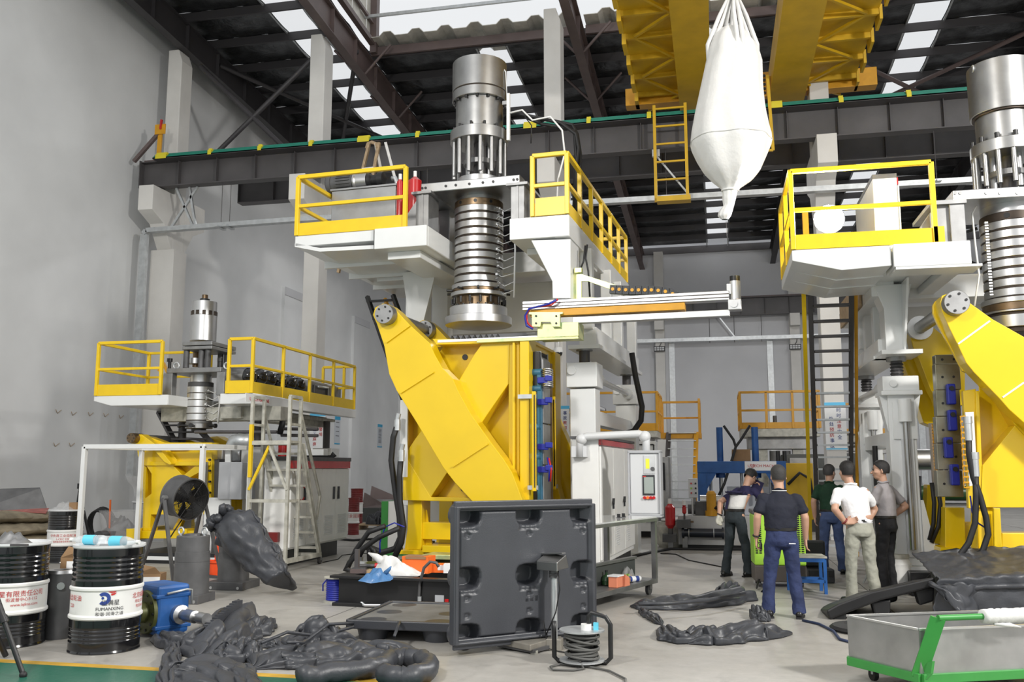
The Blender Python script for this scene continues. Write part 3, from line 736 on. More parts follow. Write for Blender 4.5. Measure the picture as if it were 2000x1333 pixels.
for px0, py0, px1, py1, y in ((1043, 765, 1044, 960, -.1), (1081, 775, 1083, 957, 1.0)):
    a, b = CM.p(px0, py0, y=y), CM.p(px1, py1, y=y)
    o = thing('light_curtain', 'slim yellow light curtain post ' + ('in front of the blue water manifold' if px0 < 1060 else 'with black strip beside the white cabinet'), 'light curtain', CM.loc, CM.rz)
    part('housing', MB().beam(b, a, .055, .05), 'yellow_rail', o, bev=.005)
    part('lens_strip', MB().beam(b+V(.012, -.03, .05), a+V(.012, -.03, -.05), .014, .008), 'black_gloss', o)
    part('bracket', MB().box((a.x-.24, y-.01, a.z-.1), (a.x+.03, y+.03, a.z-.04)).box((b.x-.1, y-.01, b.z+.02), (b.x+.05, y+.03, b.z+.08)), 'galv', o)

# black base rails under the clamp
fl_, fr_ = CM.p(657, 1183, z=0), CM.p(900, 1183, z=0); zB = .35
bs = thing('machine_base', 'black steel base with channel sides under the yellow clamp', 'machine base', CM.loc, CM.rz)
bx0, by0 = fl_.x, fl_.y; bx1 = bx0+2.25; by1 = 3.0
part('front_channel', MB().box((bx0, by0+.05, .04), (bx1, by0+.08, zB-.03)), 'black_paint', bs)
part('front_channel', MB().box((bx0-.03, by0-.06, 0), (bx1, by0+.1, .04)).box((bx0-.08, by0-.04, zB-.03), (bx1, by0+.1, zB)), 'black_paint', bs, bev=.004)
for x in (bx0+.06, bx1-.1): part('side_channel', MB().box((x-.02, by0+.1, .0), (x+.02, by1, zB-.03)).box((x-.1, by0+.1, zB-.03), (x+.12, by1, zB)), 'black_paint', bs)
for x in (bx0+.55, bx0+1.7):
    part('guide_rail', MB().box((x, by0+.8, zB-.02), (x+.12, by1, zB+.03)), 'grey_steel', bs)
    part('rail_bed', MB().box((x-.12, by0+.8, .1), (x+.24, by1, zB-.03)), 'black_paint', bs)
for y in (by0+.9, by0+1.7): part('cross_member', MB().box((bx0+.08, y, .05), (bx1-.1, y+.15, .22)), 'black_paint', bs)
a = CM.p(835, 1090, z=.42); 
part('valve_plate', MB().box((a.x, a.y-.2, .42), (a.x+.75, a.y+.2, .48)), 'zinc_yellow', bs, bev=.006)
part('valve_plate', MB().box((a.x+.38, a.y-.1, .48), (a.x+.48, a.y+.05, .66)).cyl((a.x+.43, a.y-.12, .55), (a.x+.43, a.y-.2, .55), .02, n=8), 'black_plastic', bs)

# ---------------- platform
pf = thing('extruder_platform', 'white elevated platform with yellow railing around the tall steel die head', 'platform', CM.loc, CM.rz)
cP = crop(550, 250, .35264)
yf = -.1
def fp(q, y=None, z=None, x=None): return CM.p(*cP(q)[0], y=y, z=z, x=x)
A = fp((75, 592), y=yf); B = fp((490, 562), y=yf); C1 = fp((810, 540), y=yf); zD = C1.z
Al = fp((75, 655), y=yf); Cl = fp((810, 655), y=yf); R0 = fp((1262, 515), y=yf); R1 = fp((1590, 500), y=yf); R1l = fp((1590, 610), y=yf)
th = zD-Cl.z; zd0 = zD-th; yr = 4.6
xA, xC, xR0, xR1 = A.x, C1.x, R0.x, R1.x
part('deck', MB().box((xA, yf, zd0+.15), (xC-.905, yr, zD-.004)), 'white_paint', pf, bev=.01)                # left wing
part('fascia', MB().box((xC-.87, yf-.05, zd0), (xC, yf+1.0, zD)), 'white_paint', pf, bev=.012)
part('notch_cheek', MB().prism([(xC+.006, yf+.02, zd0+.006), (xC+.006, yf+2.0, zd0+.006), (xC+.006, yf+2.0, zD-.006), (xC+.006, yf+.02, zD-.006)], (-.16, 0, 0)), 'white_paint', pf, bev=.01)
part('deck', MB().box((xC-.9, yf+.9, zd0+.02), (xC-.02, yr, zD-.01)), 'white_paint', pf, bev=.01)
part('rear_beam', MB().box((xA+.5, yf+2.0, zd0-.05), (xR1-.05, yf+2.35, zD-.015)), 'white_paint', pf, bev=.01)
part('deck', MB().box((xC+.0, yf+2.3, zD-.1), (xR1-.1, yr, zD-.012)), 'white_paint', pf, bev=.01)
part('fascia', MB().box((xR0, yf, zd0), (xR1, yf+.9, zD)), 'white_paint', pf, bev=.012)
part('side_girder', MB().box((xR1-.22, yf+.01, zd0-.006), (xR1+.006, 5.2, zD-.006)), 'white_paint', pf, bev=.012)
part('notch_cheek', MB().box((xR0-.006, yf+.02, zd0+.006), (xR0+.14, yf+2.0, zD-.006)), 'white_paint', pf, bev=.01)
# underside of the left wing: folded tray and ribs
und = [(xA, yf, zd0+.15), (xA+.02, yr-.6, zd0+.05), (xC-.9, yr-.6, zd0+.05), (xC-.9, yf, zd0+.02), (xA+.45, yf, zd0+.04)]
part('under_tray', MB().prism(und, (0, 0, .06)), 'white_paint', pf)
for y in (yf+.9, yf+1.8, yf+2.8): part('under_rib', MB().box((xA+.05, y, zd0-.02), (xC-.2, y+.05, zd0+.1)), 'white_paint', pf)
part('under_beam', MB().box((xC-.75, yf+.2, zd0-.12), (xC-.2, yf+2.6, zd0)), 'white_paint', pf, bev=.01)
part('under_beam', MB().box((xR0+.1, yf+.6, zd0-.1), (xR1-.3, yf+3, zd0)), 'white_paint', pf, bev=.01)
# columns and jacks carrying the platform
def col_at(q0, q1, y, nm='column'):
    a, b = fp(q0, y=y), fp(q1, y=y)
    return a, b
a, b = fp((690, 790), y=1.6), fp((782, 1075), y=1.6)
part('column', MB().box((a.x, 1.6, 1.0), (b.x, 2.0, zd0)), 'white_paint', pf, bev=.01)
m = MB().prism([(a.x-.05, 1.55, zd0), (b.x+.25, 1.55, zd0), (b.x, 1.55, zd0-1.0), ((a.x+b.x)/2, 1.55, zd0-1.2), (a.x, 1.55, zd0-.3)], (0, .05, 0)); part('gusset', m, 'white_paint', pf)
a2 = fp((835, 850), y=2.6); part('column', MB().box((a2.x, 2.6, .2), (a2.x+.3, 2.9, zd0)), 'white_paint', pf, bev=.01)
part('rear_wall_beam', MB().box((a.x, 3.0, zd0-.9), (xR1-.3, 3.15, zd0)), 'white_paint', pf, bev=.01)
q = [(1380, 622), (1600, 615), (1600, 945), (1500, 945), (1498, 850)]
part('drop_bracket', MB().prism([fp(k, y=yf+.05) for k in q], (0, .55, 0)), 'white_paint', pf, bev=.012)
# right-hand substructure: truss chord, posts, screw jacks, frame
c4p = lambda q, y: CM.p(*c4(q)[0], y=y)
xs = c4p((1440, 240), .9).x; 
def at_x(q, x): return CM.p(*c4(q)[0], x=x)
t0 = at_x((1490, 245), xs+.1); t1 = at_x((1765, 425), xs+.1)
zc = (t0.z+t1.z)/2
part('lower_chord', MB().box((xs-.05, t0.y, zc-.14), (xs+.22, t1.y, zc+.14)), 'white_paint', pf, bev=.01)
part('chord_flange', MB().box((xs-.22, t0.y-.05, zc-.2), (xs+.28, t1.y+.05, zc-.14)), 'white_paint', pf)
for u in (.0, .38, .62, 1.0):
    y = t0.y+(t1.y-t0.y)*u; part('truss_post', MB().box((xs, y-.1, zc+.1), (xs+.18, y+.1, zd0+.05)), 'white_paint', pf, bev=.01)
for y in (t0.y+.15, t1.y-.2):
    part('jack_screw', MB().cyl((xs+.0, y, zc-.42), (xs+.0, y, zc-.18), .085, n=14), 'dark_steel', pf)
    part('jack_collar', MB().cyl((xs+.0, y, zc-.22), (xs+.0, y, zc-.19), .13, n=14), 'grey_steel', pf)
    zl = zc-.42
    part('leg', MB().box((xs-.2, y-.18, .0), (xs+.2, y+.2, zl-.4)), 'white_paint', pf, bev=.012)
    part('jack_housing', MB().box((xs-.24, y-.24, zl-.38), (xs+.24, y+.24, zl)).cyl((xs-.15, y-.25, zl-.12), (xs-.15, y-.28, zl-.12), .07, n=14), 'white_paint', pf, bev=.012)
    part('leg_foot', MB().box((xs-.35, y-.3, 0), (xs+.35, y+.35, .04)), 'white_paint', pf)
part('cross_beam', MB().box((xs-.1, t0.y+.2, zc-1.35), (xs+.1, t1.y-.2, zc-1.12)), 'white_paint', pf, bev=.01)
part('drive_shaft', MB().cyl((xs+.1, t0.y+.2, zc-.62), (xs+.1, t1.y-.2, zc-.62), .05, n=10).cyl((xs+.1, t0.y+.5, zc-.62), (xs+.1, t0.y+.8, zc-.62), .1, n=12).cyl((xs+.1, t1.y-.8, zc-.62), (xs+.1, t1.y-.5, zc-.62), .1, n=12), 'white_paint', pf)
for d in (.0, .1): part('lift_cylinder', MB().cyl((xs, (t0.y+t1.y)/2+d, .8), (xs, (t0.y+t1.y)/2+d, zc-1.4), .03, n=8), 'black_paint', pf)
# railings
zr = zD; hl = fp((690, 215), y=yf).z-zr
xrl = fp((690, 540), y=yf).x
railing(pf, [(xrl-.02, yf, zr), (xA+.03, yf, zr), (xA+.03, yf+3.4, zr)], hl, toe=.2, posts=[0, 1], w=.065)
xq = fp((1390, 400), y=yf).x; hr = fp((1390, 158), y=yf).z-zr
railing(pf, [(xq, yf, zr), (xR1-.02, yf, zr), (xR1-.02, 5.1, zr), (xR1-.7, 5.1, zr)], hr, toe=.2, posts=[0, 5, 0], w=.065)
part('toe_board', MB().box((xq+.05, yf-.03, zr), (xR1, yf-.01, zr+.27)), 'yellow_rail', pf)
# access ladder behind
a, b = CM.p(727, 532, y=3.6), CM.p(750, 600, y=3.0)
for dx in (0, .55):
    part('ladder_stile', MB().beam((a.x+dx, 3.4, zd0), (a.x+dx+1.8, 2.6, 1.2), .07), 'black_paint', pf)
for k in range(11):
    u = k/10; part('ladder_rung', MB().beam((a.x+1.8*u, 3.4-.8*u, zd0-(zd0-1.2)*u-.1), (a.x+.55+1.8*u, 3.4-.8*u, zd0-(zd0-1.2)*u-.1), .09, .035), 'black_paint', pf)
for dx in (.12, .3): part('ladder_handrail', MB().beam((a.x+dx+.12, 3.7, zd0), (a.x+dx+1.75, 2.9, 1.6), .055), 'orange_rail', pf)

# bridge that carries the head, on grey box brackets
yh = 1.0
bf = lambda q, y=.35: CM.p(*cP(q)[0], y=y)
a, b = bf((772, 300)), bf((1320, 262)); zl_ = bf((1000, 340)).z; zu_ = bf((1000, 288)).z
br_ = thing('head_bridge', 'thick grey steel bridge plate on box brackets holding the die head', 'bracket', CM.loc, CM.rz)
part('bridge_plate', MB().box((a.x, .35, zl_), (b.x, 1.65, zu_)), 'brushed', br_, bev=.012)
m = MB()
for qx in (780, 798, 910, 965, 1040, 1115, 1172, 1285, 1305):
    p = bf((qx, 300)); m.cyl((p.x, .35, (zl_+zu_)/2+.0), (p.x, .342, (zl_+zu_)/2+.0), .022, n=10)
part('bridge_bolt', m, 'black_paint', br_)
for q0, q1 in (((745, 355), (812, 540)), ((1268, 318), (1345, 500))):
    p, r = bf(q0, .3), bf(q1, .3)
    part('box_bracket', MB().box((p.x, .3, zD), (r.x, .75, zl_)), 'grey_steel', br_, bev=.01)
    part('box_bracket', MB().box((p.x, 1.25, zD), (r.x, 1.7, zl_)), 'grey_steel', br_, bev=.01)
    part('bracket_flange', MB().box((p.x-.06, .25, zl_-.04), (r.x+.06, 1.7, zl_)), 'grey_steel', br_)
    part('bracket_rib', MB().box((p.x+.1, .285, zD), (p.x+.13, .3, zl_)), 'grey_steel', br_)
p = bf((745, 540), .5); part('bracket_wedge', MB().prism([(p.x, .5, zD), (p.x-.22, .5, zD), (p.x-.22, .5, zD+.3), (p.x, .5, zD+.6)], (0, .3, 0)), 'grey_steel', br_)
p = bf((1345, 540), .5); part('bracket_wedge', MB().prism([(p.x, .5, zD), (p.x+.35, .5, zD), (p.x+.3, .5, zD+.35), (p.x, .5, zl_-.05)], (0, .3, 0)), 'grey_steel', br_)

rows = [(112, 124, 8, 'brushed', 'nipple'), (121, 132, 12, 'brushed', 'hex_nut'), (129, 184, 53, 'brushed', 'cylinder_cap'), (184, 186, 52, 'groove', 'cap_groove'), (186, 203, 53, 'brushed', 'cylinder_cap'),
        (203, 262, 46, 'brushed', 'cylinder_barrel'), (262, 283, 57, 'brushed', 'upper_flange')]
rows += [(352, 399, 42, 'machined', 'die_neck'), (399, 412, 47.5, 'bronze', 'bronze_ring')]
y = 412.
for k in range(10): rows += [(y, y+11.2, 48, 'machined', 'heater_band'), (y+11.2, y+14.8, 46.6, 'groove', 'band_gap')]; y += 14.8
rows += [(560, 569, 53, 'machined', 'lower_flange'), (569, 575, 52, 'bronze', 'lower_ring'), (575, 583, 55, 'machined', 'bolt_flange'), (583, 603, 43, 'bronze', 'die_throat'), (603, 622, 57, 'machined', 'die_ring'), (622, 637, 66, 'machined', 'die_lip')]
hd, zz, rr = die_head('die_head', 'tall ribbed steel die head standing through the middle platform', CM, 934.5, yh, rows, (283, 349, 50, 4.2, 14))
for py, R, n, h in ((262, 50, 12, .07), (203, 49, 14, -.04), (586, 52, 16, -.10), (603, 49, 20, .03)):
    m = MB(); ring_bolts(m, (0, 0, 0), rr(py, R), zz(py), n, .022, h); part('flange_bolt', m, 'black_paint', hd)
m = MB(); R = rr(575, 53)
for k in range(10):
    a = 2*PI*k/10; p = V(math.cos(a)*R, math.sin(a)*R, zz(572)); m.cyl(p, p+V(math.cos(a)*.1, math.sin(a)*.1, 0), .02, n=8)
part('adjusting_bolt', m, 'black_paint', hd)
for k in (-2.1, -1.4, -.75):
    R = rr(405, 47.6); p = V(math.cos(k)*R, math.sin(k)*R, zz(405)); part('ring_hole', MB().cyl(p*.0+V(p.x*.99, p.y*.99, p.z), V(p.x*1.006, p.y*1.006, p.z), .028, n=12), 'black_paint', hd)
heater_wires(hd, rr(480, 48), zz(575), zz(415), -.35, 11)
R = rr(195, 55); m = MB().tube([(R*.3, 0, zz(122)), (R*.6, -R*.2, zz(118)), (R*1.0, -R*.1, zz(150)), (R*1.02, 0, zz(200))], .012, 6); part('grease_hose', m, 'light_plastic', hd)
a = V(R*1.08, -.1, 0); part('level_gauge', MB().box((a.x, -.12, zz(285)), (a.x+.05, -.07, zz(195))), 'white_plastic', hd)
part('gauge_bracket', MB().box((a.x-.08, -.1, zz(215)), (a.x, -.07, zz(208))), 'grey_steel', hd)
hz_ = thing('hydraulic_hoses', 'black hydraulic hoses arching from the die head to the railing', 'hose', CM.loc, CM.rz)
hp = lambda px, py, y: CM.p(px, py, y=y)
for i, pts in enumerate(([(986, 226), (1010, 222), (1050, 230), (1095, 240), (1125, 262), (1130, 290), (1126, 320), (1126, 430)], [(986, 224), (1020, 226), (1060, 243), (1100, 249), (1122, 256), (1125, 300), (1121, 420)], [(985, 232), (1030, 229), (1080, 236), (1118, 244), (1127, 262), (1133, 300), (1129, 420)])):
    part('hose', MB().tube([hp(a_, b_, 1.0+.05*i) for a_, b_ in pts], .03, 8), 'black_rubber', hz_)
part('white_cable', MB().tube([hp(a_, b_, .9) for a_, b_ in [(990, 222), (1020, 215), (1040, 235), (1075, 228), (1098, 255), (1103, 300), (1090, 350), (1088, 385), (1096, 400)]], .016, 6), 'white_plastic', hz_, label='white cable')
part('black_lead', MB().tube([hp(a_, b_, .9) for a_, b_ in [(1025, 228), (1038, 245), (1037, 280)]], .01, 5), 'black_rubber', hz_)
for pts, y, r in (([(1234, 690), (1241, 735), (1254, 795), (1252, 822), (1238, 842), (1215, 850)], 3.2, .05), ([(1147, 478), (1144, 505), (1149, 530), (1152, 580)], .3, .014), ([(1143, 480), (1140, 510), (1130, 535)], .3, .014)):
    part('hose', MB().tube([hp(a_, b_, y) for a_, b_ in pts], r, 8), 'black_rubber', hz_)
# pump set on the deck
tk = thing('oil_tank', 'plain grey steel oil tank behind the yellow railing of the middle platform', 'tank', CM.loc, CM.rz)
a, b = CM.p(648, 374, y=.9), CM.p(772, 423, y=.9)
part('tank_body', MB().box((a.x, .9, zD), (b.x, 1.7, a.z)), 'brushed', tk, bev=.01); part('tank_lid', MB().box((a.x-.02, .88, a.z), (b.x+.02, 1.72, a.z+.03)), 'brushed', tk)
ztk = a.z+.03
mp = thing('pump_motor', 'dark finned electric motor with polished coupling on the oil tank', 'motor', CM.loc, CM.rz)
zc_ = ztk+.2; q = lambda px: CM.p(px, 355, y=1.2).x
part('motor_body', MB().lathe((q(642), 1.2, zc_), [(0, 0), (.15, .0), (.17, .03), (.17, .1), (.155, .1), (.155, q(693)-q(642)), (0, q(693)-q(642))], 28, (1, 0, 0)), 'cast_grey', mp)
m = MB()
for k in range(20):
    a = 2*PI*k/20; m.beam((q(663), 1.2+math.cos(a)*.155, zc_+math.sin(a)*.155), (q(690), 1.2+math.cos(a)*.155, zc_+math.sin(a)*.155), .012, .05, (0, math.cos(a), math.sin(a)))
part('cooling_fins', m, 'cast_grey', mp)
part('coupling', MB().lathe((q(695), 1.2, zc_), [(0, 0), (.17, 0), (.17, .03), (.15, .05), (.14, .24), (.0, .24)], 28, (1, 0, 0)), 'machined', mp)
part('pump', MB().lathe((q(695)+.24, 1.2, zc_), [(0, 0), (.12, 0), (.12, .06), (.09, .08), (.1, .2), (.13, .2), (.13, .3), (.06, .32), (0, .34)], 16, (1, 0, 0)), 'black_paint', mp)
part('motor_foot', MB().box((q(660), 1.08, ztk), (q(692), 1.32, ztk+.06)).box((q(700), 1.1, ztk), (q(720), 1.3, ztk+.07)), 'cast_grey', mp)
part('elbow_pipe', MB().tube([(q(765), 1.2, zc_), (q(772), 1.2, zc_+.0), (q(775), 1.2, zc_-.08), (q(775), 1.2, ztk)], .04, 10), 'galv', mp)
for px0, px1, y0, y1, lab in ((798, 823, 345, 386, 'red hydraulic accumulator bottle with white cap beside the head bridge'), (775, 788, 351, 386, 'small red accumulator bottle partly hidden by the yellow railing post')):
    a, b = CM.p(px0, y1, y=.9), CM.p(px1, y0, y=.9); r = (b.x-a.x)/2; h = b.z-zD-.35; zq = zD+.35
    o = thing('accumulator', lab, 'bottle', CM.loc+Matrix.Rotation(CM.rz, 3, 'Z') @ V((a.x+b.x)/2, .9, zD), CM.rz)
    part('shell', MB().lathe((0, 0, .35), [(0, 0), (r*.6, 0), (r, r*.5), (r, h-r*.6), (r*.6, h-.03), (.035, h), (0, h)], 20), 'red_paint', o)
    part('neck', MB().cyl((0, 0, .35+h), (0, 0, .35+h+.1), .03, n=10), 'white_plastic', o)
    part('valve_block', MB().box((-.09, -.09, 0), (.09, .09, .35)), 'grey_steel', o, bev=.01)
al = thing('step_ladder', 'folding aluminium step ladder with yellow stained stiles on the middle platform', 'ladder', CM.loc, CM.rz)
q = lambda px, py, y=2.6: CM.p(px, py, y=y)
top = q(722, 279); 
for px0, px1, dy in ((721, 695, 0), (733, 752, .3)):
    for s_ in (0, .35):
        a = q(px0, 281); b = q(px1, 345); b = V(a.x+(b.x-a.x)*2.2, 2.6+dy, zD)
        part('stile', MB().beam(a+V(s_*.6, 0, 0), b+V(s_, 0, 0), .06, .05), 'wood' if dy == 0 else 'aluminium', al)
for k in range(5):
    u = .2+k*.17; a = q(721, 281); b0 = q(695, 345); b = V(a.x+(b0.x-a.x)*2.2, 2.6, zD); p = a.lerp(b, u)
    part('tread', MB().beam(p, p+V(.35*(.6+.4*u), 0, 0), .09, .03), 'aluminium', al)
part('hinge_cap', MB().tube([q(716, 290), q(719, 281), q(726, 278), q(734, 281), q(737, 290)], .035, 8), 'wood', al)

# ---------------- take-out robot arm
ra = thing('robot_arm', 'orange and aluminium take-out beam with drag chain and gear motor', 'robot arm', CM.loc, CM.rz)
y = -.1; q = lambda px, py, y=y: CM.p(px, py, y=y)
a, b = q(1035, 613), q(1337, 592)
part('orange_beam', MB().box((a.x, y, a.z-.05), (b.x, y+.18, a.z+.05)), 'orange_rail', ra, bev=.006)
e = q(1424, 590); part('rail_profile', MB().box((a.x-.12, y+.02, a.z+.06), (e.x, y+.2, a.z+.19)), 'aluminium', ra, bev=.006)
for k in (0, 1): part('rail_groove', MB().box((a.x-.12, y+.012, a.z+.09+k*.05), (e.x, y+.022, a.z+.1+k*.05)), 'groove', ra)
part('lower_profile', MB().box((b.x-1.6, y+.05, a.z-.16), (e.x, y+.2, a.z-.07)), 'aluminium', ra, bev=.006)
part('mount_plate', MB().prism([q(*k, y+.25) for k in crop(550, 250, .35264)((1600, 800), (1660, 810), (1850, 870), (1850, 905), (1700, 850), (1660, 850), (1660, 940), (1985, 940), (1985, 975), (1605, 975))], (0, .05, 0)), 'zinc_yellow', ra)
part('mount_plate', MB().box((q(1115, 540).x, y+.2, q(0, 590).z), (q(1130, 540).x, y+.32, q(1000, 535).z)), 'zinc_yellow', ra, bev=.005)
m = MB(); cpts = [q(*k, y+.15) for k in ((1192, 566), (1230, 568), (1280, 568), (1308, 572), (1322, 580), (1325, 592))]
m2 = MB()
L_ = []
for i in range(len(cpts)-1):
    n = max(1, int((cpts[i+1]-cpts[i]).length/.085))
    for k in range(n): L_.append((cpts[i].lerp(cpts[i+1], k/n), cpts[i].lerp(cpts[i+1], (k+.93)/n)))
for a_, b_ in L_:
    c_ = (a_+b_)/2; cl_ = part('chain_link', MB().beam(a_, b_, .1, .12, (0, 0, 1)), 'black_plastic', ra); part('link_cap', MB().cyl(c_+V(0, -.052, 0), c_+V(0, -.06, 0), .025, n=10), 'orange_rail', cl_)
p = q(1437, 600, y+.1)
part('gearbox', MB().box((p.x-.1, y+.02, p.z-.05), (p.x+.08, y+.2, p.z+.1)).cyl((p.x-.02, y+.02, p.z+.03), (p.x-.02, y, p.z+.03), .05, n=14), 'aluminium', ra, bev=.01)
part('servo_motor', MB().cyl((p.x, y+.1, p.z+.1), (p.x, y+.1, p.z+.36), .075, n=18).box((p.x-.11, y+.05, p.z+.18), (p.x-.05, y+.14, p.z+.32)), 'aluminium', ra)
part('motor_cap', MB().cyl((p.x, y+.1, p.z+.36), (p.x, y+.1, p.z+.43), .07, n=18), 'black_paint', ra)
cz = crop(680, 580, .31513)
part('carriage', MB().prism([q(*k, y-.05) for k in cz((1120, 95), (1330, 95), (1330, 105), (1312, 108), (1312, 185), (1265, 185), (1255, 155), (1195, 155), (1190, 185), (1140, 185), (1138, 110), (1120, 108))], (0, .06, 0)), 'zinc_yellow', ra)
m = MB()
for k in cz((1165, 120), (1165, 165), (1290, 120), (1290, 165)): p = q(*k, y-.05); m.cyl(p, p+V(0, -.01, 0), .016, n=8)
part('carriage_bolts', m, 'black_paint', ra)
p0, p1 = q(*cz((1170, 190))[0]), q(*cz((1425, 250))[0])
part('carriage_base', MB().box((p0.x, y+.02, p1.z), (p1.x, y+.4, p0.z+.06)).box((q(930, 660).x, y+.02, p1.z-.02), (p1.x, y+.1, p1.z+.03)), 'zinc_yellow', ra, bev=.005)
part('slide_rail', MB().box((q(850, 655).x, y+.1, p1.z+.02), (p0.x, y+.3, p1.z+.06)), 'aluminium', ra)
m = MB()
for k in range(9): x = q(873, 655).x+k*.09; m.prism([(x, y+.12, p1.z+.06), (x+.06, y+.12, p1.z+.06), (x+.03, y+.12, p1.z+.12)], (0, .06, 0))
part('blade_teeth', m, 'black_paint', ra)
part('red_tube', MB().tube([q(*k, y-.06) for k in cz((1300, 15), (1260, 50), (1130, 70), (1105, 110), (1110, 160), (1145, 195))], .015, 6), 'red_paint', ra)
part('blue_tube', MB().tube([q(*k, y-.08) for k in cz((1290, 20), (1240, 45), (1120, 75), (1095, 120), (1105, 180), (1145, 200))], .015, 6), 'royal_blue', ra)

# ---------------- control cabinets with operator panel
cb = thing('control_cabinet', 'tall white control cabinet beside the middle machine with red top band', 'cabinet', CM.loc, CM.rz)
y0 = t0.y-.55
a, b = CM.p(1117, 1076, y=y0), CM.p(1170, 856, y=y0)
xL, xRr = CM.p(1117, 960, y=y0).x, CM.p(1170, 960, y=y0).x
zk = b.z; yl = CM.p(1236, 950, x=xRr).y
part('cabinet_body', MB().box((xL, y0, .22), (xRr, yl, zk)), 'cabinet_white', cb, bev=.012)
nd = 3
for k in range(nd):
    ya_, yb_ = y0+.03+(yl-y0-.06)*k/nd, y0+.03+(yl-y0-.06)*(k+1)/nd-.02
    d_ = part('door', MB().box((xRr, ya_, .30), (xRr+.03, yb_, zk-.12)), 'cabinet_white', cb, bev=.008)
    part('handle', MB().box((xRr+.03, yb_-.12, 1.0), (xRr+.055, yb_-.08, 1.16)).beam((xRr+.055, yb_-.1, 1.15), (xRr+.07, yb_-.22, 1.08), .025), 'black_plastic', d_)
    m = MB()
    for j in range(9): m.box((xRr+.03, ya_+.15, .42+j*.035), (xRr+.036, ya_+.45, .435+j*.035))
    part('vent_louvres', m, 'light_plastic', d_)
part('red_band', MB().box((xRr, y0+.02, zk-.10), (xRr+.035, yl, zk-.02)), 'red_paint', cb)
part('top_cap', MB().box((xL-.02, y0-.02, zk-.01), (xRr+.04, yl+.02, zk+.03)), 'cast_grey', cb)
part('plinth', MB().box((xL+.05, y0+.08, 0), (xRr-.05, yl-.05, .22)), 'black_paint', cb)
part('junction_box', MB().box((xL+.02, y0-.12, zk-.28), (xL+.25, y0, zk-.12)), 'light_plastic', cb, bev=.008)
hm = thing('operator_panel', 'grey operator panel with screen hanging from a white pipe arm', 'control panel', CM.loc, CM.rz)
yp = y0-.1
q = lambda px, py: CM.p(px, py, y=yp)
j0 = q(1133, 893); j1 = q(1133, 853); j2 = q(1262, 848); j3 = q(1262, 892)
part('pipe_arm', MB().tube([j0, j1+V(0, 0, -.07), j1+V(.03, 0, -.02), j1+V(.1, 0, 0), j2+V(-.1, 0, 0), j2+V(-.03, 0, -.02), j2+V(0, 0, -.08), j3], .055, 14), 'light_plastic', hm)
for p_ in (j1, j2): part('elbow', MB().sphere(p_+V(.02 if p_ is j1 else -.02, 0, -.04), .085, 14, 10), 'light_plastic', hm)
a, b = q(1234, 1003), q(1288, 886)
part('panel_box', MB().box((a.x, yp-.1, a.z), (b.x, yp+.14, b.z)), 'light_plastic', hm, bev=.015)
part('panel_frame', MB().box((a.x-.03, yp-.13, a.z-.03), (a.x+.0, yp+.1, b.z+.03)).box((b.x, yp-.13, a.z-.03), (b.x+.03, yp+.1, b.z+.03)).box((a.x-.03, yp-.13, a.z-.05), (b.x+.03, yp+.1, a.z)).box((a.x-.03, yp-.13, b.z), (b.x+.03, yp+.1, b.z+.04)), 'cabinet_grey', hm, bev=.008)
cs = lambda k: crop(650, 863, .35264)(k)[0]
def pan(nm, q0, q1, m_, d=.012):
    p_, r_ = CM.p(*cs(q0), y=yp-.1), CM.p(*cs(q1), y=yp-.1); return part(nm, MB().box((p_.x, yp-.1-d, min(p_.z, r_.z)), (r_.x, yp-.1, max(p_.z, r_.z))), m_, hm)
pan('upper_module', (1722, 78), (1785, 178), 'aluminium'); pan('small_screen', (1733, 95), (1755, 150), 'screen_yellow', .016)
pan('screen_bezel', (1715, 185), (1785, 298), 'black_plastic'); pan('screen', (1724, 197), (1778, 288), 'screen', .016); pan('badge', (1718, 190), (1735, 197), 'txt_red', .018)
for k in range(4):
    p_ = CM.p(*cs((1728+k*17, 311)), y=yp-.1); part('push_button', MB().cyl(p_, p_+V(0, -.03, 0), .022, n=12), 'red_paint' if k != 1 else 'orange', hm)
p_ = CM.p(*cs((1772, 152)), y=yp-.1); part('rotary_knob', MB().cyl(p_, p_+V(0, -.03, 0), .03, n=14), 'cast_grey', hm)
# dome camera on the column
p = W.p(1092, 690, y=21.95)
o = thing('dome_camera', 'small black and white dome camera on the concrete column', 'camera', p)
part('arm', MB().tube([(.0, .05, .3), (.0, -.1, .3), (.0, -.1, .12)], .02, 8), 'white_plastic', o); part('cap', MB().lathe((0, -.1, .0), [(0, .13), (.09, .12), (.11, .04), (.11, 0)], 16), 'white_plastic', o); part('dome', MB().sphere((0, -.1, -.01), .10, 14, 10), 'black_gloss', o)
# ================================================================ right machine (cut by the frame edge)
RM = Frame((3, 12, 0), 0)
k1 = crop(1660, 500, .22502); k2 = crop(1660, 780, .27006); k3 = crop(1520, 280, .24)
def rp(q, y, c=k1): return RM.p(*c(q)[0], y=y)
rc = thing('clamp_unit', 'large yellow clamping unit at the edge of the hall with steel pivot rod', 'clamp', RM.loc)
DR = 1.7; RCN = [0]
def rplate(nm, qs, y, t, m='yellow', c=k1, yt=None, bev=.008):
    P = [RM.p(*c(q)[0], y=y if yt is None else yt) for q in qs]; RCN[0] += 1; y += .003*(RCN[0] % 5)
    return part(nm, MB().prism([V(p.x, y, p.z) for p in P], (0, t, 0)), m, rc, bev=bev)
arm = [(800, 345), (860, 325), (940, 330), (1010, 385), (1240, 550), (1480, 685), (1900, 930), (2000, 1900), (1700, 1620), (1380, 1333), (1300, 1240), (1075, 1010), (1010, 930), (940, 780), (870, 640), (800, 480), (785, 400)]
rplate('clamp_arm', arm, -.3, .3)
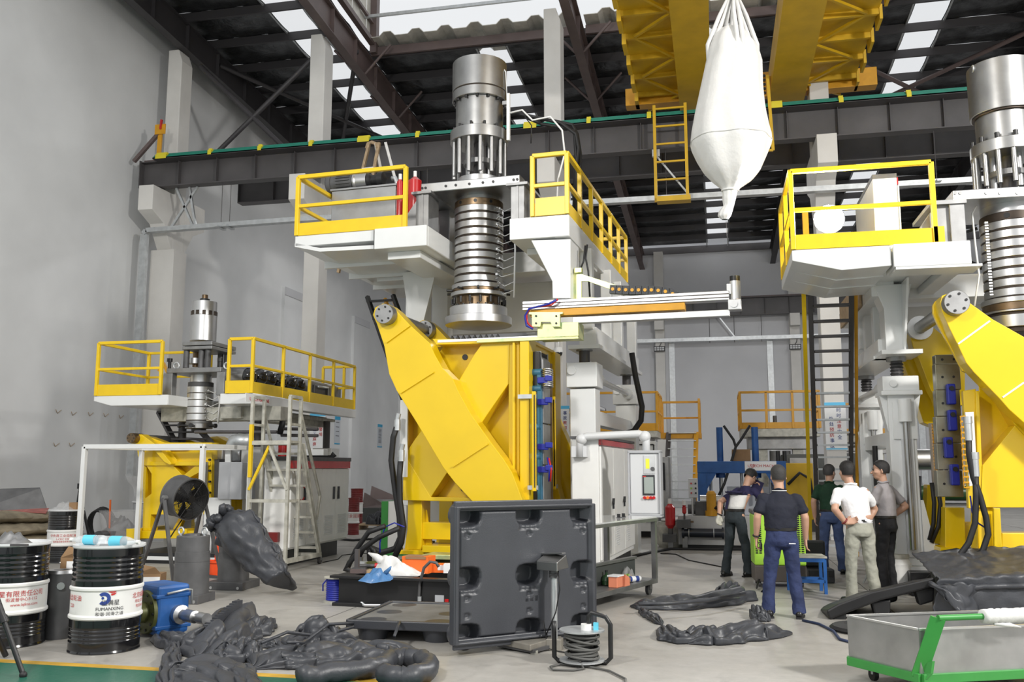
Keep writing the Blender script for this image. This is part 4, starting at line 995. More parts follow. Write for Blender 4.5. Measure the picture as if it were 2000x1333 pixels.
rplate('arm_edge', [(720, 430), (740, 395), (800, 350), (800, 480), (870, 640), (1010, 930), (1075, 1010), (1060, 1035), (980, 1000), (900, 850), (760, 590), (722, 500)], .0, .06)
for a, b in (((940, 765), (1215, 565)), ((1325, 1230), (1511, 1100))):
    part('weld_seam', MB().beam(rp(a, -.3), rp(b, -.3), .012, .02), 'white_paint', rc)
pr_ = rp((905, 420), -.3)
part('pin_cap', MB().lathe(V(pr_.x, -.44, pr_.z), [(0, 0), (.14, 0), (.145, .01), (.145, .16)], 28, (0, 1, 0)), 'grey_steel', rc)
for k in range(6):
    a = 2*PI*k/6+.25; p = V(pr_.x+math.cos(a)*.105, -.45, pr_.z+math.sin(a)*.105); part('cap_bolt', MB().cyl(p, p+V(0, .02, 0), .016, n=8), 'black_paint', rc)
part('pivot_rod', MB().cyl(V(pr_.x, -.3, pr_.z), V(pr_.x, DR+.6, pr_.z), .085, n=20), 'brushed', rc)
part('rod_collar', MB().cyl(V(pr_.x, DR-.1, pr_.z), V(pr_.x, DR-.02, pr_.z), .17, n=24), 'aluminium', rc)
P = lambda *q: [V(p.x, 0, p.z) for p in (RM.p(*k1(s)[0], y=DR) for s in q)]
part('rear_arm', MB().prism([p+V(0, DR, 0) for p in P((525, 700), (535, 640), (570, 600), (630, 580), (720, 620), (900, 760), (1000, 860), (1000, 1300), (760, 1300), (745, 1240), (700, 1160), (600, 900), (545, 790))], (0, .3, 0)), 'yellow', rc, bev=.01)
P = lambda *q: [V(p.x, 0, p.z) for p in (RM.p(*k1(s)[0], y=DR+.4) for s in q)]
part('rear_arm', MB().prism([p+V(0, DR+.4, 0) for p in P((455, 920), (500, 860), (560, 850), (760, 1300), (760, 1500), (640, 1450), (590, 1300), (545, 1160))], (0, .3, 0)), 'yellow', rc, bev=.01)
# front frame: bars, recessed web, left flange
rplate('web_plate', [(935, -220), (1700, -220), (1700, 785), (930, 785)], .28, .02, c=k2)
rplate('frame_bar', [(912, -60), (938, -60), (958, 490), (960, 786), (930, 786)], 0, .3, c=k2)
rplate('cross_brace', [(958, 480), (1195, 190), (1420, 440), (1700, 780), (1700, 785), (945, 785)], 0, .3, c=k2)
rplate('frame_bar', [(1085, -60), (1300, -60), (1900, 600), (1900, 800), (1700, 790), (1420, 445), (1195, 190), (1085, 0)], .02, .28, c=k2)
rplate('edge_flange', [(820, -60), (912, -75), (935, 790), (930, 1200), (925, 800), (860, 790), (838, 300)], .04, .10, c=k2)
rplate('leg', [(930, 785), (1040, 785), (1060, 1200), (935, 1200)], .05, .35, c=k2); rplate('leg_rib', [(1040, 790), (1090, 790), (1112, 1220), (1050, 1220)], -.1, .06, c=k2)
rplate('foot_plate', [(890, 1178), (1170, 1178), (1170, 1245), (890, 1245)], -.15, .6, c=k2)
for q in ((1005, 1200), (1110, 1205)): p = rp(q, -.1, k2); part('foot_bolt', MB().cyl(p, p+V(0, 0, .04), .03, n=6), 'black_paint', rc)
rplate('cross_beam', [(1100, 970), (1700, 970), (1700, 1140), (1100, 1140)], .1, .3, c=k2)
rplate('inner_leg', [(690, 785), (830, 785), (840, 1110), (690, 1090)], .9, .3, c=k2); rplate('inner_foot', [(655, 1075), (870, 1080), (870, 1125), (655, 1115)], .8, .5, c=k2)
rplate('inner_beam', [(830, 890), (930, 890), (930, 1030), (830, 1030)], 1.0, .2, c=k2)
rplate('rear_leg', [(560, 620), (690, 620), (690, 1055), (540, 1040)], DR, .25, c=k2)
# mould half
rm_ = thing('mould', 'stacked grey steel mould blocks with blue clips between yellow arms at the edge', 'mould', RM.loc)
ys = [860, 940, 1165, 1396, 1630, 1862, 2100]
for i in range(6):
    a, b = rp((737+ (i > 1)*6+(i>3)*8, ys[i]), .45), rp((968+(i > 2)*8+(i>3)*14, ys[i+1]), .45)
    part('mould_block', MB().box((a.x, .45, b.z+.006), (b.x, .62, a.z)), 'mould_steel', rm_, bev=.008)
    c_ = MB()
    for u, v in ((.27, .5), (.72, .5)): p = a.lerp(b, u); p.z = a.z+(b.z-a.z)*v; c_.cyl(V(p.x, .45, p.z), V(p.x, .443, p.z), .016, n=10)
    part('bolt_hole', c_, 'black_paint', rm_)
for q0, q1 in (((848, 1150), (890, 1260)), ((846+5, 1465-77), (905, 1470))): pass
for qx, qy in ((732, 155), (705, 352), (750, 548)):
    p = rp((qx, qy), .44, k2)
    part('hose_clip', MB().box((p.x-.05, .34, p.z-.13), (p.x+.05, .44, p.z+.13)), 'royal_blue', rm_, bev=.015); part('clip_screw', MB().cyl((p.x, .34, p.z+.07), (p.x, .32, p.z+.07), .03, n=10), 'black_paint', rm_)
p = rp((868, 1205), .44); part('hose_clip', MB().box((p.x-.05, .34, p.z-.13), (p.x+.05, .44, p.z+.13)), 'royal_blue', rm_, bev=.015); part('clip_screw', MB().cyl((p.x, .34, p.z+.07), (p.x, .32, p.z+.07), .03, n=10), 'black_paint', rm_)
# terminal strip and hoses
o = thing('terminal_strip', 'tall strip of hose terminals beside the stacked steel mould', 'terminal strip', RM.loc)
a, b = rp((570, 175), 1.2, k2), rp((638, 605), 1.2, k2)
part('back_plate', MB().box((a.x, 1.2, b.z), (b.x, 1.23, a.z)), 'aluminium', o)
for c_ in range(3):
    m = MB()
    for r in range(18):
        z = b.z+.03+(a.z-b.z-.06)*r/17; x = a.x+.03+c_*.065; m.box((x, 1.15, z-.02), (x+.035, 1.2, z+.015))
    part('terminals', m, ('orange_rail', 'grey_steel', 'brown_steel')[c_], o)
part('hose', MB().tube([rp(q, 1.15, k2) for q in ((592, 605), (610, 750), (605, 900), (575, 1020))], .028, 8), 'black_rubber', o)
part('hose', MB().tube([rp(q, 1.15, k2) for q in ((632, 605), (655, 760), (640, 920), (590, 1040))], .028, 8), 'black_rubber', o)
o = thing('hydraulic_hoses', 'pair of thick black hoses looping down beside the yellow leg', 'hose', RM.loc)
part('guard_plate', MB().prism([rp(q, -.08, k2) for q in ((835, 95), (895, 92), (925, 620), (865, 630))], (0, .04, 0)), 'white_paint', o)
m = MB()
for r in range(13):
    p = rp((838+r*2, 125+r*40), -.1, k2); m.tube([p, p+V(-.06, 0, 0), p+V(-.06, 0, -.06), p+V(0, 0, -.06)], .012, 5)
part('hose_fittings', m, 'orange_rail', o)
for pts in (((858, 250), (862, 400), (890, 560), (940, 700), (985, 860), (1000, 980), (960, 1100), (880, 1180), (780, 1190)), ((908, 510), (912, 700), (905, 900), (860, 1040), (780, 1150), (660, 1210))):
    P_ = [rp(q, -.35, k2) for q in pts]
    part('hose', MB().tube(P_, .035, 10), 'black_rubber', o)
    part('hose_fitting', MB().cyl(P_[0]+V(0, 0, -.08), P_[0]+V(0, 0, .12), .042, n=12).cyl(P_[0]+V(0, 0, .12), P_[0]+V(0, 0, .2), .05, n=6), 'galv', o)
part('violet_lead', MB().tube([rp(q, -.3, k2) for q in ((870, 700), (885, 820), (930, 900), (985, 935))], .01, 5), 'royal_blue', o)
# base
a = rp((1170, 1250), -.2, k2)
bs2 = thing('machine_base', 'black steel base under the clamping unit at the edge of the hall', 'machine base', RM.loc)
x0 = rp((420, 1160), .9, k2).x
part('base_box', MB().box((x0, .8, 0), (6, 3.6, .3)), 'black_paint', bs2, bev=.01)
part('base_rail', MB().box((x0+1.2, -.3, 0), (6, .8, a.z)), 'black_paint', bs2, bev=.01)
part('guide_rail', MB().box((x0+1.25, -.28, a.z-.0), (6, -.2, a.z+.02)), 'grey_steel', bs2)
m = MB(); rnd = random.Random(3)
for k in range(26):
    p = rp((640+rnd.uniform(0, 200), 1240-rnd.uniform(0, 140)), .2+rnd.uniform(-.3, .3), k2); q = p+V(rnd.uniform(-.25, .25), rnd.uniform(-.2, .2), rnd.uniform(-.3, .05))
    m.tube([p, (p+q)/2+V(rnd.uniform(-.1, .1), 0, rnd.uniform(0, .12)), q], .014, 6)
o = part('hose_tangle', m, 'black_rubber', None); o.location = RM.loc; tag(o, 'tangle of thin black hoses and cables at the yellow foot', 'hoses', None, 'stuff')

# ---------------- platform of the right machine
rf = thing('extruder_platform', 'white elevated platform with bright work lamp behind its yellow railing', 'platform', RM.loc)
yf2 = -.2
A, B_, C2 = rp((110, 862), yf2, k3), rp((915, 830), yf2, k3), rp((1555, 797), yf2, k3); Cb = rp((1560, 987), yf2, k3); Ab = rp((115, 957), yf2, k3)
zt2 = C2.z; zb2 = Cb.z; b0 = rp((932, 900), yf2, k3).x
yb2 = 1.75
part('deck', MB().prism([(A.x, yf2, zt2), (B_.x, yf2, zt2), (B_.x, yf2, zb2+.03), ((A.x+B_.x)/2, yf2, zb2), (A.x, yf2, Ab.z)], (0, yb2-yf2, 0)), 'white_paint', rf, bev=.01)
for y in (.4, 1.0): part('tray_seam', MB().prism([(A.x+.05, y, Ab.z), ((A.x+B_.x)/2, y, zb2), (B_.x, y, zb2+.03), (B_.x, y, zb2+.015), ((A.x+B_.x)/2, y, zb2-.012), (A.x+.05, y, Ab.z-.012)], (0, .015, 0)), 'white_paint', rf)
part('fascia', MB().box((b0, yf2-.05, zb2), (C2.x, yf2+.5, zt2)), 'white_paint', rf, bev=.012); part('fascia_lip', MB().box((b0+.02, yf2-.04, zb2-.03), (b0+1.0, yf2+.4, zb2)), 'white_paint', rf)
part('deck', MB().box((b0+.01, yf2+.4, zb2+.1), (C2.x-.21, 5, zt2-.006)), 'white_paint', rf, bev=.01)
part('notch_cheek', MB().box((C2.x-.2, yf2+.02, zb2+.006), (C2.x+.006, yf2+2.0, zt2-.006)), 'white_paint', rf, bev=.01)
part('rear_beam', MB().box((b0+.015, yf2+2.0, zb2-.05), (6.5, yf2+2.3, zt2-.012)), 'white_paint', rf, bev=.01)
part('deck', MB().box((C2.x-.2, yf2+2.2, zt2-.1), (6.5, 5, zt2)), 'white_paint', rf)
part('rear_wall_beam', MB().box((b0+.1, 3.4, zb2-.55), (6.5, 3.6, zb2+.1)), 'white_paint', rf, bev=.01)
hR = rp((97, 232), yf2, k3).z-zt2; xa_, xb_ = rp((112, 600), yf2, k3).x, rp((1270, 600), yf2, k3).x
railing(rf, [(xb_, yf2, zt2), (xa_, yf2, zt2), (xa_, yf2+1.9, zt2)], hR, toe=.19, posts=[0, 1], w=.06)
part('toe_board', MB().box((xb_-.02, yf2-.03, zt2), (xb_+.1, yf2-.01, zt2+.2)), 'yellow_rail', rf)
for q, y in (((222, 670), 1.4), ((770, 620), 1.6)): p = rp(q, y, k3); part('post', MB().box((p.x-.04, y-.04, zt2), (p.x+.04, y+.04, p.z+.25)), 'orange_rail', rf)
# substructure
yq = 1.2
c0, c1 = rp((285, 300), yq), rp((490, 830), yq)
part('column', MB().prism([(c0.x-.12, yq-.01, zb2+.06), (c1.x+.12, yq-.01, zb2+.06), (c1.x, yq-.01, c1.z+.5), (c1.x, yq-.01, c1.z), (c0.x, yq-.01, c1.z), (c0.x, yq-.01, c1.z+.6)], (0, .4, 0)), 'white_paint', rf, bev=.01)
p, q = rp((478, 150), yq-.1), rp((420, 830), yq-.1); part('gusset', MB().prism([(p.x-.03, yq-.35, zb2+.08), (p.x+.0, yq-.35, zb2+.08), (q.x+.1, yq-.1, c1.z), (q.x+.07, yq-.1, c1.z)], (0, .35, 0)), 'white_paint', rf)
part('column_flange', MB().box((c0.x-.1, yq-.25, c1.z-.06), (c1.x+.16, yq+.5, c1.z)), 'white_paint', rf, bev=.006)
yl2 = 4.2
part('upper_chord', MB().box((c0.x-.15, yq, zb2-.1), (c0.x+.15, yl2, zb2+.12)), 'white_paint', rf, bev=.01)
part('lower_chord', MB().box((c0.x-.05, yq+.3, c1.z-.02), (c0.x+.22, yl2, c1.z+.22)), 'white_paint', rf, bev=.01)
part('chord_flange', MB().box((c0.x-.12, yq+.3, c1.z-.06), (c0.x+.3, yl2+.1, c1.z-.02)), 'white_paint', rf)
for y in (2.2, 3.0, 4.0): part('truss_post', MB().box((c0.x, y-.1, c1.z+.2), (c0.x+.18, y+.1, zb2)), 'white_paint', rf, bev=.01)
part('wood_plank', MB().box((c0.x-.19, yq+.8, zb2-.1), (c0.x-.16, yl2, zb2+.3)), 'wood', rf)
xj = (c0.x+c1.x)/2+.02
for y, s_ in ((yq+.15, 1), (yl2-.2, 1)):
    zj = c1.z-.06
    part('jack_screw', MB().cyl((xj, y, zj-.28), (xj, y, zj-.03), .075, n=14), 'dark_steel', rf); part('jack_collar', MB().cyl((xj, y, zj-.06), (xj, y, zj), .13, n=14), 'grey_steel', rf)
    for k in range(4): part('screw_thread', MB().torus((xj, y, zj-.1-k*.045), .078, .012, n=14, k=6), 'black_paint', rf)
    zh = zj-.28
    part('jack_housing', MB().box((xj-.23, y-.22, zh-.2), (xj+.23, y+.22, zh)).box((xj-.26, y-.26, zh-.26), (xj+.26, y+.26, zh-.2)).cyl((xj-.1, y-.22, zh-.1), (xj-.1, y-.25, zh-.1), .05, n=14), 'white_paint', rf, bev=.01)
    part('leg', MB().box((xj-.17, y-.17, .34), (xj+.17, y+.17, zh-.2)), 'white_paint', rf, bev=.012)
    part('leg_bracket', MB().prism([(xj-.26, y-.1, zh-.26), (xj-.17, y-.1, zh-.75), (xj-.17, y-.1, zh-.26)], (0, .2, 0)).prism([(xj+.26, y-.1, zh-.26), (xj+.17, y-.1, zh-.26), (xj+.17, y-.1, zh-.75)], (0, .2, 0)), 'white_paint', rf)
    part('leg_foot', MB().box((xj-.3, y-.3, .30), (xj+.38, y+.3, .34)).prism([(xj+.17, y-.2, .34), (xj+.36, y-.2, .34), (xj+.2, y-.2, 1.2), (xj+.17, y-.2, 1.2)], (0, .05, 0)), 'white_paint', rf)
    part('lift_cylinder', MB().cyl((xj+.03, y-.24, zh-.62), (xj+.03, y-.24, zh-.32), .085, n=16).box((xj-.12, y-.2, zh-.85), (xj+.18, y-.16, zh-.35)), 'white_paint', rf)
    part('lift_rod', MB().cyl((xj+.03, y-.24, zh-2.3), (xj+.03, y-.24, zh-.62), .04, n=12), 'brushed', rf)
    part('rod_slot', MB().box((xj-.03, y-.2, zh-2.4), (xj+.12, y-.168, zh-.85)), 'light_plastic', rf)
part('cross_beam', MB().box((xj-.1, yq+.3, 1.9), (xj+.06, yl2-.35, 2.12)), 'white_paint', rf, bev=.01)
part('drive_shaft', MB().cyl((xj-.1, yq+.3, zh-.1), (xj-.1, yl2-.4, zh-.1), .05, n=10).cyl((xj-.1, yq+.5, zh-.1), (xj-.1, yq+.9, zh-.1), .09, n=12), 'white_paint', rf)
for d in (0, .1): part('lift_hose', MB().cyl((xj-.15, 2.5+d, .5), (xj-.15, 2.5+d, 1.95), .03, n=8), 'black_rubber', rf)
# cabinet and lamp on the deck
o = thing('deck_cabinet', 'white switch cabinet with red stripe standing on the raised platform', 'cabinet', RM.loc)
a, b = rp((765, 290), 1.0, k3), rp((990, 695), 1.0, k3)
part('cabinet_body', MB().box((a.x, 1.0, zt2), (b.x, 2.6, a.z)), 'cabinet_white', o, bev=.01); part('top_grille', MB().box((a.x, 1.0, a.z), (b.x, 2.6, a.z+.06)), 'cast_grey', o)
part('red_stripe', MB().box((b.x, 1.0, a.z-.1), (b.x+.015, 2.6, a.z)), 'red_paint', o); part('door_edge', MB().box((b.x, .99, zt2), (b.x+.02, 2.6, a.z-.12)), 'light_plastic', o)
wl_p = RM.loc+rp((415, 615), .35, k3)
o = thing('work_lamp', 'round work lamp shining brightly on the raised platform', 'lamp', wl_p)
part('lamp_housing', MB().lathe((0, .2, 0), [(0, 0), (.1, -.02), (.17, -.12), (.2, -.18), (.2, -.2)], 24, (0, 1, 0)), 'black_paint', o)
part('lamp_lens', MB().lathe((0, 0, 0), [(0, -.03), (.12, -.02), (.19, 0)], 24, (0, 1, 0)), 'lamp_glow', o)
part('lamp_stand', MB().beam((0, .15, -.1), (0, .15, zt2-wl_p.z), .05), 'black_paint', o); part('lamp_foot', MB().box((-.15, 0, zt2-wl_p.z), (.15, .3, zt2-wl_p.z+.03)), 'black_paint', o)
ld = bpy.data.lights.new('work_lamp_light', 'SPOT'); ld.energy = 6000; ld.spot_size = math.radians(150); ld.spot_blend = .5; ld.shadow_soft_size = .2
lo = bpy.data.objects.new('work_lamp_light', ld); C.objects.link(lo); lo.parent = o; lo.location = (0, -.06, 0); lo.rotation_euler = (math.radians(-72), 0, math.radians(-10))
# head bridge and head
o = thing('head_bridge', 'pale bridge plate on grey box bracket beside the right-hand-edge die head'.replace('right-hand-edge', 'outermost'), 'bracket', RM.loc)
a, b = rp((1418, 385), -.1, k3), rp((1420, 466), -.1, k3)
part('bridge_plate', MB().box((a.x, -.1, b.z), (a.x+2.6, 1.2, a.z)), 'machined', o, bev=.01)
for qx in (1440, 1482, 1695, 1805, 1948): p = rp((qx, 405), -.1, k3); part('bridge_bolt', MB().cyl(p, p+V(0, -.01, 0), .022, n=10), 'grey_steel', o)
p, r = rp((1390, 490), -.15, k3), rp((1535, 780), -.15, k3)
part('box_bracket', MB().box((p.x, -.15, zt2), (r.x, .3, b.z-.04)), 'grey_steel', o, bev=.01); part('bracket_flange', MB().box((p.x-.22, -.18, b.z-.06), (r.x+.02, .9, b.z-.01)), 'grey_steel', o)
part('bracket_wedge', MB().prism([(p.x, -.1, zt2), (p.x-.35, -.1, zt2+.2), (p.x-.15, -.1, b.z-.06), (p.x, -.1, b.z-.06)], (0, .35, 0)), 'grey_steel', o)
rows = [(113, 124, 8, 'brushed', 'nipple'), (119, 130, 14, 'brushed', 'hex_nut'), (129, 226, 70, 'brushed', 'cylinder_cap'), (226, 229, 66, 'groove', 'cap_groove'), (229, 283, 60, 'brushed', 'cylinder_barrel'), (283, 306, 75, 'brushed', 'upper_flange'),
        (390, 424, 64, 'machined', 'die_neck'), (424, 440, 67, 'groove', 'dark_ring')]
y = 440.
for k in range(8): rows += [(y, y+14.6, 68, 'machined', 'heater_band'), (y+14.6, y+18.6, 66.4, 'groove', 'band_gap')]; y += 18.6
rows += [(588, 598, 76, 'machined', 'lower_flange'), (598, 612, 74, 'bronze', 'lower_ring'), (612, 616, 76, 'machined', 'bolt_flange'), (616, 621, 70, 'groove', 'flange_gap'), (621, 645, 72, 'machined', 'die_ring'), (645, 655, 66, 'groove', 'die_throat')]
hd2, zz, rr = die_head('die_head', 'broad steel die head partly out of view beside the bright lamp platform', RM, 1994, .45, rows, (306, 369, 68, 5.5, 14))
R = rr(283, 70)
for k in range(12): a = 2*PI*k/12; part('flange_bolt', MB().cyl((math.cos(a)*R, math.sin(a)*R, zz(283)), (math.cos(a)*R, math.sin(a)*R, zz(283)+.07), .03, n=6), 'black_paint', hd2)
a = -2.0; R = rr(432, 67.4); part('ring_hole', MB().cyl((math.cos(a)*R*.98, math.sin(a)*R*.98, zz(432)), (math.cos(a)*R*1.004, math.sin(a)*R*1.004, zz(432)), .035, n=12), 'black_rubber', hd2)
a = 3.5; R = rr(200, 69); part('lifting_eye', MB().torus((math.cos(a)*R, math.sin(a)*R, zz(135)), .04, .012, (1, 0, 0)), 'galv', hd2)
m = MB(); R = rr(500, 68.5)
for k in range(26): z = zz(580)+(zz(440)-zz(580))*k/25; m.box((math.cos(3.6)*R-.03, math.sin(3.6)*R-.02, z), (math.cos(3.6)*R+.01, math.sin(3.6)*R+.02, z+.02))
part('terminals', m, 'machined', hd2)
part('white_cable', MB().tube([(-R-.03, -.2, zz(395)), (-R-.13, -.2, zz(420)), (-R-.12, -.2, zz(480)), (-R-.1, -.2, zz(540)), (-R-.18, -.2, zz(600))], .012, 6), 'white_plastic', hd2)
part('tube_stay', MB().beam((-R-.35, .2, zz(480)), (-R+.05, .2, zz(515)), .05).beam((-R-.3, .2, zz(450)), (-R+.02, .2, zz(435)), .04), 'black_paint', hd2)
# steep access ladder behind
o = thing('access_ladder', 'tall black and yellow steel ladder with bright rungs rising to the lamp platform', 'ladder', (0, 0, 0))
yt_, yb_ = 13.8, 18.3
T0, T1 = W.p(1582, 568, y=yt_), W.p(1663, 568, y=yt_); zT = T0.z
wd_ = T1.x-T0.x; Bx = W.p(1597, 1060, y=yb_).x
bot = lambda x: V(Bx+x, yb_, 0)
for x in (0, wd_): part('stile', MB().beam(bot(x), V(T0.x+x, yt_, zT), .07, .09), 'dark_steel', o)
part('handrail', MB().beam(bot(-.13), V(T0.x-.09, yt_, zT), .06), 'yellow_rail', o); part('handrail', MB().beam(bot(wd_+.12), V(T1.x+.06, yt_, zT), .05), 'orange_rail', o)
n = 21
for k in range(1, n):
    u = k/n; p = bot(.035).lerp(V(T0.x+.035, yt_, zT), u); part('rung', MB().box((p.x, p.y-.1, p.z-.015), (p.x+wd_-.07, p.y+.06, p.z+.015)), 'galv' if k < 15 else 'dark_steel', o)
# ================================================================ left machine, farther back
LM = Frame((-10, 14.6, 0), 0)
a1 = crop(170, 640, .19499); a2 = crop(430, 640, .19506); a3 = crop(150, 840, .19506); a4 = crop(420, 840, .21)
def lp(q, c, **k): return LM.p(*c(q)[0], **k)
lc = thing('clamp_unit', 'smaller yellow clamping unit behind the drum fan with a long grey pivot rod', 'clamp', LM.loc)
DL = 1.5
def lplate(nm, qs, y, t, m='yellow', c=a3, bev=.006): return part(nm, MB().prism([V(p.x, y, p.z) for p in (lp(q, c, y=0) for q in qs)], (0, t, 0)), m, lc, bev=bev)
for y in (0, DL-.3):
    lplate('web_plate', [(675, 140), (1340, 135), (1340, 850), (675, 850)], y+.22, .02)
    lplate('head_plate', [(590, 75), (640, 55), (720, 70), (880, 128), (1346, 128), (1346, 172), (1140, 178), (1100, 208), (930, 208), (1000, 300), (1000, 330), (640, 330), (610, 260)], y, .22)
    lplate('head_plate', [(930, 208), (1100, 208), (1140, 178), (1346, 172), (1346, 330), (980, 330)], y+.05, .16)
    lplate('ledge', [(640, 318), (1340, 318), (1340, 360), (690, 360)], y-.03, .25)
    lplate('lower_plate', [(690, 355), (960, 355), (1080, 480), (1240, 650), (1240, 850), (740, 850), (730, 980), (655, 980), (665, 700), (745, 640), (745, 440)], y+.004, .22)
    lplate('side_bar', [(660, 350), (692, 372), (682, 700), (660, 720)], y+.008, .22)
    lplate('cross_brace', [(1235, 320), (1235, 420), (1090, 500), (1060, 460)], y+.008, .22)
    lplate('side_bar', [(1225, 130), (1350, 130), (1340, 850), (1225, 850)], y+.012, .24)
    lplate('foot_beam', [(655, 978), (735, 978), (735, 1010), (655, 1010)], y+.004, .22)
lplate('clamp_arm', [(590, 70), (640, 52), (700, 48), (830, 140), (900, 215), (1000, 340), (985, 352), (930, 325), (830, 210), (700, 150), (600, 140)], -.16, .2)
lplate('foot_block', [(565, 985), (650, 985), (650, 1100), (565, 1100)], -.2, 1.9); lplate('base_beam', [(650, 1010), (1250, 1010), (1250, 1088), (650, 1088)], -.05, .3); lplate('saddle', [(1050, 990), (1130, 990), (1130, 1040), (1050, 1040)], -.1, .3)
lplate('diagonal_stay', [(860, 1010), (940, 860), (990, 860), (920, 1010)], .3, .1)
pl = lp((575, 85), a3, y=-.2)
part('pin_cap', MB().lathe(V(pl.x, -.3, pl.z), [(0, 0), (.085, 0), (.09, .01), (.09, .3)], 24, (0, 1, 0)), 'bronze', lc)
for k in range(6): a = 2*PI*k/6; p = V(pl.x+math.cos(a)*.062, -.305, pl.z+math.sin(a)*.062); part('cap_bolt', MB().cyl(p, p+V(0, .012, 0), .011, n=8), 'black_paint', lc)
part('pivot_rod', MB().cyl(V(pl.x, 0, pl.z), V(pl.x, 2.7, pl.z), .075, n=16), 'grey_steel', lc)
part('rear_arm', MB().prism([(pl.x-.1, 2.3, pl.z+.1), (pl.x+.15, 2.3, pl.z+.12), (pl.x+.9, 2.3, pl.z-.25), (pl.x+.9, 2.3, pl.z-.5), (pl.x, 2.3, pl.z-.1)], (0, .3, 0)), 'yellow', lc)
for k in range(5):
    p = lp((1337, 190+k*110), a3, y=-.02); part('edge_bolt', MB().cyl((p.x, -.02, p.z), (p.x, -.06, p.z), .02, n=8), 'black_paint', lc)
p0, p1 = lp((1345, 160), a3, y=.2), lp((1440, 680), a3, y=.2)
part('mould_block', MB().box((p0.x, .1, p1.z), (p1.x, DL-.2, lp((0, 300), a3, y=.2).z)), 'cast_grey', lc, bev=.01); part('upper_block', MB().box((p0.x+.03, .2, lp((0, 300), a3, y=.2).z), (p1.x, DL-.3, p0.z)), 'machined', lc, bev=.01)
# opposite platen
q = lambda x, y: V(*(lp((x, y), a4, y=1.6)))
part('far_platen', MB().prism([q(*k) for k in ((195, 150), (260, 200), (330, 250), (440, 400), (440, 930), (180, 930), (190, 560))], (0, .3, 0)), 'yellow', lc, bev=.01)
p = lp((310, 280), a4, y=1.58); part('platen_eye', MB().torus(p, .06, .025, (0, 1, 0)), 'yellow', lc)
p = lp((290, 455), a4, y=1.59); part('platen_bore', MB().cyl(p, p+V(0, -.03, 0), .26, n=24), 'brown_steel', lc)
part('tie_bar', MB().cyl(lp((270, 825), a4, y=1.0), lp((430, 815), a4, y=1.0), .13, n=16), 'dirty_white', lc)
o = thing('machine_base', 'black base frame under the smaller yellow clamping unit', 'machine base', LM.loc)
part('base_box', MB().box((pl.x+.1, -.3, 0), (pl.x+2.4, 3, .18)), 'black_paint', o); part('white_rail', MB().box((pl.x+.2, -.33, .06), (pl.x+2.4, -.3, .12)), 'white_paint', o)
# white guard, grey box and elbow pipe
o = thing('guard_panel', 'white sheet guard with window opening beside the smaller yellow clamp', 'guard', LM.loc)
P = [lp(k, a3, y=-.1) for k in ((1290, 680), (1460, 680), (1470, 540), (1490, 170), (1538, 170), (1538, 820), (1360, 900), (1330, 1290), (1240, 1290))]
part('guard_sheet', MB().prism(P, (0, .03, 0)), 'white_paint', o)
a, b = lp((145, 300), a4, y=-.2), lp((240, 650), a4, y=-.2)
part('switch_box', MB().box((a.x-.25, -.15, b.z), (a.x, .3, a.z)).box((a.x, -.2, b.z), (b.x, .3, a.z)), 'cabinet_grey', o, bev=.01)
part('guard_post', MB().box((a.x-.6, -.12, b.z), (a.x-.52, -.04, a.z)), 'galv', o)
o = thing('duct_elbow', 'galvanised elbow duct rising from the grey switch box', 'duct', LM.loc)
e = [lp(k, a4, y=.1) for k in ((165, 290), (165, 150), (185, 110), (225, 100), (330, 110))]
part('duct_pipe', MB().tube(e, .13, 14), 'galv', o)
# ---------------- platform
lf = thing('extruder_platform', 'white platform with yellow railing carrying six black domed heaters', 'platform', LM.loc)
y3 = -.3
A, B_, Bb = lp((70, 680), a1, y=y3), lp((810, 673), a1, y=y3), lp((810, 777), a1, y=y3); Am = lp((240, 780), a1, y=y3); Ab = lp((70, 738), a1, y=y3)
ztl, zbl = B_.z, Bb.z
part('fascia', MB().prism([(A.x, y3, ztl), (B_.x, y3, ztl), (B_.x, y3, zbl), (Am.x, y3, zbl), (A.x, y3, Ab.z)], (0, 1.9, 0)), 'white_paint', lf, bev=.01)
E0, E1 = lp((0, 660), a2, y=y3), lp((330, 660), a2, y=y3); xE = E1.x
yE = lp((1360, 812), a2, x=xE).y
part('fascia', MB().box((E0.x, y3, zbl), (xE, y3+1.2, ztl)), 'white_paint', lf, bev=.01); part('side_girder', MB().box((xE-.15, y3+.01, zbl-.005), (xE+.006, yE, ztl-.006)), 'white_paint', lf, bev=.01)
part('deck', MB().box((E0.x, y3+1.1, zbl+.05), (xE-.1, yE, ztl-.01)), 'white_paint', lf); part('rear_deck', MB().box((A.x+.3, y3+1.5, zbl+.05), (E0.x+.1, y3+2.4, ztl-.01)), 'white_paint', lf)
part('notch_cheek', MB().box((B_.x-.12, y3+.02, zbl+.006), (B_.x+.006, y3+1.8, ztl-.006)), 'white_paint', lf)
part('under_beam', MB().box((xE-.95, y3+.6, zbl-.22), (xE-.55, yE-.3, zbl)), 'dirty_white', lf, bev=.01); part('under_beam', MB().box((A.x+.9, y3+.7, zbl-.25), (E0.x+.8, y3+1.0, zbl)), 'dirty_white', lf, bev=.01); part('under_plate', MB().box((E0.x-.3, y3+.9, zbl-.1), (xE-.4, yE-.2, zbl-.04)), 'dirty_white', lf)
hL = lp((105, 160), a1, y=y3).z-ztl; xl0, xl1 = lp((95, 600), a1, y=y3).x, lp((735, 600), a1, y=y3).x
railing(lf, [(xl1, y3, ztl), (xl0, y3, ztl), (xl0, y3+1.5, ztl)], hL, toe=.2, posts=[0, 0], w=.055)
railing(lf, [(xl0, y3+1.5, ztl), (xl0+1.35, y3+1.5, ztl)], hL, posts=[0], w=.05)
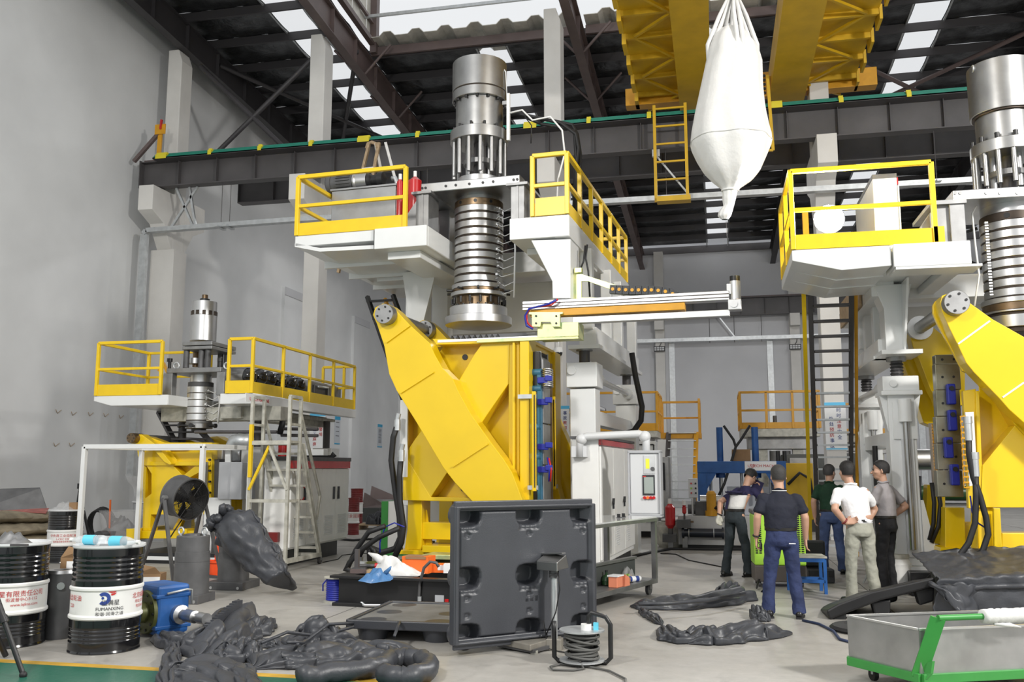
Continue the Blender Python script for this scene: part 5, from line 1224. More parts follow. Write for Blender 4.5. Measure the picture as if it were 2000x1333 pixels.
part('handrail_bow', MB().path([lp(k, a1, y=1.0) for k in ((720, 440), (765, 355), (880, 610))], .05), 'orange_rail', lf)
x80 = lp((92, 300), a2, y=y3).x; yE2 = lp((1365, 372), a2, x=xE-.03).y
railing(lf, [(x80, y3, ztl), (xE-.03, y3, ztl), (xE-.03, yE-.05, ztl), (x80-.3, yE-.05, ztl)], lp((85, 118), a2, y=y3).z-ztl, toe=.2, posts=[0, 3, 2], w=.055)
part('toe_board', MB().box((E0.x+.1, y3-.02, ztl), (xE, y3, ztl+.22)), 'yellow_rail', lf)
p = lp((395, 735), a2, x=xE+.005); part('name_plate', MB().box((xE+.006, p.y-.5, zbl+.02), (xE+.014, p.y+.35, ztl-.02)), 'paper', lf, label='white name plate with red lettering')
text('lettering', 'U TECH MACHINE', .085, 'txt_red', lf, (xE+.018, p.y-.02, (ztl+zbl)/2-.02), (PI/2, 0, PI/2))
part('valve_wheel', MB().torus((lp((520, 550), a1, y=.6).x, .6, ztl+.22), .22, .035).cyl((lp((520, 550), a1, y=.6).x, .6, ztl), (lp((520, 550), a1, y=.6).x, .6, ztl+.22), .04, n=8), 'dirty_white', lf)
# jacks below
for px, py, y in ((505, 830, 1.0), (638, 838, yE-.6), (357, 830, 1.0)):
    p = LM.p(px, py, y=y)
    part('jack_screw', MB().cyl((p.x, y, p.z-.5), (p.x, y, zbl-.1), .075, n=12), 'dark_steel', lf)
    part('jack_housing', MB().box((p.x-.22, y-.2, p.z-.75), (p.x+.22, y+.2, p.z-.42)).box((p.x-.27, y-.22, p.z-.8), (p.x+.27, y+.22, p.z-.74)), 'white_paint', lf, bev=.01)
    part('leg', MB().box((p.x-.18, y-.17, 0), (p.x+.18, y+.17, p.z-.7)), 'white_paint', lf, bev=.01)
a, b = lp((230, 185), a4, y=1.1), lp((1030, 240), a4, y=1.1); part('cross_beam', MB().box((a.x, 1.0, b.z), (b.x, 1.2, a.z)), 'white_paint', lf, bev=.01)
part('control_rod', MB().cyl(lp((1080, 1048), a1, y=.2), lp((1900, 1048), a1, y=.2), .03, n=8), 'dark_steel', lf)
for z in (0, .12): part('drive_shaft', MB().cyl(lp((610, 1080), a2, y=1.2)+V(0, 0, z), lp((980, 1085), a2, y=1.2)+V(0, 0, z), .03, n=8), 'dark_steel', lf)
p = lp((635, 1240), a2, y=1.0); part('red_beacon', MB().cyl(p+V(0, 0, -.12), p+V(0, 0, .12), .1, n=14), 'red_paint', lf)
part('loose_hose', MB().tube([lp(k, a2, y=1.2) for k in ((630, 905), (620, 980), (595, 1070))], .06, 8), 'black_rubber', lf); part('loose_hose', MB().tube([lp(k, a2, y=1.2) for k in ((325, 930), (335, 1050), (375, 1200))], .035, 8), 'black_rubber', lf)
part('loose_hose', MB().tube([lp(k, a2, y=1.4) for k in ((830, 1290), (960, 1300), (1100, 1300), (1150, 1280), (1120, 1265))], .04, 8), 'black_rubber', lf)
for s_, x in ((0, 0), (1, .55)):
    a, b = lp((720, 850), a1, y=1.3), lp((850, 1095), a1, y=.9); part('ladder_stile', MB().beam(a+V(x, 0, 0), b+V(x*1.6, 0, 0)+(b-a)*1.2, .1, .06), 'dark_steel', lf)
for k in range(9): p = a.lerp(b+(b-a)*1.2, k/8); part('ladder_rung', MB().box((p.x, p.y-.08, p.z-.015), (p.x+.6+.3*k/8, p.y+.08, p.z+.015)), 'dark_steel', lf)
part('ladder_handrail', MB().beam(a+V(.45, -.1, .1), b+V(.9, -.1, .3), .05), 'orange_rail', lf)
# domed heaters and gearbox on the deck
dm = None
for k, (qx, qy, r) in enumerate(((285, 490, 50), (395, 500, 47), (482, 520, 46), (592, 540, 45), (688, 560, 44), (778, 578, 43))):
    p = lp((qx, qy), a2, x=xE-.45); R = r*.00185*1.0; R = .155
    o = thing('domed_heater', ['black domed heater nearest the corner of the railing', 'black domed heater second from the railing corner', 'black domed heater third from the railing corner', 'black domed heater fourth from the railing corner', 'black domed heater fifth from the railing corner', 'black domed heater beside the grey gearbox'][k], 'heater', LM.loc+V(p.x, p.y, ztl), 0, 'black domed heaters in a row')
    h = p.z-ztl
    part('dome', MB().lathe((0, 0, h), [(0, -.18), (.08, -.165), (.13, -.11), (R, 0)], 20, (.75, 1, 0) if False else (.15, -1, 0.05)) if False else MB().sphere((0, 0, h), R, 18, 12), 'black_gloss', o)
    part('sleeve', MB().cyl((-.0, .0, h), (-.42, .12, h+.02), R*1.03, n=20), 'machined', o); part('foot', MB().box((-.3, -.06, 0), (-.1, .16, h-.1)), 'grey_steel', o)
o = thing('gearbox', 'grey cast gearbox with lifting eyes on the smaller machine platform', 'gearbox', LM.loc)
a, b = lp((800, 510), a2, x=xE-.6), lp((1130, 680), a2, x=xE-.6)
part('gear_case', MB().box((xE-1.3, a.y, ztl), (xE-.4, b.y, ztl+.52)), 'grey_steel', o, bev=.03); part('side_cover', MB().box((xE-.4, a.y+.2, ztl+.05), (xE-.36, a.y+1.0, ztl+.45)), 'cast_grey', o, bev=.02)
part('oil_pipe', MB().tube([(xE-.33, a.y+.3, ztl+.4), (xE-.33, a.y+.8, ztl+.42), (xE-.33, a.y+.85, ztl+.1)], .025, 8), 'galv', o)
p = lp((665, 485), a2, x=xE-.7); part('lifting_eye', MB().torus(p, .09, .022, (.3, 1, 0)), 'galv', o); p = lp((705, 490), a2, x=xE-.7); part('breather_cap', MB().cyl(p+V(0, 0, -.1), p+V(0, 0, .06), .07, n=12), 'black_paint', o)
part('extruder_barrel', MB().box((E0.x-.2, a.y-2.2, ztl+.1), (xE-.75, a.y, ztl+.42)), 'machined', o, bev=.02)
# head on a bridge
yh3 = .5
o = thing('head_bridge', 'dark grey bridge frame with lifting eyes under the smaller die head', 'bracket', LM.loc)
a, b = lp((795, 410), a1, y=0), lp((1340, 445), a1, y=0)
part('bridge_plate', MB().box((a.x, 0, b.z), (b.x, 1.0, a.z)), 'grey_steel', o, bev=.01)
for q0, q1 in (((765, 450), (845, 665)), ((1300, 440), (1370, 655))): p, r = lp(q0, a1, y=.0), lp(q1, a1, y=.0); [part('box_bracket', MB().box((p.x, y, ztl), (r.x, y+.15, b.z)), 'grey_steel', o, bev=.008) for y in (0, .85)]
for qx in (895, 1400): p = lp((qx, 395), a1, y=.1); part('lifting_eye', MB().torus(p+V(0, 0, .02), .055, .018, (0, 1, 0)), 'galv', o)
for qx in (825, 1330): p = lp((qx, 410), a1, y=.1); part('clamp_bolt', MB().cyl(p, p+V(0, 0, .12), .03, n=8).cyl(p+V(0, 0, .12), p+V(0, 0, .18), .05, n=8), 'black_paint', o)
a, b = lp((955, 145), a1, y=.1), lp((1225, 215), a1, y=.1)
for z0, z1 in ((b.z, (a.z+b.z)/2-.01), ((a.z+b.z)/2, a.z)): part('top_plate', MB().box((a.x, .1, z0), (b.x+.05, .95, z1)), 'grey_steel', o, bev=.01)
for q in (1000, 1150, 1215): 
    for y in (.2, .85): p0, p1 = lp((q, 220), a1, y=.2), lp((q, 405), a1, y=.2); part('tie_rod', MB().cyl((p0.x, y, p1.z), (p0.x, y, p0.z), .055, n=12), 'cast_grey', o)
p = lp((1090, 340), a1, y=.5); part('piston_collar', MB().cyl(p+V(0, 0, -.05), p+V(0, 0, .05), .16, n=18), 'machined', o); part('feed_pipe', MB().cyl((p.x, .5, lp((0, 405), a1, y=.2).z), (p.x, .5, b.z), .06, n=12), 'bronze', o)
rows = [(577, 587, 6, 'bronze', 'nipple'), (585, 592, 10, 'black_paint', 'hex_nut'), (591, 618, 25, 'machined', 'cylinder_cap'), (618, 668, 26.3, 'machined', 'cylinder_barrel'), (727, 748, 21, 'aluminium', 'die_neck'), (748, 757, 25.5, 'cast_grey', 'locking_ring')]
y = 757.
for k in range(5): rows += [(y, y+12, 26.5, 'aluminium', 'heater_band'), (y+12, y+13.2, 25.8, 'groove', 'band_gap')]; y += 13.2
rows += [(823, 828, 26, 'grey_steel', 'lower_flange'), (828, 838, 27.5, 'brushed', 'bolt_flange'), (838, 844, 15, 'black_paint', 'die_throat')]
hd3, zz, rr = die_head('die_head', 'small silver die head rising from the far platform with slotted cap', LM, 388, yh3, rows)
R = rr(613, 25.2)
for k in range(12): a = 2*PI*k/12; s_ = part('cap_slot', MB().box((-.03, -.012, -.04), (.03, .012, .04)), 'groove', hd3); s_.location = (math.cos(a)*R*.985, math.sin(a)*R*.985, zz(614)); s_.rotation_euler = (0, 0, a+PI/2)
R = rr(833, 28)
for a in (-2.2, -1.4, -.15): part('adjusting_bolt', MB().cyl((math.cos(a)*R*.9, math.sin(a)*R*.9, zz(833)), (math.cos(a)*(R+.1), math.sin(a)*(R+.1), zz(833)), .025, n=8).cyl((math.cos(a)*(R+.1), math.sin(a)*(R+.1), zz(833)), (math.cos(a)*(R+.14), math.sin(a)*(R+.14), zz(833)), .04, n=8), 'black_paint', hd3)
heater_wires(hd3, rr(790, 27), zz(818), zz(765), -.5, 5, 'white_plastic', .09)
# ---------------- long control cabinet
o = thing('control_cabinet', 'long white control cabinet with red band behind the rolling ladder', 'cabinet', (0, 0, 0))
yc = 14.3; a, b = W.p(512, 1060, y=yc), W.p(566, 900, y=yc); yk = W.p(679, 950, x=b.x).y; zk = b.z; z0 = .27
part('cabinet_body', MB().box((a.x, yc, z0), (b.x, yk, zk)), 'cabinet_white', o, bev=.01)
part('top_cap', MB().box((a.x, yc-.02, zk), (b.x+.05, yk+.03, zk+.07)), 'cast_grey', o)
part('red_band', MB().box((b.x, yc+.02, zk-.13), (b.x+.045, yk, zk)), 'red_paint', o)
for k in range(4):
    u0, u1 = yc+.03+(yk-yc-.04)*k/4, yc+.03+(yk-yc-.04)*(k+1)/4-.01
    d_ = part('door', MB().box((b.x, u0, z0+.03), (b.x+.03, u1, zk-.14)), 'cabinet_white', o, bev=.006)
    hy = u1-.1 if k % 2 == 0 else u0+.1
    part('handle', MB().box((b.x+.03, hy-.025, 1.05), (b.x+.055, hy+.025, 1.28)), 'black_plastic', d_)
    m = MB()
    for j in range(12): m.box((b.x+.03, u0+.12, .42+j*.03), (b.x+.038, u1-.12, .435+j*.03))
    part('vent_louvres', m, 'light_plastic', d_)
part('plinth', MB().box((a.x+.1, yc+.1, 0), (b.x-.06, yk-.3, z0)), 'black_paint', o)
lm = part('logo_ring', MB().torus((b.x+.035, yc+.42, zk-.55), .13, .012, (1, 0, 0)), 'txt_red', o)
p = W.p(535, 1052, y=yc-.02); part('red_socket', MB().box((p.x-.1, yc-.1, p.z-.06), (p.x+.1, yc, p.z+.1)), 'dark_red', o, bev=.01)
part('lower_shelf', MB().box((a.x, yc-.3, .2), (b.x, yc, .27)), 'white_paint', o)
# ================================================================ drums
def width_at(pxl, pxr, py, y):
    d = W.p(pxr, py, y=y)-W.p(pxl, py, y=y); r_ = ray((pxl+pxr)/2, py); r_.z = 0; r_.normalize(); return (d-r_*d.dot(r_)).length
def drum(name, label, pxl, pxr, pyb, pyt, top='black_gloss', band='white_plastic', bot='black_gloss', group=None, f0=.31, f1=.62):
    mid = (pxl+pxr)/2; c = floor_at(mid, pyb); r = width_at(pxl, pxr, pyb, c.y)/2*.99; h = W.p(mid, pyt, y=c.y).z
    o = thing(name, label, 'drum', c, 0, group)
    rib = lambda za, zb, n: [(r-.0028+.0028*math.cos(2*PI*n*k/(8*n)), za+(zb-za)*k/(8*n)) for k in range(8*n+1)]
    part('lower_body', MB().lathe((0, 0, 0), [(0, .012), (r-.01, .012), (r, 0), (r+.006, .008), (r, .025)]+[(r, .04)]+rib(h*.10, h*.24, 4)+[(r, h*f0)], 40), bot, o)
    part('label_band', MB().lathe((0, 0, 0), [(r, h*f0), (r+.012, h*f0+.012), (r+.012, h*f0+.03), (r, h*f0+.045), (r, h*f1-.045), (r+.012, h*f1-.03), (r+.012, h*f1-.012), (r, h*f1)], 40), band, o)
    part('upper_body', MB().lathe((0, 0, 0), [(r, h*f1)]+rib(h*.67, h*.90, 5)+[(r, h-.02)], 40), top, o)
    part('rim', MB().lathe((0, 0, 0), [(r, h-.03), (r+.008, h-.02), (r+.008, h), (r-.012, h), (r-.012, h-.02), (0, h-.022)], 40), 'light_plastic' if top == 'black_gloss' else top, o)
    part('bung', MB().cyl((r*.55, -r*.2, h-.022), (r*.55, -r*.2, h-.005), .035, n=12), 'galv', o)
    a = math.atan2(-c.y, -c.x); return o, c, r, h, a
o, c, r, h, a = drum('oil_drum', 'glossy black oil drum with white band standing free beside the blue gearbox', 131, 274, 1268, 1062)
zt = h*.31; bh = h*.31; m_ = zt+bh/2
R_ = r+.004
wrapped_text('lettering', '福满星', .052, 'txt_dark', o, (0, 0), R_, a+.055*2, m_+.005)
wrapped_text('lettering', 'FUMANXING', .040, 'txt_dark', o, (0, 0), R_, a+.10, m_-.045)
wrapped_text('lettering', '和谐·润滑之道', .038, 'txt_dark', o, (0, 0), R_, a+.10, m_-.09)
def cyl_patch(nm, pts, mt, da):
    m = MB(); P = [V(math.cos(a+da+x/R_)*R_, math.sin(a+da+x/R_)*R_, m_+z) for x, z in pts]; m.add(P, [list(range(len(P)))]); part(nm, m, mt, o)
ring = lambda r0, r1, t0, t1, n=16: [(math.cos(t0+(t1-t0)*k/n)*r0, math.sin(t0+(t1-t0)*k/n)*r0) for k in range(n+1)]+[(math.cos(t1-(t1-t0)*k/n)*r1, math.sin(t1-(t1-t0)*k/n)*r1) for k in range(n+1)]
for k in range(12):
    t0, t1 = -2.3+k*4.7/12, -2.3+(k+1)*4.7/12
    cyl_patch('emblem_ring', [(-.04+x, .045+z) for x, z in ring(.055, .026, t0, t1, 2)], 'txt_blue', .06)
cyl_patch('emblem_dot', [(-.05+.012*math.cos(t*.8), .05+.012*math.sin(t*.8)) for t in range(8)], 'txt_blue', .06)
for pts in ([(-.03, .112), (.0, .118), (.03, .108), (.075, .115), (.05, .095), (.02, .092)], [(.015, .085), (.04, .09), (.065, .092), (.045, .074), (.02, .068)]): cyl_patch('emblem_flame', pts, 'txt_red', .06)
wrapped_text('lettering', '北京福满星', .055, 'txt_red', o, (0, 0), R_, a+1.22, m_+.045)
wrapped_text('lettering', '地址:北京市', .034, 'txt_red', o, (0, 0), R_, a+1.18, m_-.005)
wrapped_text('lettering', '电话:400-', .034, 'txt_red', o, (0, 0), R_, a+1.16, m_-.048)
wrapped_text('lettering', '工业齿轮油', .055, 'txt_red', o, (0, 0), R_, a-1.18, m_+.045)
wrapped_text('lettering', '220', .045, 'txt_red', o, (0, 0), R_, a-1.15, m_-.02)
wrapped_text('lettering', '400-1511', .036, 'paper', o, (0, 0), R_, a-1.1, m_-.075)
hA, cA, rA_ = h, c, r
o, c, r, h, a = drum('oil_drum', 'glossy black oil drum with white band cut off by the frame edge beside tripod leg', -56, 88, 1258, 1058)
m_ = h*.465; R_ = r+.004
wrapped_text('lettering', '福满星有限责任公司', .058, 'txt_red', o, (0, 0), R_, a+.12, m_+.045)
wrapped_text('lettering', '街波普中心3-112', .038, 'txt_red', o, (0, 0), R_, a+.30, m_-.005)
wrapped_text('lettering', 'www.bjfms.com', .038, 'txt_red', o, (0, 0), R_, a+.38, m_-.05)
cB, hB = c, h
o, c, r, h, a = drum('oil_drum', 'black oil drum with white band standing back among the sacks and cartons', 88, 159, 1098, 995)
m_ = h*.465; R_ = r+.004
wrapped_text('lettering', '中负荷工业齿轮油', .055, 'txt_red', o, (0, 0), R_, a-.12, m_+.04)
wrapped_text('lettering', 'L-CKC 220', .045, 'txt_red', o, (0, 0), R_, a-.12, m_-.015); wrapped_text('lettering', '福满星润滑油有限公司', .032, 'txt_red', o, (0, 0), R_, a-.12, m_-.06)
cC, hC = c, h
for lab, xs, yb, yt in (('dark red drum with white band beside the long white cabinet', (679, 701), 1045, 973), ('dark red drum standing farther back against the wall', (684, 708), 1026, 955)):
    o, c, r, h, a = drum('oil_drum', lab, xs[0], xs[1], yb, yt, 'dark_red', 'white_plastic', 'dark_red')
    if yb > 1040: wrapped_text('lettering', '工业润滑油', .1, 'txt_red', o, (0, 0), r+.004, a+.2, h*.5)
# things on the drums
def bottle(label, loc, ang, L=.3, r=.04):
    o = thing('water_bottle', label, 'bottle', loc, ang)
    part('bottle_body', MB().lathe((0, 0, r), [(0, 0), (r*.9, 0), (r, .02), (r, L*.2), (r*.93, L*.22), (r, L*.25), (r, L*.62), (r*.8, L*.75), (.016, L*.9), (.016, L*.94), (0, L*.94)], 16, (1, 0, 0)), 'clear_bottle', o)
    part('label_sleeve', MB().cyl((L*.27, 0, r), (L*.58, 0, r), r*1.02, n=16, caps=False), 'bottle_blue', o)
    part('cap', MB().cyl((L*.93, 0, r), (L*1.0, 0, r), .02, n=10), 'white_plastic', o)
zz0 = hA-.02
p = W.p(140, 1062, z=hA+.03); bottle('small water bottle with blue label lying at the drum rim, cap outward', V(cA.x-.10, cA.y+.06, zz0), PI+.1, .34, .045)
bottle('larger water bottle with blue label lying across the drum beside gearbox', V(cA.x+.0, cA.y-.12, zz0), -.05, .40, .05)
o = thing('file_tool', 'flat dark steel file lying on the free standing drum', 'tool', V(cA.x-.1, cA.y-.15, zz0), .2)
part('blade', MB().box((-.12, -.015, 0), (.1, .015, .01)), 'dark_steel', o); part('handle', MB().beam((.1, 0, .012), (.2, 0, .012), .03), 'grey_steel', o)
o = thing('rag', 'crumpled grey rag with a steel bar on the cut-off drum', 'rag', V(cB.x+.05, cB.y-.1, hB-.02))
part('cloth_lump', MB().grid(lambda u, v: V((u-.5)*.35, (v-.5)*.25, .11*math.sin(PI*u)*math.sin(PI*v)*(1+.8*nz(u*6, v*6, 3))), 16, 12), 'grey_steel', o)
part('bar', MB().box((-.05, -.16, 0), (.28, -.12, .02)), 'dark_steel', o)
o = thing('film_wad', 'crumpled clear plastic film with a small carton on the drum among sacks', 'plastic film', V(cC.x, cC.y, hC-.02))
part('film', MB().grid(lambda u, v: V((u-.5)*.55, (v-.5)*.45, .12*math.sin(PI*u)*math.sin(PI*v)*(1+nz(u*7, v*7, 5))), 18, 14), 'clear_film', o)
part('carton', MB().box((.12, -.1, 0), (.27, .05, .14)), 'cardboard', o)

# ---------------------------------------------------------------- steel cylinders and gearbox
c = floor_at(112, 1246); r = width_at(80, 143, 1240, c.y)/2; h = W.p(112, 1113, y=c.y).z
o = thing('steel_sleeve', 'dark steel sleeve with bright rim standing between the two front drums', 'cylinder', c)
part('sleeve', MB().lathe((0, 0, 0), [(0, 0), (r, 0), (r, h-.03)], 32), 'cast_grey', o); part('bright_rim', MB().lathe((0, 0, 0), [(r, h-.03), (r-.01, h), (r-.07, h), (r-.07, h-.1), (0, h-.1)], 32), 'machined', o)
p = V(-c.x, -c.y, 0).normalized(); q = V(p.x*r, p.y*r, h-.14); part('set_screw', MB().cyl(q*1.0, q+p*.015, .035, n=12), 'machined', o)
c = floor_at(297, 1240); hg = W.p(297, 1140, y=c.y).z
o = thing('gearbox', 'blue gearbox lying on the floor with round olive flange', 'gearbox', c+V(.06, .05, 0), 1.1)
part('housing', MB().box((-.17, -.22, .02), (.17, .25, hg)), 'blue_paint', o, bev=.03); part('housing_rib', MB().box((-.19, -.23, hg*.75), (.19, .26, hg*.83)).box((-.19, -.23, hg*.15), (.19, .26, hg*.23)), 'blue_paint', o, bev=.01)
part('flange', MB().lathe((-.17, -.02, hg*.47), [(0, .06), (.06, .06), (.07, .09), (.09, .09), (.1, .03), (.2, .03), (.21, .0), (.0, 0)], 30, (-1, 0, 0)), 'olive', o)
part('shaft_bore', MB().cyl((-.232, -.02, hg*.47), (-.262, -.02, hg*.47), .045, n=16), 'black_paint', o)
for k in range(10): t = 2*PI*k/10; part('flange_bolt', MB().cyl((-.195, -.02+math.cos(t)*.17, hg*.47+math.sin(t)*.17), (-.21, -.02+math.cos(t)*.17, hg*.47+math.sin(t)*.17), .014, n=6), 'black_paint', o)
part('oil_pipe', MB().tube([(-.1, -.26, hg*.85), (.1, -.27, hg*.9), (.16, -.26, hg*.88), (.17, -.25, hg*.6)], .012, 6), 'galv', o)
part('output_shaft', MB().lathe((.05, -.22, hg*.42), [(.09, 0), (.09, .06), (.05, .08), (.05, .14), (.06, .15), (.06, .3), (.035, .31), (.035, .37), (.055, .38), (.055, .5), (0, .5)], 20, (0, -1, 0)), 'machined', o)
def piston(label, xl, xr, yt, ys, yb, base, ytilt=0.):
    bx0, bx1, by0, by1 = base; mid = (xl+xr)/2
    c = floor_at((bx0+bx1)/2, (by1)-4); wb_ = width_at(bx0, bx1, by1, c.y)/2*.9; c.y += wb_*.8; r = width_at(xl, xr, yb, c.y)/2
    zb_ = W.p(mid, by0, y=c.y-r).z; h = W.p(mid, yt, y=c.y).z; hs = W.p(mid, ys, y=c.y).z
    o = thing('ram_cylinder', label, 'cylinder', c, .05)
    part('base_block', MB().prism([(-wb_, -wb_+.05, 0), (-wb_+.05, -wb_, 0), (wb_, -wb_, 0), (wb_, wb_, 0), (-wb_, wb_, 0)], (0, 0, zb_)), 'cast_grey', o, bev=.006)
    part('barrel', MB().lathe((0, 0, 0), [(r, zb_), (r, hs-.12), (r-.003, hs-.119), (r-.003, hs-.115), (r, hs-.114), (r, hs), (r*.95, hs+.005)], 36), 'cast_grey', o)
    part('upper_barrel', MB().lathe((0, 0, 0), [(r*.95, hs), (r*.95, h-.01), (r*.92, h), (r*.5, h), (r*.48, h+.02), (0, h+.02)], 36), 'cast_grey', o)
    for s_ in (-1, 1): part('eye_bolt', MB().torus((s_*r*.75, -r*.1, h+.055), .042, .012, (.3, 1, 0), 16, 6).cyl((s_*r*.75, -r*.1, h), (s_*r*.75, -r*.1, h+.02), .018, n=8), 'galv', o)
    for s_ in (-.7, .75): part('base_plug', MB().cyl((s_*wb_, -wb_-.001, zb_*.3), (s_*wb_, -wb_-.006, zb_*.3), .02, n=10), 'machined', o)
    return c, r, h
c1 = piston('grey ram cylinder with two eye bolts in front of the drum fan', 321, 391, 1046, 1077, 1163, (316, 397, 1164, 1184))
c2 = piston('grey ram cylinder with a crumpled black part draped over it', 410, 472, 1033, 1062, 1136, (394, 484, 1137, 1157))

# ---------------------------------------------------------------- crumpled plastic
def lump(mb, pts, widths, heights, seed, n=64, k=40, rough=.45, base=0.):
    """A crumpled length of plastic lying along pts: folded cross-sections with ragged edges."""
    P = [Vector(p) for p in pts]; L = len(P)-1
    def samp(arr, t):
        i = min(int(t*L), L-1); f = t*L-i; f = f*f*(3-2*f)*.5+f*.5; return arr[i]*(1-f)+arr[i+1]*f
    def fn(u, v):
        p = samp(P, v); d = (samp(P, min(1, v+.02))-samp(P, max(0, v-.02)))
        s_ = V(d.y, -d.x, 0).normalized() if d.length > 1e-6 else V(1, 0, 0)
        a = PI*u; w_ = samp(widths, v); h_ = samp(heights, v); taper = min(1, 6*v+.25, 6*(1-v)+.25)
        e = 1+.30*nz(v*11, seed, 0 if u < .5 else 7)
        n1 = nz(u*2.2+seed, v*5, seed); ph = 2.6*nz(v*4+seed, seed, u*1.5)
        pl_ = abs(math.sin(PI*u*3.5+ph+seed)); tr_ = abs(math.sin(v*17+seed+3*nz(u*3, v*3, seed+5))); fold = .3*n1+.75*(pl_**.8-.6)+.45*(tr_-.6)+.12*nz(u*9, v*26, seed)
        q = p+s_*(math.cos(a)*w_*e*taper)+V(0, 0, base+max(.006, .52*h_*taper*math.sin(a)**.6*(.85+.8*fold)))
        q += s_*(.30*w_*fold*math.sin(a)); return q
    return mb.grid(fn, k, n)
def scrap(name, label, lumps, mt='film_plastic', extra=None):
    c = floor_at(*lumps[0][0][len(lumps[0][0])//2]); m = MB()
    for i, (pts, w_, h_) in enumerate(lumps):
        lump(m, [floor_at(*p)-c for p in pts], w_, h_, 3.7*i+sum(p[0] for p in pts)*.013)
    if extra: extra(m, c)
    return single(name, m, mt, label, 'plastic scrap', c, solid=.008)
def ribbed(pts, w_, n):
    def f(m, c):
        P = [floor_at(*p)-c for p in pts]
        for i in range(n):
            t = i/(n-1)*(len(P)-1); j = min(int(t), len(P)-2); p = P[j].lerp(P[j+1], t-j); z = .06+.24*i/n
            m.box((p.x-.03, p.y-w_/2, z-.05), (p.x+.02, p.y+w_/2, z+.02))
    return f
scrap('plastic_scrap', 'crumpled black plastic heap with ribbed strip beside the green floor edge',
      [([(312, 1246), (340, 1262), (385, 1270), (430, 1262)], [.10, .16, .2, .15], [.10, .22, .2, .1]), ([(385, 1288), (420, 1268), (455, 1232), (482, 1205)], [.2, .28, .24, .12], [.22, .36, .40, .38]),
       ([(400, 1290), (450, 1288), (505, 1280)], [.14, .24, .18], [.10, .24, .26]), ([(455, 1255), (490, 1240), (524, 1224)], [.2, .2, .1], [.18, .26, .22])], extra=ribbed([(372, 1268), (462, 1236)], .11, 17))
scrap('plastic_scrap', 'long crumpled black plastic sheet with stringy trimmings before the low pallet',
      [([(488, 1310), (540, 1298), (610, 1292), (690, 1288), (760, 1284), (780, 1292)], [.08, .3, .34, .36, .3, .1], [.06, .20, .22, .24, .22, .08]), ([(545, 1270), (590, 1262), (618, 1256), (650, 1262), (700, 1260)], [.16, .2, .2, .2, .2], [.10, .2, .42, .22, .2]), ([(500, 1262), (545, 1262), (580, 1268)], [.1, .16, .1], [.10, .12, .08])],
      extra=lambda m, c: [m.tube([floor_at(*p)-c+V(0, 0, .14+.06*math.sin(i*2.1+k)) for i, p in enumerate(P)], .012, 5) for k, P in enumerate(([(510, 1290), (560, 1280), (620, 1262), (690, 1256)], [(560, 1302), (590, 1290), (600, 1270), (640, 1262), (720, 1246), (765, 1240), (780, 1258), (770, 1275)], [(580, 1308), (575, 1290), (550, 1286)]))])
scrap('plastic_scrap', 'black plastic rags lying across the green floor edge', [([(345, 1266), (336, 1290), (326, 1345)], [.05, .07, .09], [.16, .14, .12]), ([(352, 1300), (390, 1308), (415, 1322), (440, 1350)], [.08, .26, .3, .25], [.06, .18, .16, .12]), ([(400, 1302), (425, 1294), (446, 1290)], [.1, .12, .06], [.1, .16, .08])])
scrap('plastic_scrap', 'short torn black plastic strip on the green floor', [([(466, 1308), (472, 1325), (482, 1350)], [.12, .10, .12], [.12, .10, .1])])
c = floor_at(780, 1326)
m = MB()
P = [(585, 1345), (650, 1334), (710, 1328), (745, 1320), (762, 1306), (790, 1302), (822, 1306), (840, 1318), (835, 1333), (800, 1342), (770, 1342), (745, 1334)]
P3 = [floor_at(*p)-c+V(0, 0, .075) for p in P]; Q = []
for i in range(len(P3)-1):
    for k in range(6): Q.append(P3[i].lerp(P3[i+1], k/6))
m.tube([q+V(0, 0, .02*nz(i*.5, 1)) for i, q in enumerate(Q)], [.075+.02*nz(i*.7, 5) for i in range(len(Q))], 12)
single('plastic_scrap', m, 'film_plastic', 'thick curled black plastic loop at the bottom of the frame', 'plastic scrap', c)
scrap('plastic_scrap', 'black plastic flash with white torn edge before the wheeled table',
      [([(1232, 1186), (1262, 1188), (1320, 1186), (1380, 1180), (1440, 1172), (1460, 1166)], [.10, .22, .3, .3, .25, .05], [.10, .16, .2, .2, .26, .2]), ([(1400, 1172), (1425, 1162), (1440, 1158)], [.1, .12, .05], [.2, .3, .2])],
      extra=lambda m, c: m.tube([floor_at(*p)-c+V(0, 0, .13) for p in ((1248, 1204), (1300, 1203), (1380, 1196), (1455, 1182))], .02, 5))
scrap('plastic_scrap', 'long twisted black plastic trimming in front of the man in navy polo',
      [([(1252, 1196), (1272, 1208), (1292, 1222)], [.05, .08, .04], [.10, .10, .06]), ([(1295, 1228), (1312, 1250), (1335, 1256), (1345, 1246)], [.1, .14, .12, .06], [.1, .16, .16, .12]), ([(1335, 1258), (1370, 1254), (1420, 1250), (1470, 1244), (1545, 1240)], [.1, .24, .24, .22, .1], [.1, .24, .2, .26, .14])])
scrap('plastic_scrap', 'small glossy curl of black plastic beside the shoes of the man in navy polo', [([(1474, 1202), (1484, 1212), (1500, 1216)], [.06, .09, .05], [.2, .24, .14])])
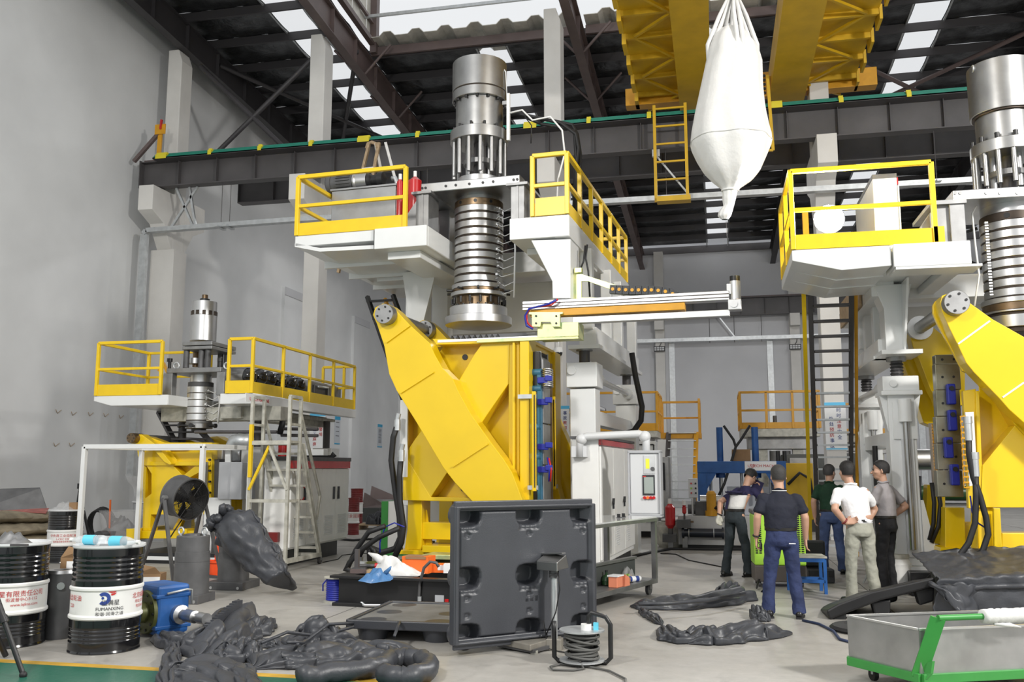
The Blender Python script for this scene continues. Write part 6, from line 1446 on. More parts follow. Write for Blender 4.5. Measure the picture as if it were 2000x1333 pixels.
# draped part on the second ram cylinder
c = V(c2[0].x, c2[0].y, 0); m = MB()
dp = [W.p(x, y, y=c2[0].y-.32-.1*k) for k, (x, y) in enumerate(((432, 1008), (458, 1022), (484, 1060), (512, 1098), (542, 1128), (574, 1154)))]
dp[-1] = floor_at(576, 1156)+V(0, 0, .03); wid = [.22, .42, .42, .34, .24, .05]
def drape(u, v):
    L = len(dp)-1; i = min(int(v*L), L-1); f = v*L-i; p = dp[i].lerp(dp[i+1], f); w_ = wid[i]*(1-f)+wid[i+1]*f
    a = 2*PI*u; n_ = 1+.30*nz(math.cos(a)*1.5, math.sin(a)*1.5, v*7)+.22*(.5-abs(nz(math.cos(a)*2.5, math.sin(a)*2.5, v*9)))+.16*(abs(math.sin(4.5*a+5*v+2.5*nz(v*4, math.cos(a), 1)))-.6)+.10*(abs(math.sin(v*19+2*math.sin(a)))-.6)
    side = V(.80, .1, .58); dep = V(-.1, -1, .1)
    return p-c+side*(math.cos(a)*w_*.62*n_)+dep*(math.sin(a)*w_*.38*n_)
o = thing('blown_part', 'crumpled black blow moulded part leaning from the ram cylinder to the floor', 'plastic part', c)
part('crumpled_shell', MB().grid(drape, 40, 50), 'film_plastic', o)
q = W.p(424, 1052, y=c.y-.45)-c; part('neck_spout', MB().lathe(q, [(.10, -.12), (.085, 0), (.08, .01), (.07, 0), (.07, -.1)], 18, (-.8, -.4, .25)), 'film_plastic', o)
m = MB(); rnd = random.Random(2)
for k in range(9):
    v = rnd.uniform(0, .1); p = drape(rnd.uniform(0, .5), v); q = p+V(rnd.uniform(-.12, .12), -.05, rnd.uniform(.02, .14)); m.tube([p, (p+q)/2+V(0, -.04, .03), q], [.06, .05, .015], 6)
m.tube([drape(.02+.02*math.sin(k*1.9), k/30) for k in range(30)], [.02+.014*math.sin(k*2.3) for k in range(30)], 6)
part('torn_edge', m, 'film_plastic', o)

# ---------------------------------------------------------------- drum fan
fc = W.p(360, 972, y=12.3)
o = thing('drum_fan', 'dark drum fan tilted on its tubular stand before the smaller yellow clamp', 'fan', V(fc.x, fc.y, 0))
ax = V(.92, -.36, -.17).normalized(); F0 = V(0, 0, fc.z); R = .30
f0, f1 = F0-ax*.16, F0+ax*.16
part('drum_shell', MB().lathe(f0, [(R*1.0, 0), (R*1.03, .01), (R, .03), (R, .29), (R*1.04, .31), (R*1.04, .33), (R*.98, .33), (R*.97, .0), (R*1.0, 0)], 36, ax), 'cast_grey', o)
for e, nm in ((f1+ax*.015, 'front_grille'), (f0+ax*.01, 'rear_grille')):
    m = MB(); a_ = ax.orthogonal().normalized(); b_ = ax.cross(a_)
    for k in range(13): m.torus(e, R*(.2+.064*k), .0042, ax, 28, 4)
    for k in range(8): t = PI*k/4+.3; d = a_*math.cos(t)+b_*math.sin(t); m.cyl(e+d*.04, e+d*R*.99, .005, n=5)
    part(nm, m, 'black_paint', o)
part('hub', MB().cyl(F0-ax*.1, f1+ax*.02, .055, n=16), 'black_paint', o)
for k in range(4):
    t = 2*PI*k/4+.4; d = a_*math.cos(t)+b_*math.sin(t); e = a_*math.cos(t+.95)+b_*math.sin(t+.95)
    part('blade', MB().prism([F0+d*.05+ax*.05, F0+d*R*.94+ax*.06, F0+(d+e)*R*.55-ax*.0, F0+e*R*.92-ax*.06, F0+e*.05-ax*.05], ax*.006), 'black_paint', o)
part('motor', MB().cyl(F0-ax*.16, F0-ax*.02, .09, n=18), 'black_paint', o)
sd = ax.cross(V(0, 0, 1)).normalized()
gz = F0.z
for s_ in (-1, 1):
    p = F0+sd*s_*(R+.03)
    part('pivot', MB().cyl(p-sd*s_*.03, p+sd*s_*.03, .04, n=12), 'grey_steel', o)
    for d in (-1, 1): part('stand_leg', MB().beam(p+sd*s_*.015, V(p.x*1.25+ax.x*d*.42, p.y*1.25+ax.y*d*.42, .02), .05, .03), 'cast_grey', o)
    part('stand_foot', MB().beam(V(p.x*1.25-ax.x*.45, p.y*1.25-ax.y*.45, .02), V(p.x*1.25+ax.x*.45, p.y*1.25+ax.y*.45, .02), .05, .04), 'cast_grey', o)
part('power_cord', MB().tube([F0-V(0, 0, R), F0-V(.05, .1, R+.15), F0-V(.12, .15, R+.3)], .01, 5), 'black_rubber', o)

# ---------------------------------------------------------------- white square frame
yw = 12.9; a, b = W.p(166, 873, y=yw), W.p(397, 872, y=yw); d_ = 1.5
o = thing('tube_frame', 'white square tube frame standing open around the junk behind the drums', 'frame', (a.x, yw, 0))
w_ = b.x-a.x; zt = a.z
for x, y in ((0, 0), (w_, 0), (0, d_), (w_, d_)): part('post', MB().box((x-.035, y-.035, 0), (x+.035, y+.035, zt)), 'white_paint', o, bev=.004)
for p, q in (((0, 0), (w_, 0)), ((0, d_), (w_, d_)), ((0, 0), (0, d_)), ((w_, 0), (w_, d_))): part('top_bar', MB().beam((*p, zt), (*q, zt), .07), 'white_paint', o, bev=.004)

# ---------------------------------------------------------------- rolling ladder
A0, B0 = floor_at(481, 1116), floor_at(556, 1118); C0 = floor_at(624, 1102); u = B0-A0; vv = C0-B0
ub = u.normalized(); wv = u.length; lv = vv.length; vb = vv.normalized()
o = thing('rolling_ladder', 'worn grey warehouse step ladder on castors with tall handrails', 'ladder', A0)
G = lambda x, y, z: ub*x+vb*y+V(0, 0, z)
zp = W.p(482, 866, y=A0.y).z; zr_ = W.p(482, 776, y=A0.y).z
m_ = 'dirty_white'; dpl = lv*.30
for x, nm in ((0, m_), (wv, m_)):
    part('front_post', MB().beam(G(x, 0, .12), G(x, 0, zr_), .05), 'yellow_rail' if False else m_, o); part('rear_post', MB().beam(G(x, dpl, .12), G(x, dpl, zr_), .05), m_, o)
    part('rail_top', MB().beam(G(x, 0, zr_), G(x, dpl, zr_), .05), m_, o); part('rail_mid', MB().beam(G(x, 0, zr_-.45), G(x, dpl, zr_-.45), .04), m_, o)
    part('base_rail', MB().beam(G(x, 0, .16), G(x, lv, .16), .07), m_, o)
    for off in (0, .12): part('stringer', MB().beam(G(x, dpl+off, zp), G(x, lv-.05+off*.4, .18), .05, .035), m_, o)
    part('hand_rail', MB().path([G(x, dpl, zr_-.25), G(x, lv*.95, 1.15), G(x, lv*.86, .75)], .04), m_, o)
    part('side_brace', MB().beam(G(x, 0, 1.1), G(x, dpl, 1.1), .04), m_, o)
for y in (0, dpl): part('cross_tie', MB().beam(G(0, y, zp), G(wv, y, zp), .06), m_, o)
for y, z in ((0, .16), (lv, .16), (0, 1.1)): part('cross_tie', MB().beam(G(0, y, z), G(wv, y, z), .05), m_, o)
part('platform', MB().prism([G(0, 0, zp), G(wv, 0, zp), G(wv, dpl, zp), G(0, dpl, zp)], (0, 0, .04)), m_, o)
part('knee_brace', MB().beam(G(0, -.02, zp-.75), G(wv*.5, -.02, zp-.05), .04), 'yellow_rail', o); part('knee_brace', MB().beam(G(wv, -.02, zp-.75), G(wv*.5, -.02, zp-.05), .04), m_, o)
part('yellow_sleeve', MB().beam(G(0, -.006, zp-.55), G(0, -.006, zp+.3), .056), 'yellow_rail', o)
n = 7
for k in range(n):
    t = (k+.7)/n; y = dpl+(lv-dpl-.05)*t; z = zp-(zp-.18)*t; part('tread', MB().prism([G(0, y-.05, z), G(wv, y-.05, z), G(wv, y+.11, z), G(0, y+.11, z)], (0, 0, .035)), m_, o)
for x, y in ((0, 0), (wv, 0), (0, lv), (wv, lv)):
    w = part('castor', MB().cyl(G(x, y, .065)-ub*.02, G(x, y, .065)+ub*.02, .065, n=16), 'dark_steel', o); part('castor_fork', MB().beam(G(x, y, .06), G(x, y, .14), .06, .05), 'grey_steel', w)

# ---------------------------------------------------------------- standing pallet, low pallet, scale
def pallet_mesh(Wd, Ht, flat=False):
    cups = [(cx, cy) for cy in (.06, .47, .93) for cx in (.09, .52, .92)]
    nu, nv = 130, 120
    def dep(u, v):
        d = 0.; e = min(u, 1-u, v, 1-v)
        if e < .025: return .035
        for cx, cy in cups:
            qx, qy = (u-cx)/.085, (v-cy)/.078; rr_ = max(abs(qx), abs(qy))*.45+.55*math.hypot(qx, qy)
            if rr_ < 1.12: d = min(d, -.15*min(1, max(0, (1.12-rr_)/.28)))
            by = v-(cy-.098); 
            if abs(by) < .022 and abs(u-cx) < .07: d += .008*max(0, math.cos((u-cx)*PI/.0165))*(1-abs(by)/.022)-.012
            if math.hypot((u-cx)*Wd, (v-(cy-.145 if cy > .2 else cy+.14))*Ht) < .028: d -= .018
        if e < .045: d = min(d, -.03)
        return d
    return lambda u, v: (u, v, dep(u, v)), nu, nv
P0, P1 = floor_at(885, 1262, .10), floor_at(1160, 1233, .10)
PF = Frame((P0.x, P0.y, 0), math.atan2(P1.y-P0.y, P1.x-P0.x)); Wd = (P1-P0).length
zT = PF.p(887, 990, y=0).z; Ht = zT-.10
o = thing('plastic_pallet', 'dark grey plastic pallet standing upright on the weighing scale', 'pallet', PF.loc, PF.rz)
dm, nu, nv = pallet_mesh(Wd, Ht)
part('deck', MB().grid(lambda u, v: V(u*Wd, -dm(u, v)[2], .10+v*Ht), nu, nv), 'pallet_plastic', o, solid=.006)
part('rim', MB().path([(0, .01, .10), (Wd, .01, .10), (Wd, .01, .10+Ht), (0, .01, .10+Ht)], .03, .09, True), 'pallet_plastic', o, bev=.01)
for cy in (.06, .47, .93):
    for cx in (.09, .52, .92): part('foot', MB().lathe((cx*Wd, .1, .10+cy*Ht), [(.13, -.07), (.12, .06), (.09, .1), (0, .1)], 20, (0, 1, 0)), 'pallet_plastic', o)
for k in range(3): part('embossing', MB().box((Wd*.49+k*.05, -.003, .10+Ht*.27), (Wd*.49+k*.05+.035, .0, .10+Ht*.31)), 'pallet_plastic', o)
# low pallet on its feet
a = floor_at(679, 1251); zl = .19
b = W.p(743, 1189, z=zl); lenY = b.y-a.y; Wd2 = 1.55
o = thing('plastic_pallet', 'dark grey plastic pallet lying on its feet with pale dusty deck', 'pallet', a, .02)
part('rim', MB().path([(0, 0, zl-.04), (Wd2, 0, zl-.04), (Wd2, 1.25, zl-.04), (0, 1.25, zl-.04)], .05, .085, True), 'pallet_plastic', o, bev=.01)
part('deck', MB().box((.02, .02, zl-.06), (Wd2-.02, 1.23, zl-.015)), 'dusty_plastic', o)
for x in (.2, .85, 1.4):
    for y in (.15, .62, 1.1):
        part('foot', MB().lathe((x, y, 0), [(0, 0), (.13, 0), (.16, .12), (.16, zl-.06)], 20), 'pallet_plastic', o)
        part('cup_recess', MB().lathe((x, y, zl-.014), [(0, 0), (.13, 0)], 20), 'pallet_plastic', o)
o = thing('floor_scale', 'small bench scale with tilted display on a pole in front of the standing pallet', 'scale', floor_at(1083, 1270))
SO = floor_at(1083, 1270)
q = [floor_at(x, y)-SO for x, y in ((968, 1262), (1036, 1278), (1072, 1262))]
c0 = floor_at(1036, 1281)-SO; fx = floor_at(966, 1266)-SO-c0; sx = floor_at(1097, 1262)-SO-c0
part('weigh_plate', MB().prism([c0+V(0, 0, .035), c0+fx+V(0, 0, .035), c0+fx+sx+V(0, 0, .035), c0+sx+V(0, 0, .035)], (0, 0, .055)), 'galv_dull', o, bev=.008)
part('frame', MB().prism([c0*1.0+V(.02, .02, .015), c0+fx*.95+V(0, 0, .015), c0+fx*.95+sx+V(0, 0, .015), c0+sx+V(.1, .1, .015)], (0, 0, .03)), 'cast_grey', o)
for p in (c0+sx*.15+fx*.03, c0+fx*.93+sx*.1, c0+fx*.93+sx*.9): part('foot', MB().cyl(p, p+V(0, 0, .03), .035, n=12), 'dirty_white', o)
part('pole_base', MB().box((-.07, -.05, .0), (.07, .07, .1)).beam((0, .02, .05), c0+sx+fx*.3+V(0, 0, .05), .08, .05), 'galv_dull', o, bev=.006)
hz0 = W.p(1083, 1118, y=SO.y).z
part('pole', MB().cyl((0, 0, .03), (0, 0, hz0), .03, n=16), 'galv', o)
part('pole_clamp', MB().cyl((0, 0, hz0-.05), (0, 0, hz0+.04), .045, n=14).cyl((-.03, -.03, hz0-.02), (.05, -.05, hz0-.02), .012, n=8), 'cast_grey', o)
hd_ = part('display_box', MB().prism([(-.02, -.17, hz0+.04), (.02, -.17, hz0+.16), (.16, -.17, hz0+.10), (.16, -.17, hz0+.02), (.10, -.17, hz0+.03)], (0, .34, 0)), 'brushed', o, bev=.006)
for v in hd_.data.vertices: x, y = v.co.x-.05, v.co.y; v.co.x = y*.62*1.0+x*(-.45)*1.0; v.co.y = -x*.9+y*-.35
part('display_lip', MB().beam((-.14, .10, hz0+.15), (.10, -.06, hz0+.175), .05, .012), 'brushed', o)
part('signal_cable', MB().tube([(.05, -.06, hz0+.02), (.06, -.05, hz0-.15), (.02, -.04, hz0-.35), (-.07, -.02, hz0-.55), (-.1, 0, .25), (-.05, -.05, .02), (.05, -.1, .008), (.15, -.15, .008)], .006, 5), 'black_rubber', o)
# ---------------------------------------------------------------- cable reel
c = floor_at(1137, 1298)
o = thing('cable_reel', 'portable cable reel with black handles and grey cable', 'cable reel', c)
for z in (.03, .27): part('flange_disc', MB().lathe((0, 0, z), [(0, 0), (.19, 0), (.19, .012), (0, .012)], 28), 'galv', o)
m = MB(); rnd = random.Random(1)
for k in range(13):
    z = .055+k*.0165; r = .125+rnd.uniform(-.012, .02); tx = rnd.uniform(-.03, .03)
    m.tube([(r*math.cos(t*2*PI/20), r*math.sin(t*2*PI/20), z+tx*math.cos(t*2*PI/20)) for t in range(20)], .011, 6, closed=True)
part('wound_cable', m, 'cable_grey', o); part('core', MB().cyl((0, 0, .03), (0, 0, .28), .10, n=18), 'black_paint', o)
for px, s_ in ((-.22, -1), (.22, 1)):
    part('handle', MB().tube([(s_*.05, 0, .02), (s_*.2, 0, .02), (s_*.235, 0, .05), (s_*.235, 0, .27), (s_*.235, .0, .34)] if s_ < 0 else [(.05, 0, .02), (.2, 0, .02), (.24, 0, .06), (.24, 0, .33), (.2, 0, .39), (.08, 0, .42), (.06, 0, .40), (.06, 0, .29)], .02, 10), 'black_paint', o)
part('socket', MB().cyl((.04, -.02, .282), (.04, -.02, .33), .045, n=12), 'white_plastic', o); part('plug', MB().box((.1, -.02, .282), (.14, .02, .34)), 'bottle_blue', o)
part('loose_cable', MB().tube([V(.0, -.13, .05)]+[floor_at(*p)-c+V(0, 0, .012) for p in ((1140, 1310), (1120, 1313), (1080, 1312), (1075, 1306), (1095, 1301), (1150, 1306), (1190, 1314), (1222, 1330), (1220, 1345))], .009, 6), 'cable_grey', o)

# ---------------------------------------------------------------- wheeled table
Tc = floor_at(1270, 1159); zs = .2
e1 = W.p(1285, 1130, z=zs); e0 = W.p(1164, 1161, z=zs); dv = (e1-e0); ang = math.atan2(dv.y, dv.x)
TF = Frame((e1.x, e1.y, 0), ang)
o = thing('wheeled_table', 'grey steel table on castors with glossy top beside the white cabinet', 'table', TF.loc, ang)
zt = TF.p(1280, 1010, y=0).z; Lt = 2.0; dt = .75
part('table_top', MB().box((-Lt, 0, zt-.015), (.0, dt, zt)), 'clear_top', o); part('top_frame', MB().path([(-Lt, 0, zt-.035), (0, 0, zt-.035), (0, dt, zt-.035), (-Lt, dt, zt-.035)], .05, .04, True), 'grey_steel', o)
for x, y in ((-.03, .03), (-.03, dt-.03), (-Lt+.03, .03), (-Lt+.03, dt-.03)): part('leg', MB().box((x-.03, y-.03, zs), (x+.03, y+.03, zt-.03)), 'grey_steel', o)
part('shelf', MB().box((-Lt, 0, zs-.06), (0, dt, zs)), 'grey_steel', o, bev=.005); part('back_panel', MB().box((-Lt, .30, zs), (-.05, .32, zs+.24)), 'slate_grey', o); part('panel_rim', MB().box((-Lt, .27, zs+.24), (-.05, .34, zs+.27)), 'grey_steel', o)
for x, y in ((-.12, .08), (-.12, dt-.08), (-Lt+.12, .08), (-Lt+.12, dt-.08)):
    w = part('castor', MB().cyl((x, y-.02, .07), (x, y+.02, .07), .07, n=18), 'cast_grey', o); part('castor_fork', MB().box((x-.03, y-.035, .07), (x+.04, y+.035, .14)), 'grey_steel', w)
R3 = Matrix.Rotation(ang, 3, 'Z'); tl = lambda x, y, z: TF.loc+R3 @ V(x, y, z)
o = thing('spray_can', 'white and blue spray can lying on the table shelf', 'can', tl(-.50, .10, zs), ang-.5)
part('can_body', MB().cyl((-.13, 0, .035), (.08, 0, .035), .035, n=16), 'paper', o); part('blue_print', MB().cyl((-.13, 0, .035), (-.06, 0, .035), .0355, n=16).cyl((.0, 0, .035), (.05, 0, .035), .0355, n=16), 'txt_blue', o); part('can_base', MB().cyl((.08, 0, .035), (.085, 0, .035), .034, n=16), 'machined', o)
o = thing('snack_bag', 'crumpled clear bag with green and yellow print on the table shelf', 'bag', tl(-.46, .21, zs), ang)
part('bag_film', MB().grid(lambda u, v: V((u-.5)*.24, (v-.5)*.2, .16*math.sin(PI*u)*math.sin(PI*v)*(1+.7*nz(u*6, v*6, 1))), 14, 12), 'clear_film', o); part('green_print', MB().box((-.06, -.03, .03), (-.01, .02, .09)), 'lime', o); part('brown_print', MB().box((0, -.03, .03), (.05, .02, .08)), 'cardboard', o)
o = thing('orange_box', 'pale orange plastic tub at the table shelf edge', 'box', tl(-1.10, .06, zs), ang); part('tub', MB().box((-.1, -.05, 0), (.06, .07, .13)), 'salmon', o, bev=.01); part('lid', MB().box((-.11, -.06, .13), (.07, .08, .145)), 'paper', o)
o = thing('parts_tray', 'reddish parts tray beside the pale orange tub', 'tray', tl(-.94, .06, zs), ang); part('tray_body', MB().prism([(-.07, -.06, 0), (.08, -.06, 0), (.06, -.06, .1), (-.05, -.06, .14)], (0, .13, 0)), 'salmon', o); part('tray_tongue', MB().box((.08, -.05, .02), (.2, -.02, .03)), 'black_paint', o)
o = thing('carton', 'flat brown carton lying on the table shelf', 'box', tl(-.72, .21, zs), ang); part('box_body', MB().box((-.12, -.1, 0), (.12, .1, .06)), 'cardboard', o, bev=.004); part('box_flap', MB().box((-.12, -.1, .06), (.02, .1, .066)), 'cardboard', o)
o = thing('green_bottle', 'dark green round bottle behind the flat carton on the shelf', 'bottle', tl(-1.02, .24, zs), ang); part('bottle_body', MB().lathe((0, 0, 0), [(0, 0), (.06, .01), (.065, .06), (.05, .11), (.015, .13), (.015, .16), (0, .16)], 16), 'dark_green', o); part('cap', MB().cyl((0, 0, .16), (0, 0, .18), .018, n=10), 'black_paint', o)
o = thing('steel_rule', 'thin steel rule with clips lying on the glossy table top', 'ruler', tl(-.45, .3, zt), ang+.1); part('rule', MB().box((-.14, -.02, 0), (.14, .02, .006)), 'cast_grey', o); part('clip', MB().box((-.1, -.02, .006), (-.08, .02, .05)).box((.08, -.02, .006), (.1, .02, .05)), 'black_paint', o)

# ---------------------------------------------------------------- things on and by the black base
bl = lambda px, py, z=zB: W.p(px, py, z=z)
def small(name, label, cat, p, parts_, rz=0.):
    o = thing(name, label, cat, p, rz)
    for nm, mb, mt in parts_: part(nm, mb, mt, o)
    return o
p = bl(816, 1119); small('carton', 'bright orange carton with open brown top on the black base', 'box', p, [('box_body', MB().box((-.17, -.1, 0), (.17, .16, .2)), 'orange'), ('box_top', MB().box((-.12, -.11, .17), (.14, -.1, .2)), 'cardboard'), ('box_lid', MB().box((-.16, -.09, .2), (.1, .1, .206)), 'cardboard')], -.05)
p = bl(862, 1118); small('tool_case', 'small orange and white box at the base beside the standing pallet', 'box', p, [('box_body', MB().box((-.11, -.08, 0), (.12, .1, .10)), 'orange'), ('label_panel', MB().box((-.03, -.083, .03), (.1, -.08, .09)), 'paper'), ('white_wrap', MB().box((.05, -.12, 0), (.26, -.02, .11)), 'paper')], .1)
p = bl(772, 1122); 
small('plastic_bag', 'white plastic bag slumped on the black base', 'bag', p, [('bag_body', MB().grid(lambda u, v: V((u-.5)*.62+.03, (v-.5)*.34, .20*math.sin(PI*v)**.6*math.sin(PI*u)**.6*(1.25-u)*(1+.5*nz(u*5, v*5, 7)+.3*(abs(math.sin(u*11+v*6))-.6))), 36, 24), 'white_cloth'), ('bag_ear', MB().tube([(-.16, 0, .14), (-.26, .02, .20), (-.36, .02, .24)], [.06, .04, .01], 8), 'white_cloth')])
p = bl(750, 1124)+V(0, -.22, 0); small('plastic_bag', 'crumpled blue plastic bag hanging over the base edge', 'bag', p, [('bag_body', MB().grid(lambda u, v: V((u-.5)*.4, (v-.5)*.2, .10*math.sin(PI*v)*math.sin(PI*u)*(1+.9*nz(u*6, v*6, 2))-.06*(1-v)*(1-abs(u-.4))), 18, 12), 'bag_blue'), ('bag_knot', MB().tube([(.1, 0, .05), (.15, 0, .10), (.17, 0, .13)], [.03, .02, .005], 8), 'bag_blue')])
p = bl(735, 1114); small('heat_gun', 'red handled grey tool lying on the black base', 'tool', p, [('handle', MB().cyl((-.02, 0, .05), (.12, .03, .05), .035, n=10), 'red_paint'), ('barrel', MB().cyl((-.25, -.05, .05), (-.02, 0, .05), .025, n=10), 'cast_grey'), ('cord', MB().tube([(.12, .03, .05), (.18, .1, .03), (.1, .2, .02)], .008, 5), 'black_rubber')])
p = bl(700, 1119); small('hammer', 'steel hammer standing on its head at the base corner', 'hammer', p, [('head', MB().box((-.07, -.03, 0), (.1, .03, .06)), 'cast_grey'), ('handle', MB().beam((-.02, 0, .06), (-.02, 0, .28), .05), 'dark_steel')])
p = bl(722, 1121); small('wooden_block', 'pale timber offcut lying beside the white plastic bag', 'wood', p, [('block', MB().box((-.02, -.06, 0), (.25, .05, .05)), 'wood'), ('rust_bar', MB().box((-.25, .0, 0), (-.04, .05, .045)), 'brown_steel')], .05)
for qx, qy, lab, sc in ((683, 1111, 'long olive steel bar laid across the base from its corner', 1.0),):
    p = bl(706, 1110); small('steel_bar', lab, 'bar', p, [('bar', MB().beam((0, 0, .04), (.95, .9, .04), .06, .07), 'olive'), ('bar_shoe', MB().box((-.05, -.05, 0), (.06, .06, .08)), 'galv')])
pc = bl(819, 1190, 0); q = [W.p(x, y, y=pc.y)-pc for x, y in ((818, 1188), (818, 1170), (820, 1140), (828, 1110), (840, 1098), (852, 1100), (857, 1108))]
small('grey_hose', 'braided grey hose arching over the base front', 'hose', pc, [('hose', MB().tube(q, .018, 8), 'cast_grey'), ('fitting', MB().cyl((0, 0, .02), (0, 0, .14), .024, n=10), 'galv')])
p = bl(868, 1191, 0); b_ = small('parts_box', 'red and white open carton between low pallet and standing pallet', 'box', p+V(.05, .1, 0), [('box_body', MB().box((-.16, -.12, 0), (.3, .14, .16)), 'cabinet_grey'), ('red_label', MB().box((-.04, -.124, .03), (.28, -.12, .12)), 'red_paint'), ('box_top', MB().box((-.14, -.1, .16), (.28, .12, .165)), 'cardboard')])
text('lettering', 'ABEE', .07, 'paper', b_, (.1, -.127, .07))
c = floor_at(659, 1177); small('wire_spool', 'spool of bright blue cable standing by the black base corner', 'spool', c, [('wound_wire', MB().lathe((0, 0, 0), [(.11, .03)]+[(.135+.008*(k % 2), .03+k*.0125) for k in range(21)]+[(.11, .29)], 24), 'royal_blue'), ('upper_flange', MB().cyl((0, 0, .29), (0, 0, .305), .17, n=24), 'dirty_white'), ('lower_flange', MB().cyl((0, 0, 0), (0, 0, .03), .17, n=24), 'dirty_white'), ('loose_wire', MB().tube([(-.1, -.1, .28), (-.16, -.08, .22), (-.15, -.1, .14)], .009, 5), 'royal_blue')])
c = floor_at(720, 1188); q = [floor_at(x, y)-c+V(0, 0, .03) for x, y in ((703, 1182), (712, 1188), (810, 1189))]
small('grease_lever', 'long bright steel lever lying in front of the base', 'bar', c, [('lever', MB().cyl(q[1], q[2], .02, n=10), 'machined'), ('lever_end', MB().tube([q[0]+V(0, 0, .03), q[0], q[1]], .018, 8), 'galv')])
# green and white cabinet, hoses
c = floor_at(770, 1086)
a, b = W.p(746, 980, y=c.y), W.p(794, 980, y=c.y); small('hydraulic_cabinet', 'white cabinet with green edge behind the yellow clamp leg', 'cabinet', V(a.x, c.y, 0), [('cabinet_body', MB().box((.12, 0, .06), (b.x-a.x, .7, a.z)), 'cabinet_white'), ('green_edge', MB().box((0, -.02, .05), (.13, .72, a.z)), 'green_frame'), ('green_plinth', MB().box((0, -.02, 0), (b.x-a.x+.1, .7, .06)), 'green_frame')])
hs = thing('hydraulic_hoses', 'thick black hoses sweeping from the clamp down to the floor', 'hose', CM.loc, CM.rz)
cq = lambda px, py, y: CM.p(px, py, y=y)
for pts, y, r in (([(775, 833), (768, 855), (764, 900), (772, 960), (780, 1010), (782, 1050), (772, 1072), (745, 1080), (725, 1068), (722, 1100)], -.25, .045), ([(783, 893), (780, 930), (781, 980), (788, 1030), (784, 1060), (770, 1090)], -.3, .045), ([(752, 1028), (720, 1040), (695, 1075), (680, 1108)], -1.2, .035), ([(780, 1032), (740, 1050), (705, 1075), (682, 1100), (674, 1113), (690, 1117), (705, 1117)], -1.3, .035), ([(703, 1100), (703, 1085), (710, 1072), (722, 1068)], -1.0, .035), ([(722, 1098), (721, 1075), (724, 1068), (730, 1075), (733, 1090)], -1.1, .035)):
    part('hose', MB().tube([cq(a_, b_, y) for a_, b_ in pts], r, 9), 'black_rubber', hs)
for px, py, y in ((776, 828, -.25), (784, 888, -.3)): p = cq(px, py, y); part('hose_fitting', MB().cyl(p+V(0, 0, -.1), p+V(0, 0, .06), .05, n=10).cyl(p+V(0, 0, .06), p+V(.02, 0, .15), .04, n=8), 'galv', hs)
for px in (703, 722): p = cq(px, 1100, -1.0); part('hose_fitting', MB().cyl(p+V(0, 0, -.06), p+V(0, 0, .08), .045, n=10), 'galv', hs)
p = cq(780, 835, -.1); part('white_strip', MB().box((p.x, -.08, cq(0, 930, -.08).z), (p.x+.12, -.04, cq(0, 800, -.08).z)), 'white_paint', hs)
part('blue_tube', MB().tube([cq(a_, b_, -1.0) for a_, b_ in ((790, 1030), (770, 1022), (752, 1030), (742, 1060), (742, 1080))], .01, 5), 'royal_blue', hs)
m = MB().tube([floor_at(*p)+V(0, 0, .02) for p in ((655, 1055), (690, 1058), (730, 1055), (760, 1058))], .03, 6); single('floor_cable', m, 'black_rubber', 'thick black cable on the floor behind the rolling ladder', 'cable')
m = MB().tube([floor_at(*p)+V(0, 0, .008) for p in ((630, 1100), (660, 1094), (668, 1086), (700, 1082), (740, 1083))], .008, 5); single('floor_cable', m, 'black_rubber', 'thin black wire curving over the floor past the ladder castor', 'cable')
m = MB().tube([floor_at(*p)+V(0, 0, .01) for p in ((1290, 1083), (1320, 1084), (1345, 1096), (1390, 1105), (1415, 1110), (1418, 1117))], .01, 5); single('floor_cable', m, 'black_rubber', 'thin black wire on the floor leading to the man raising his shirt', 'cable')
m = MB().tube([floor_at(*p)+V(0, 0, .02) for p in ((1236, 1090), (1270, 1082), (1310, 1075), (1400, 1076), (1480, 1076))], .03, 6); single('floor_cable', m, 'black_rubber', 'thick black cable on the floor in front of the hydraulic tank', 'cable')
m = MB().tube([floor_at(*p)+V(0, 0, .014) for p in ((1568, 1215), (1600, 1222), (1628, 1236), (1640, 1252), (1662, 1258))], .014, 6); single('floor_cable', m, 'blue_cable', 'dark blue cable on the floor running under the steel cart', 'cable')
# ================================================================ people
def capsule(mb, p0, p1, r0, r1=None, n=14):
    r1 = r0 if r1 is None else r1; p0 = Vector(p0); p1 = Vector(p1)
    mb.cyl(p0, p1, r0, r1, n, True); mb.sphere(p0, r0*.995, n, 8); mb.sphere(p1, r1*.995, n, 8); return mb
def loft(mb, rings, n=24):
    """closed stack of ellipses (centre, half width x, half depth y, turn)"""
    vs_ = []; 
    for c, rx, ry, t in rings:
        for k in range(n):
            a = 2*PI*k/n; x, y = math.cos(a)*rx, math.sin(a)*ry
            vs_.append(Vector(c)+V(x*math.cos(t)-y*math.sin(t), x*math.sin(t)+y*math.cos(t), 0))
    m = len(rings); fs = [(j*n+k, j*n+(k+1) % n, (j+1)*n+(k+1) % n, (j+1)*n+k) for j in range(m-1) for k in range(n)]
    fs += [list(range(n-1, -1, -1)), [(m-1)*n+k for k in range(n)]]
    return mb.add(vs_, fs, True)
clouds = bpy.data.textures.new('cloth_folds', 'CLOUDS'); clouds.noise_scale = .11; clouds.noise_depth = 2
